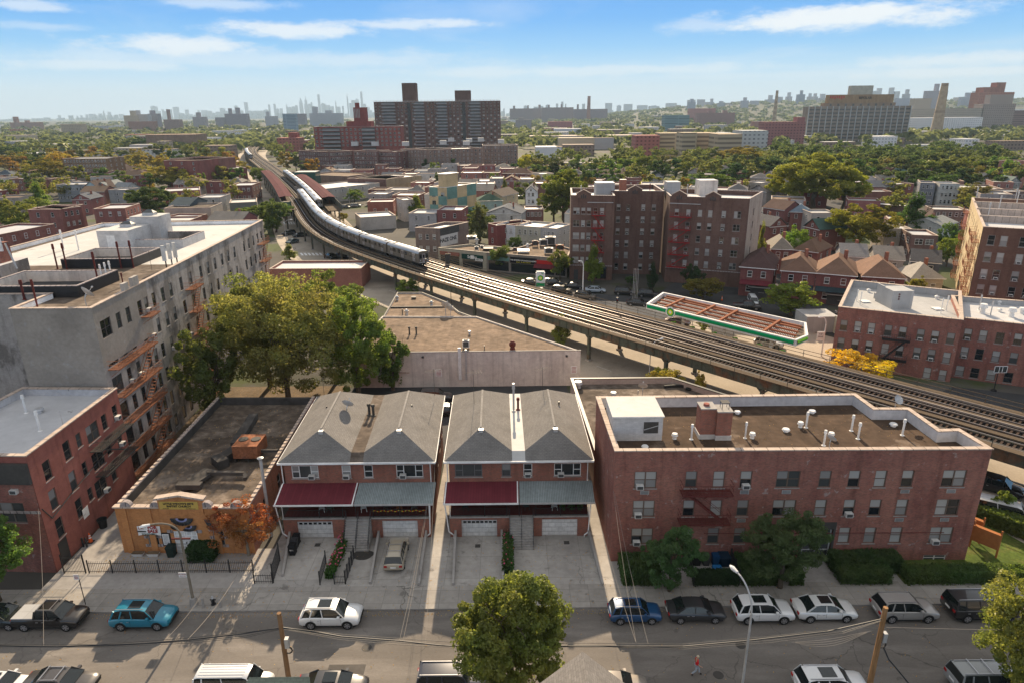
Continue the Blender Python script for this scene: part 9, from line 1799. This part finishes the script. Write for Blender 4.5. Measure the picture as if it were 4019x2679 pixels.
m=MB();m.bar((b.x-.75,b.y-.02,6.55),(b.x+.75,b.y-.02,6.55),.1,.12,'redbrown_metal');m.build('crossbar',lt);m=MB();m.box(b.x-.75,b.y-.03,2.9,b.x-.12,b.y,3.35,'white_paint');q_=m.build('street_sign',lt);text('NO PARKING',q_,(b.x-.75,b.y-.03),(b.x-.12,b.y-.03),.31,3.2,.1,'lamp_red',.012);text('8AM TO 9AM',q_,(b.x-.75,b.y-.03),(b.x-.12,b.y-.03),.31,3.02,.08,'lamp_red',.012)
t_=Q(9,480,1020,YP-.3);h_=Q(9,372,790,YP+1.3);lamp((t_.x,YP-.3,.13),h_.z,(h_.x-t_.x,1.6,0),'tall silver street lamp rising before the parked white cars',.095,False,'galv')
p=P(12,2060,800,0);lamp((p.x,p.y,0),8.0,(-.5,.0,0),'white lamp post at the corner of the petrol station',.14,True,'white_paint')
p=P(6,965,705,0);lamp((p.x,p.y+1,0),6.6,(-.7,0,0),'white lamp post left of the brick flats above the tracks',.12,False,'white_paint');m=MB();m.box(p.x-1.2,p.y+.9,2.7,p.x-.1,p.y+1.05,4.2,'white_paint');o=m.build('car_wash_sign');tag(o,'small white hanging sign on the lamp post by the brick flats','sign');text('Car',o,(p.x-1.2,p.y+.9),(p.x-.1,p.y+.9),.55,3.8,.4,'sign_black',.01);text('Wash',o,(p.x-1.2,p.y+.9),(p.x-.1,p.y+.9),.55,3.35,.36,'sign_black',.01)
p=P(12,528,965,0.0);lamp((p.x-.2,p.y,0),7.4,(2.4,.9,0),'dark street lamp with long straight arm in front of the girders',.08,False,'dark_metal');p=P(13,740,1330,0);lamp((p.x,p.y,0),6.2,(1.5,1.0,0),'grey street lamp behind the black parapet roof',.08,False,'galv');p=P(11,1420,750,0);lamp((p.x,p.y,0),8.5,(-2.4,-1,0),'street lamp with long arm before the pharmacy',.09,False,'galv');p=P(11,675,1180,0);lamp((p.x,p.y,0),7.2,(1.8,.5,0),'street lamp beside the small park under the curve',.09,False,'galv')
for i,x in enumerate((545,562,580,597)):
 p=P(13,x,445,0);m=MB();m.cyl((p.x,p.y,0),(p.x,p.y,7.6),.04,.03,6,'galv');m.cyl((p.x,p.y,7.6),(p.x,p.y,7.72),.06,.04,6,'galv');tag(m.build('flag_pole'),'bare white flag pole, %s from the left by the petrol canopy'%nth(i+1),'flag pole',group='bare flag poles')
def fence(p0,p1,h,label,step=.16,spear=True,posts=6,mat='black_metal',name='iron_fence'):
 a,b=Vector(p0),Vector(p1);t=thing(name,label,'fence',tuple(a));L=(b-a).length;d=(b-a)/L;m=MB()
 for z in(.2,h-.15):m.bar(a+Vector((0,0,z)),b+Vector((0,0,z)),.035,.035,mat)
 s=0
 while s<L:q=a+d*s;m.bar(q,q+Vector((0,0,h+(.08 if spear else 0))),.02,.02,mat);s+=step
 m.build('pickets',t)
 for i in range(posts+1):q=a+d*(L*i/posts);m=MB();m.bar(q,q+Vector((0,0,h+.2)),.08,.08,mat);m.build('post',t)
 return t
fence((-37.4,49.2,.12),(-22.9,49.1,.12),1.15,'black iron picket fence in front of the church',posts=7);fence((-39.6,49.2,.12),(-37.7,49.2,.12),1.75,'taller black iron gate beside the red building',.13,posts=1,name='iron_gate')
p0,p1=P(20,60,1340,.13),P(20,40,1230,.13);fence(tuple(P(7,1755,855,.13)),tuple(P(7,1880,855,.13)),.95,'low black gate at the end of the narrow path',.2,False,1,name='iron_gate');fence(tuple(P(7,1885,850,.13)),tuple(P(7,1930,700,.13)),1.7,'dark mesh gate standing open left of the first driveway',.12,False,1,name='iron_gate')
fence(tuple(P(20,530,1540,.13)),tuple(P(20,600,1290,.13)),1.2,'black gate left of the flower bed',.14,False,1,name='iron_gate');fence(tuple(P(20,830,1530,.13)),tuple(P(20,930,1230,.13)),1.2,'black railing along the path to the first steps',.14,False,4,name='iron_railing');fence(tuple(P(20,700,1530,.13)),tuple(P(20,830,1530,.13)),.9,'short black gate at the foot of the flower bed',.14,False,1,name='iron_gate')
A_=P(6,640,520,0)
m=MB()
def bin_(x,y,z,col,label,w=.58,h=1.05,num=None,name='wheelie_bin',group='rubbish bins'):
 t=thing(name,label,'bin',(x,y,z),0,group);m=MB();a=w/2;m.hexa([Vector((x+sx*a*.8,y+sy*a*.8,z))for sx,sy in((-1,-1),(1,-1),(1,1),(-1,1))],[Vector((x+sx*a,y+sy*a,z+h*.88))for sx,sy in((-1,-1),(1,-1),(1,1),(-1,1))],'plain_any');o=m.build('body',t);o.color=col+(1,)
 m=MB();m.hexa([Vector((x+sx*a*1.08,y+sy*a*1.1,z+h*.885))for sx,sy in((-1,-1),(1,-1),(1,1),(-1,1))],[Vector((x+sx*a*.9,y+sy*a*.9,z+h))for sx,sy in((-1,-1),(1,-1),(1,1),(-1,1))],'plain_any');o=m.build('lid',t);o.color=tuple(c*.8 for c in col)+(1,)
 for s_ in(-1,1):m=MB();m.cyl((x+s_*a*.75-.03,y+a*.9,z+.1),(x+s_*a*.75+.03,y+a*.9,z+.1),.1,.1,10,'tyre');m.build('wheel',t)
 if num:text(num,t,(x-a,y-a),(x+a,y-a),a,z+.62,.2,'white_paint',.03)
 return t
K_=(.018,.018,.02)
p=P(20,200,1200,.13);bin_(p.x,p.y+.3,.13,K_,'black bin with white house number beside the first garage',.62,1.1,'1811');p=P(20,225,1125,.13);bin_(p.x,p.y+.2,.13,(.05,.05,.055),'dark grey bin behind the numbered one',.6,1.05);p=P(20,250,1070,.13);bin_(p.x,p.y+.2,.13,K_,'black bin closest to the first garage door',.6,1.05)
p=P(7,1180,675,.12);bin_(p.x,p.y+.2,.12,(.02,.035,.03),'dark green bin left of the church doors',.7,1.15)
for i,(x,c,l)in enumerate(((60,K_,'black bin, first from the left in the fenced bin yard'),(100,K_,'black bin, second in the fenced bin yard'),(160,(.07,.07,.07),'grey bin in the fenced bin yard'),(225,(.01,.06,.16),'blue recycling bin in the fenced bin yard'),(285,(.01,.03,.06),'dark blue dumpster at the right of the bin yard'))):p=P(9,x,735,.13);bin_(p.x,p.y+.2,.13,c,l,.6 if i<4 else .9,1.1)
p=P(9,238,765,.4);m=MB();m.box(p.x-.4,p.y-.3,.13,p.x+.35,p.y+.3,.75,'plain_any');o=m.build('crate');o.color=(.02,.16,.40,1);tag(o,'bright blue crate lying in the fenced bin yard','crate')
fence(tuple(P(9,20,665,.13)+Vector((0,.3,0))),tuple(P(9,75,870,.13)),1.4,'chain fence at the left side of the bin yard',.1,False,3);fence(tuple(P(9,310,665,.13)+Vector((0,.3,0))),tuple(P(9,385,870,.13)),1.4,'blue tinted fence at the right side of the bin yard',.1,False,3)
hedge(P(9,80,885,0).x,46.7,P(9,385,885,0).x,47.3,1.3,(.028,.05,.02),'ivy covered fence in front of the bin yard',n=3500,seed=31)
p=P(19,1220,800,.12);m=MB();m.cyl((p.x,p.y,.12),(p.x,p.y,1.05),.33,.42,16,'plastic_black',False);m.cyl((p.x,p.y,.12),(p.x,p.y,.2),.33,.33,16,'plastic_black');torus(m,(p.x,p.y,1.05),.42,.04,'plastic_black',n=16);tag(m.build('trash_can'),'open round black trash can against the red wall','trash can')
def cone(x,y,z,label):
 t=thing('traffic_cone',label,'traffic cone',(x,y,z));m=MB();m.box(x-.25,y-.25,z,x+.25,y+.25,z+.06,'plastic_black');m.build('base',t);m=MB();m.cyl((x,y,z+.06),(x,y,z+1.0),.19,.04,14,'cone_orange');m.build('cone',t);m=MB();m.cyl((x,y,z+.45),(x,y,z+.58),.135,.115,14,'white_paint',False);m.cyl((x,y,z+.68),(x,y,z+.78),.1,.085,14,'white_paint',False);m.build('reflective_band',t)
pmat('cone_orange',(.75,.12,.02),.6,noise=())
p=P(19,1070,975,.12);cone(p.x,p.y,.12,'tall orange traffic cone in the alley by the red wall');p=P(6,868,445,0);cone(p.x,p.y,.03,'orange cone below the rounded bright tree');p=P(6,266,315,0);cone(p.x,p.y,.03,'orange cone at the steps beside the six storey block')
for i,(x,y)in enumerate(((985,1030),(1025,1030))):p=P(19,x,y,.12);m=MB();m.cyl((p.x,p.y,.12),(p.x,p.y,1.05),.09,.09,10,'black_metal');m.cyl((p.x,p.y,1.05),(p.x,p.y,1.12),.09,.03,10,'black_metal');tag(m.build('bollard'),'black bollard by the red wall, %s one'%('left','right')[i],'bollard')
for i,x in enumerate((1405,1523)):p=P(7,x,1018,.13);m=MB();m.cyl((p.x,p.y,.13),(p.x,p.y,.95),.1,.1,10,'concrete_plain');m.cyl((p.x,p.y,.95),(p.x,p.y,1.02),.1,.04,10,'concrete_plain');tag(m.build('bollard'),'grey bollard %s of the fire hydrant'%('left','right')[i],'bollard')
p=P(7,1472,1000,.13);x,y=p.x,p.y;m=MB();m.cyl((x,y,.13),(x,y,.2),.2,.2,12,'black_metal');m.cyl((x,y,.2),(x,y,.75),.13,.12,12,'black_metal');m.cyl((x,y,.75),(x,y,.95),.14,.05,12,'galv');m.cyl((x-.22,y,.6),(x+.22,y,.6),.06,.06,8,'black_metal');m.cyl((x,y-.2,.55),(x,y,.55),.08,.08,8,'black_metal');tag(m.build('fire_hydrant'),'black fire hydrant with silver cap at the kerb','hydrant')
p=P(7,590,1000,.13);t=thing('parking_sign','slim parking sign post behind the black pickup truck','sign',(p.x,p.y,0));m=MB();m.cyl((p.x,p.y,.13),(p.x,p.y,3.0),.035,.035,6,'dark_metal');m.build('post',t);m=MB();m.box(p.x-.35,p.y-.05,2.6,p.x+.05,p.y-.03,3.1,'white_paint');q=m.build('sign_panel',t);m=MB()
for k in range(3):m.box(p.x-.3,p.y-.056,2.7+k*.13,p.x+.0,p.y-.05,2.75+k*.13,'lamp_red')
m.build('lettering',q)
for i,(x,y)in enumerate(((955,665),(1060,665))):
 p=P(7,x,y,.12);m=MB();m.hexa([Vector((p.x-.4,p.y-.15,.12)),Vector((p.x+.4,p.y-.15,.12)),Vector((p.x+.4,p.y+.15,.12)),Vector((p.x-.4,p.y+.15,.12))],[Vector((p.x-.55,p.y-.25,.45)),Vector((p.x+.55,p.y-.25,.45)),Vector((p.x+.55,p.y+.25,.45)),Vector((p.x-.55,p.y+.25,.45))],'white_paint','dirt');tag(m.build('planter'),'white planter box by the church wall, %s one'%('left','right')[i],'planter')
for i,(t,x,y,rz,w,l)in enumerate(((9,2065,640,-.9,2.1,'tall brown timber sign board seen from behind on the lawn'),(9,1990,560,-.9,1.2,'narrow brown timber board at the corner of the brick block'))):
 p=P(t,x,y,.15);r=thing('sign_board',l,'sign board',(p.x,p.y,.15));d=Vector((math.cos(rz),math.sin(rz),0));n=Vector((-d.y,d.x,0));a,b=p-d*w/2,p+d*w/2;m=MB();lo=[a-n*.2,b-n*.2,b+n*.2,a+n*.2];lo=[Vector((v.x,v.y,1.0))for v in lo];m.hexa(lo,[Vector((v.x,v.y,2.5))for v in lo],'board_brown')if 'board_brown' in MAT else(pmat('board_brown',(.36,.14,.05),.8),m.hexa(lo,[Vector((v.x,v.y,2.5))for v in lo],'board_brown'));m.build('panel',r)
 for q in(a,b):m=MB();m.bar((q.x,q.y,.15),(q.x,q.y,2.9),.12,.12,'board_brown');m.build('post',r)
def chair(x,y,z,rz,col,label):
 t=thing('porch_chair',label,'chair',(x,y,z),rz,'porch chairs');
 def bd(nm,f,o=None):
  m=MB();f(m);q=put(m.mesh(nm),nm,t,color=col)
 bd('seat',lambda m:m.box(-.24,-.24,.40,.24,.24,.44,'plain_any'));bd('backrest',lambda m:(m.box(-.24,.2,.44,-.18,.25,.85,'plain_any'),m.box(.18,.2,.44,.24,.25,.85,'plain_any'),m.box(-.18,.21,.5,.18,.24,.85,'plain_any')))
 for sx in(-1,1):
  bd('armrest',lambda m:m.box(sx*.24-.03,-.22,.62,sx*.24+.03,.22,.65,'plain_any'))
  for sy in(-1,1):bd('leg',lambda m:m.bar((sx*.2,sy*.2,.42),(sx*.26,sy*.27,0),.045,.045,'plain_any'))
WH2=(.7,.69,.66);FZ=2.31
for x,c,l,rz in((-18.3,WH2,'white plastic chair alone on the left porch',.2),(-17.5,(.12,.14,.12),'dark green chair beside the white porch chair',-.2),(-14.3,WH2,'white chair beside the porch steps of the first house',.3),(-12.1,(.1,.08,.07),'brown wicker chair on the middle porch',-.3),(-10.9,(.3,.1,.04),'orange cushioned chair on the middle porch',.1),(-9.5,(.1,.1,.1),'black chair with white pillow on the middle porch',0),(-4.6,(.05,.05,.05),'black chair at the left of the second house porch',.2),(1.2,(.06,.06,.06),'small black chair right of the second steps',.4),(3.9,WH2,'white seat among the plants of the last porch',.1)):chair(x,55.2,FZ,rz,c,l)
m=MB()
for i in range(46):x=-13.2+i*.11;z=3.0+.06*math.sin(i*.9);m.cyl((x,54.0,z),(x+.05,54.05,z+.06),.06,.03,5,('rust','bp_yellow','cone_orange')[i%3])
tag(m.build('garland'),'orange autumn leaf garland along the middle porch railing','garland',kind=None)
for i,(x,s_)in enumerate(((4.4,.5),(5.0,.7),(5.7,.6),(6.3,.75))):tree(Vector((x,54.6,0)),.55,s_,(.06,.1,.03),'x','small')if False else None
for i,x in enumerate((4.7,5.5,6.3)):o=put(TP['small'][0],'potted_plant',None,(x,54.9,FZ+.45),i,(.06,.10,.03));o.scale=(.35,.35,.45);tag(o,'bushy potted plant on the last porch, %s one'%('left','middle','right')[i],'plant',group='potted plants on the last porch')
m=MB();
for t,x,y in((8,940,598),(8,1552,575),(20,500,1070)):p=P(t,x,y,.13);m.box(p.x-.25,p.y-.25,.139,p.x+.25,p.y+.25,.146,'dark_metal')
tag(m.build('driveway_drains'),kind='structure')
p=P(8,150,660,.13);m=MB();m.face([(p.x+.95*math.cos(a)*(1+.1*math.sin(3*a)),p.y+.75*math.sin(a),.1405)for a in[i*math.pi/9 for i in range(18)]],'tar_seal');tag(m.build('path_patch'),kind='structure')
pk=Q(8,1663,1325,27.0);t=thing('house','near house whose grey gabled shingle roof cuts the bottom edge','house',(pk.x,21,0));hx,dz,Y0=4.6,4.3,14.5
for s_ in(-1,1):
 m=MB();u=[Vector((pk.x,27,pk.z)),Vector((pk.x,Y0,pk.z)),Vector((pk.x+s_*hx,Y0,pk.z-dz)),Vector((pk.x+s_*hx,27,pk.z-dz))];m.hexa([v-Vector((0,0,.15))for v in u],u,'shingle_any');o=m.build('roof_slope',t);o.color=(.27,.245,.22,1)
m=MB();m.prism([(pk.x-hx+.5,Y0+.5),(pk.x+hx-.5,Y0+.5),(pk.x+hx-.5,26.6),(pk.x-hx+.5,26.6)],0,pk.z-dz+.1,'siding_any');m.face([(pk.x+hx-.5,26.6,pk.z-dz),(pk.x-hx+.5,26.6,pk.z-dz),(pk.x,26.6,pk.z-.2)],'siding_any');o=m.build('wall',t);o.color=(.5,.48,.45,1)
q=Q(7,1925,1500,29.5);
t=thing('porch_roof','low grey green shingle roof edge at the bottom before the white van','roof',(q.x,29.5,0));m=MB();m.hexa([Vector((q.x-2.2,28,q.z-1.0)),Vector((q.x+2.2,28,q.z-1.0)),Vector((q.x+1.7,29.5,q.z-.12)),Vector((q.x-1.7,29.5,q.z-.12))],[Vector((q.x-2.2,28,q.z-.9)),Vector((q.x+2.2,28,q.z-.9)),Vector((q.x+1.7,29.5,q.z)),Vector((q.x-1.7,29.5,q.z))],'shingle_any');o=m.build('roof_slope',t);o.color=(.2,.22,.17,1)
m=MB();m.prism([(q.x-1.6,27.9),(q.x+1.6,27.9),(q.x+1.6,29.3),(q.x-1.6,29.3)],0,q.z-1.02,'siding_any');o=m.build('wall',t);o.color=(.4,.4,.38,1)
# ---------------- people ----------------
def person(base,rz,label,shirt,trousers,skin,hair,stride=.32,short=False):
 """standing/walking figure facing +x before rotation, one continuous skinned body; clothes are fitted meshes over it"""
 t=thing('person',label,'person',base,rz)
 J=dict(pel=(0,0,.95),wst=(.01,0,1.08),chs=(.02,0,1.32),nk=(.03,0,1.48),hd=(.05,0,1.58),top=(.05,0,1.70),lh=(0,.09,.90),lk=(stride*.55,.10,.50),la=(stride*.75,.10,.09),lt=(stride*.75+.17,.10,.04),rh=(0,-.09,.90),rk=(-stride*.05,-.10,.49),ra=(-stride*.95,-.10,.14),rt=(-stride*.95+.16,-.10,.04),ls=(.02,.19,1.40),le=(-.10,.25,1.14),lw=(-.02,.26,.90),rs=(.02,-.19,1.40),re=(.08,-.25,1.13),rw=(.28,-.22,.98))
 def skin_(nm,names,edges,rad,mat,root,extra=()):
  vs=[Vector(J[n])if isinstance(n,str)else Vector(n)for n in names];me=bpy.data.meshes.new(nm);me.from_pydata(vs,edges,[]);o=bpy.data.objects.new(nm,me);COL.objects.link(o);o.parent=t
  md=o.modifiers.new('s','SKIN');sk=me.skin_vertices[0].data if me.skin_vertices else None
  if sk is None:
   bm=bmesh.new();bm.from_mesh(me);ly=bm.verts.layers.skin.verify();bm.to_mesh(me);bm.free();sk=me.skin_vertices[0].data
  for i,r in enumerate(rad):sk[i].radius=r if isinstance(r,tuple)else(r,r);sk[i].use_root=(i==root)
  md2=o.modifiers.new('u','SUBSURF');md2.levels=2;md2.render_levels=2;me.materials.append(MAT[mat]);bpy.context.view_layer.update()
  dg=bpy.context.evaluated_depsgraph_get();nm_=bpy.data.meshes.new_from_object(o.evaluated_get(dg));bpy.data.objects.remove(o);nm_.shade_smooth();
  if not nm_.materials:nm_.materials.append(MAT[mat])
  return nm_
 N=list(J);ix={n:i for i,n in enumerate(N)};E=[(ix[a],ix[b])for a,b in(('pel','wst'),('wst','chs'),('chs','nk'),('nk','hd'),('hd','top'),('pel','lh'),('lh','lk'),('lk','la'),('la','lt'),('pel','rh'),('rh','rk'),('rk','ra'),('ra','rt'),('chs','ls'),('ls','le'),('le','lw'),('chs','rs'),('rs','re'),('re','rw'))]
 RR=dict(pel=(.13,.1),wst=(.125,.095),chs=(.15,.1),nk=.055,hd=(.085,.095),top=(.07,.08),lh=.085,lk=.058,la=.04,lt=.04,rh=.085,rk=.058,ra=.04,rt=.04,ls=.06,le=.042,lw=.03,rs=.06,re=.042,rw=.03)
 names=list(N);rad=[RR[n]for n in N];edges=list(E)
 for w,dr in(('lw',(.03,0,-.09)),('rw',(.08,.0,-.03))):
  b0=len(names);c=Vector(J[w])+Vector(dr)*.6;names.append(tuple(c));rad.append((.035,.02));edges.append((ix[w],b0))
  for k in range(4):f=c+Vector(dr).normalized()*(.085-.01*abs(k-1.3))+Vector((0,(k-1.5)*.02,0));names.append(tuple(f));rad.append(.009);edges.append((b0,len(names)-1))
  names.append(tuple(c+Vector((.05,.0,.02))));rad.append(.011);edges.append((b0,len(names)-1))
 me=skin_('body',names,edges,rad,skin,0);b=put(me,'body',t)
 def part(nm,keys,ed,rad,mat,root=0):
  ks=list(keys);me=skin_(nm,ks,ed,rad,mat,root);return put(me,nm,t)
 mid=lambda a,b,f:tuple(Vector(J[a]).lerp(Vector(J[b]),f))
 part('shirt',['wst',(0,0,.93),'chs',(.03,0,1.455),'ls',mid('ls','le',.85 if short else 1.0),'rs',mid('rs','re',.85 if short else 1.)],[(0,1),(0,2),(2,3),(2,4),(4,5),(2,6),(6,7)],[(.145,.112),(.145,.115),(.168,.118),.075,.078,.06,.078,.06],shirt,0)
 part('trousers',['pel','lh','lk',mid('lk','la',.9),'rh','rk',mid('rk','ra',.9)],[(0,1),(1,2),(2,3),(0,4),(4,5),(5,6)],[(.14,.112),.10,.075,.06,.10,.075,.06],trousers,0)
 part('shoe',['la','lt'],[(0,1)],[.055,.05],'tyre');part('shoe',['ra','rt'],[(0,1)],[.055,.05],'tyre')
 m=MB();h=Vector(J['hd'])+Vector((0,0,.06));rings=[]
 for k in range(6):a=k/5*math.pi*.5;rings.append([h+Vector((-.012+.112*math.cos(a)*math.cos(q),.092*math.cos(a)*math.sin(q),.125*math.sin(a)))for q in[i*math.pi/6 for i in range(12)]])
 m.loft(rings,hair);me=m.mesh('hair',smooth=True);put(me,'hair',t)
 m=MB();f=Vector((.05+.088,0,1.6));m.hexa([f+Vector((-.01,-.012,-.03)),f+Vector((.022,-.006,-.025)),f+Vector((.022,.006,-.025)),f+Vector((-.01,.012,-.03))],[f+Vector((-.01,-.006,.02)),f+Vector((.0,-.003,.02)),f+Vector((.0,.003,.02)),f+Vector((-.01,.006,.02))],skin);put(m.mesh('nose'),'nose',t)
 for s_ in(-1,1):m=MB();e=Vector((.05+.08,s_*.032,1.615));m.cyl(e,e+Vector((.012,0,0)),.011,.008,8,'tyre');put(m.mesh('eye'),'eye',t);m=MB();e=Vector((.045,s_*.088,1.59));m.cyl(e-Vector((0,0,.03)),e+Vector((0,0,.03)),.012,.016,6,skin);put(m.mesh('ear'),'ear',t)
 m=MB();e=Vector((.05+.084,0,1.552));m.box(e.x-.01,-.022,e.z-.005,e.x+.004,.022,e.z+.004,'lamp_red');put(m.mesh('mouth'),'mouth',t)
 return t
pmat('skin_tan',(.45,.27,.18),.6,noise=());pmat('skin_brown',(.16,.08,.05),.6,noise=());pmat('cloth_red',(.55,.02,.03),.9,noise=());pmat('cloth_white',(.65,.66,.7),.9,noise=());pmat('cloth_grey',(.33,.36,.40),.9,noise=());pmat('cloth_dark',(.03,.03,.04),.9,noise=());pmat('hair_blond',(.50,.42,.30),.9,noise=());pmat('hair_black',(.02,.018,.016),.8,noise=())
p=P(9,88,1487,.0);person((p.x,p.y,.0),-.15,'walking person in red shirt and pale grey trousers crossing the street','cloth_red','cloth_grey','skin_tan','hair_blond',.36,True)
p=P(16,128,1042,.03);person((p.x,p.y,.03),.0,'walking person in white shirt and dark trousers behind the gas station','cloth_white','cloth_dark','skin_brown','hair_black',.40,True)
p=P(20,1900,560,.13)
rg=np.random.RandomState(77);V=[]
for(x0,x1,y0,y1,n,z)in((-45,45,43.6,44.25,1100,.008),(-45,45,44.4,47,500,.14),(-45,45,34.7,35.6,700,.008),(-37,-23,49.3,52,700,.13),(-22,8,47.2,53.5,350,.142),(-45,45,36,43.5,350,.012),(9,40,50.5,60.5,250,RBZ-.99),(-35,-25,53,75,500,4.02),(-43,-24,77,91,1800,.02)):
 p=np.stack([rg.uniform(x0,x1,n),rg.uniform(y0,y1,n),np.full(n,z)],1);a=rg.uniform(0,6.28,n);s=rg.uniform(.03,.075,n)
 c=np.stack([np.cos(a)*s,np.sin(a)*s,rg.uniform(0,.02,n)],1);d=np.stack([-np.sin(a)*s*.6,np.cos(a)*s*.6,rg.uniform(0,.02,n)],1);V.append(np.stack([p-c,p-d,p+c,p+d],1).reshape(-1,3))
V=np.concatenate(V);me=bpy.data.meshes.new('fallen_leaves');me.vertices.add(len(V));me.vertices.foreach_set('co',V.ravel());me.loops.add(len(V));me.loops.foreach_set('vertex_index',np.arange(len(V)));me.polygons.add(len(V)//4);me.polygons.foreach_set('loop_start',np.arange(0,len(V),4));me.update(calc_edges=True);me.materials.append(MAT['foliage']);tag(put(me,'fallen_leaves',None,color=(.30,.19,.06)),kind='stuff')
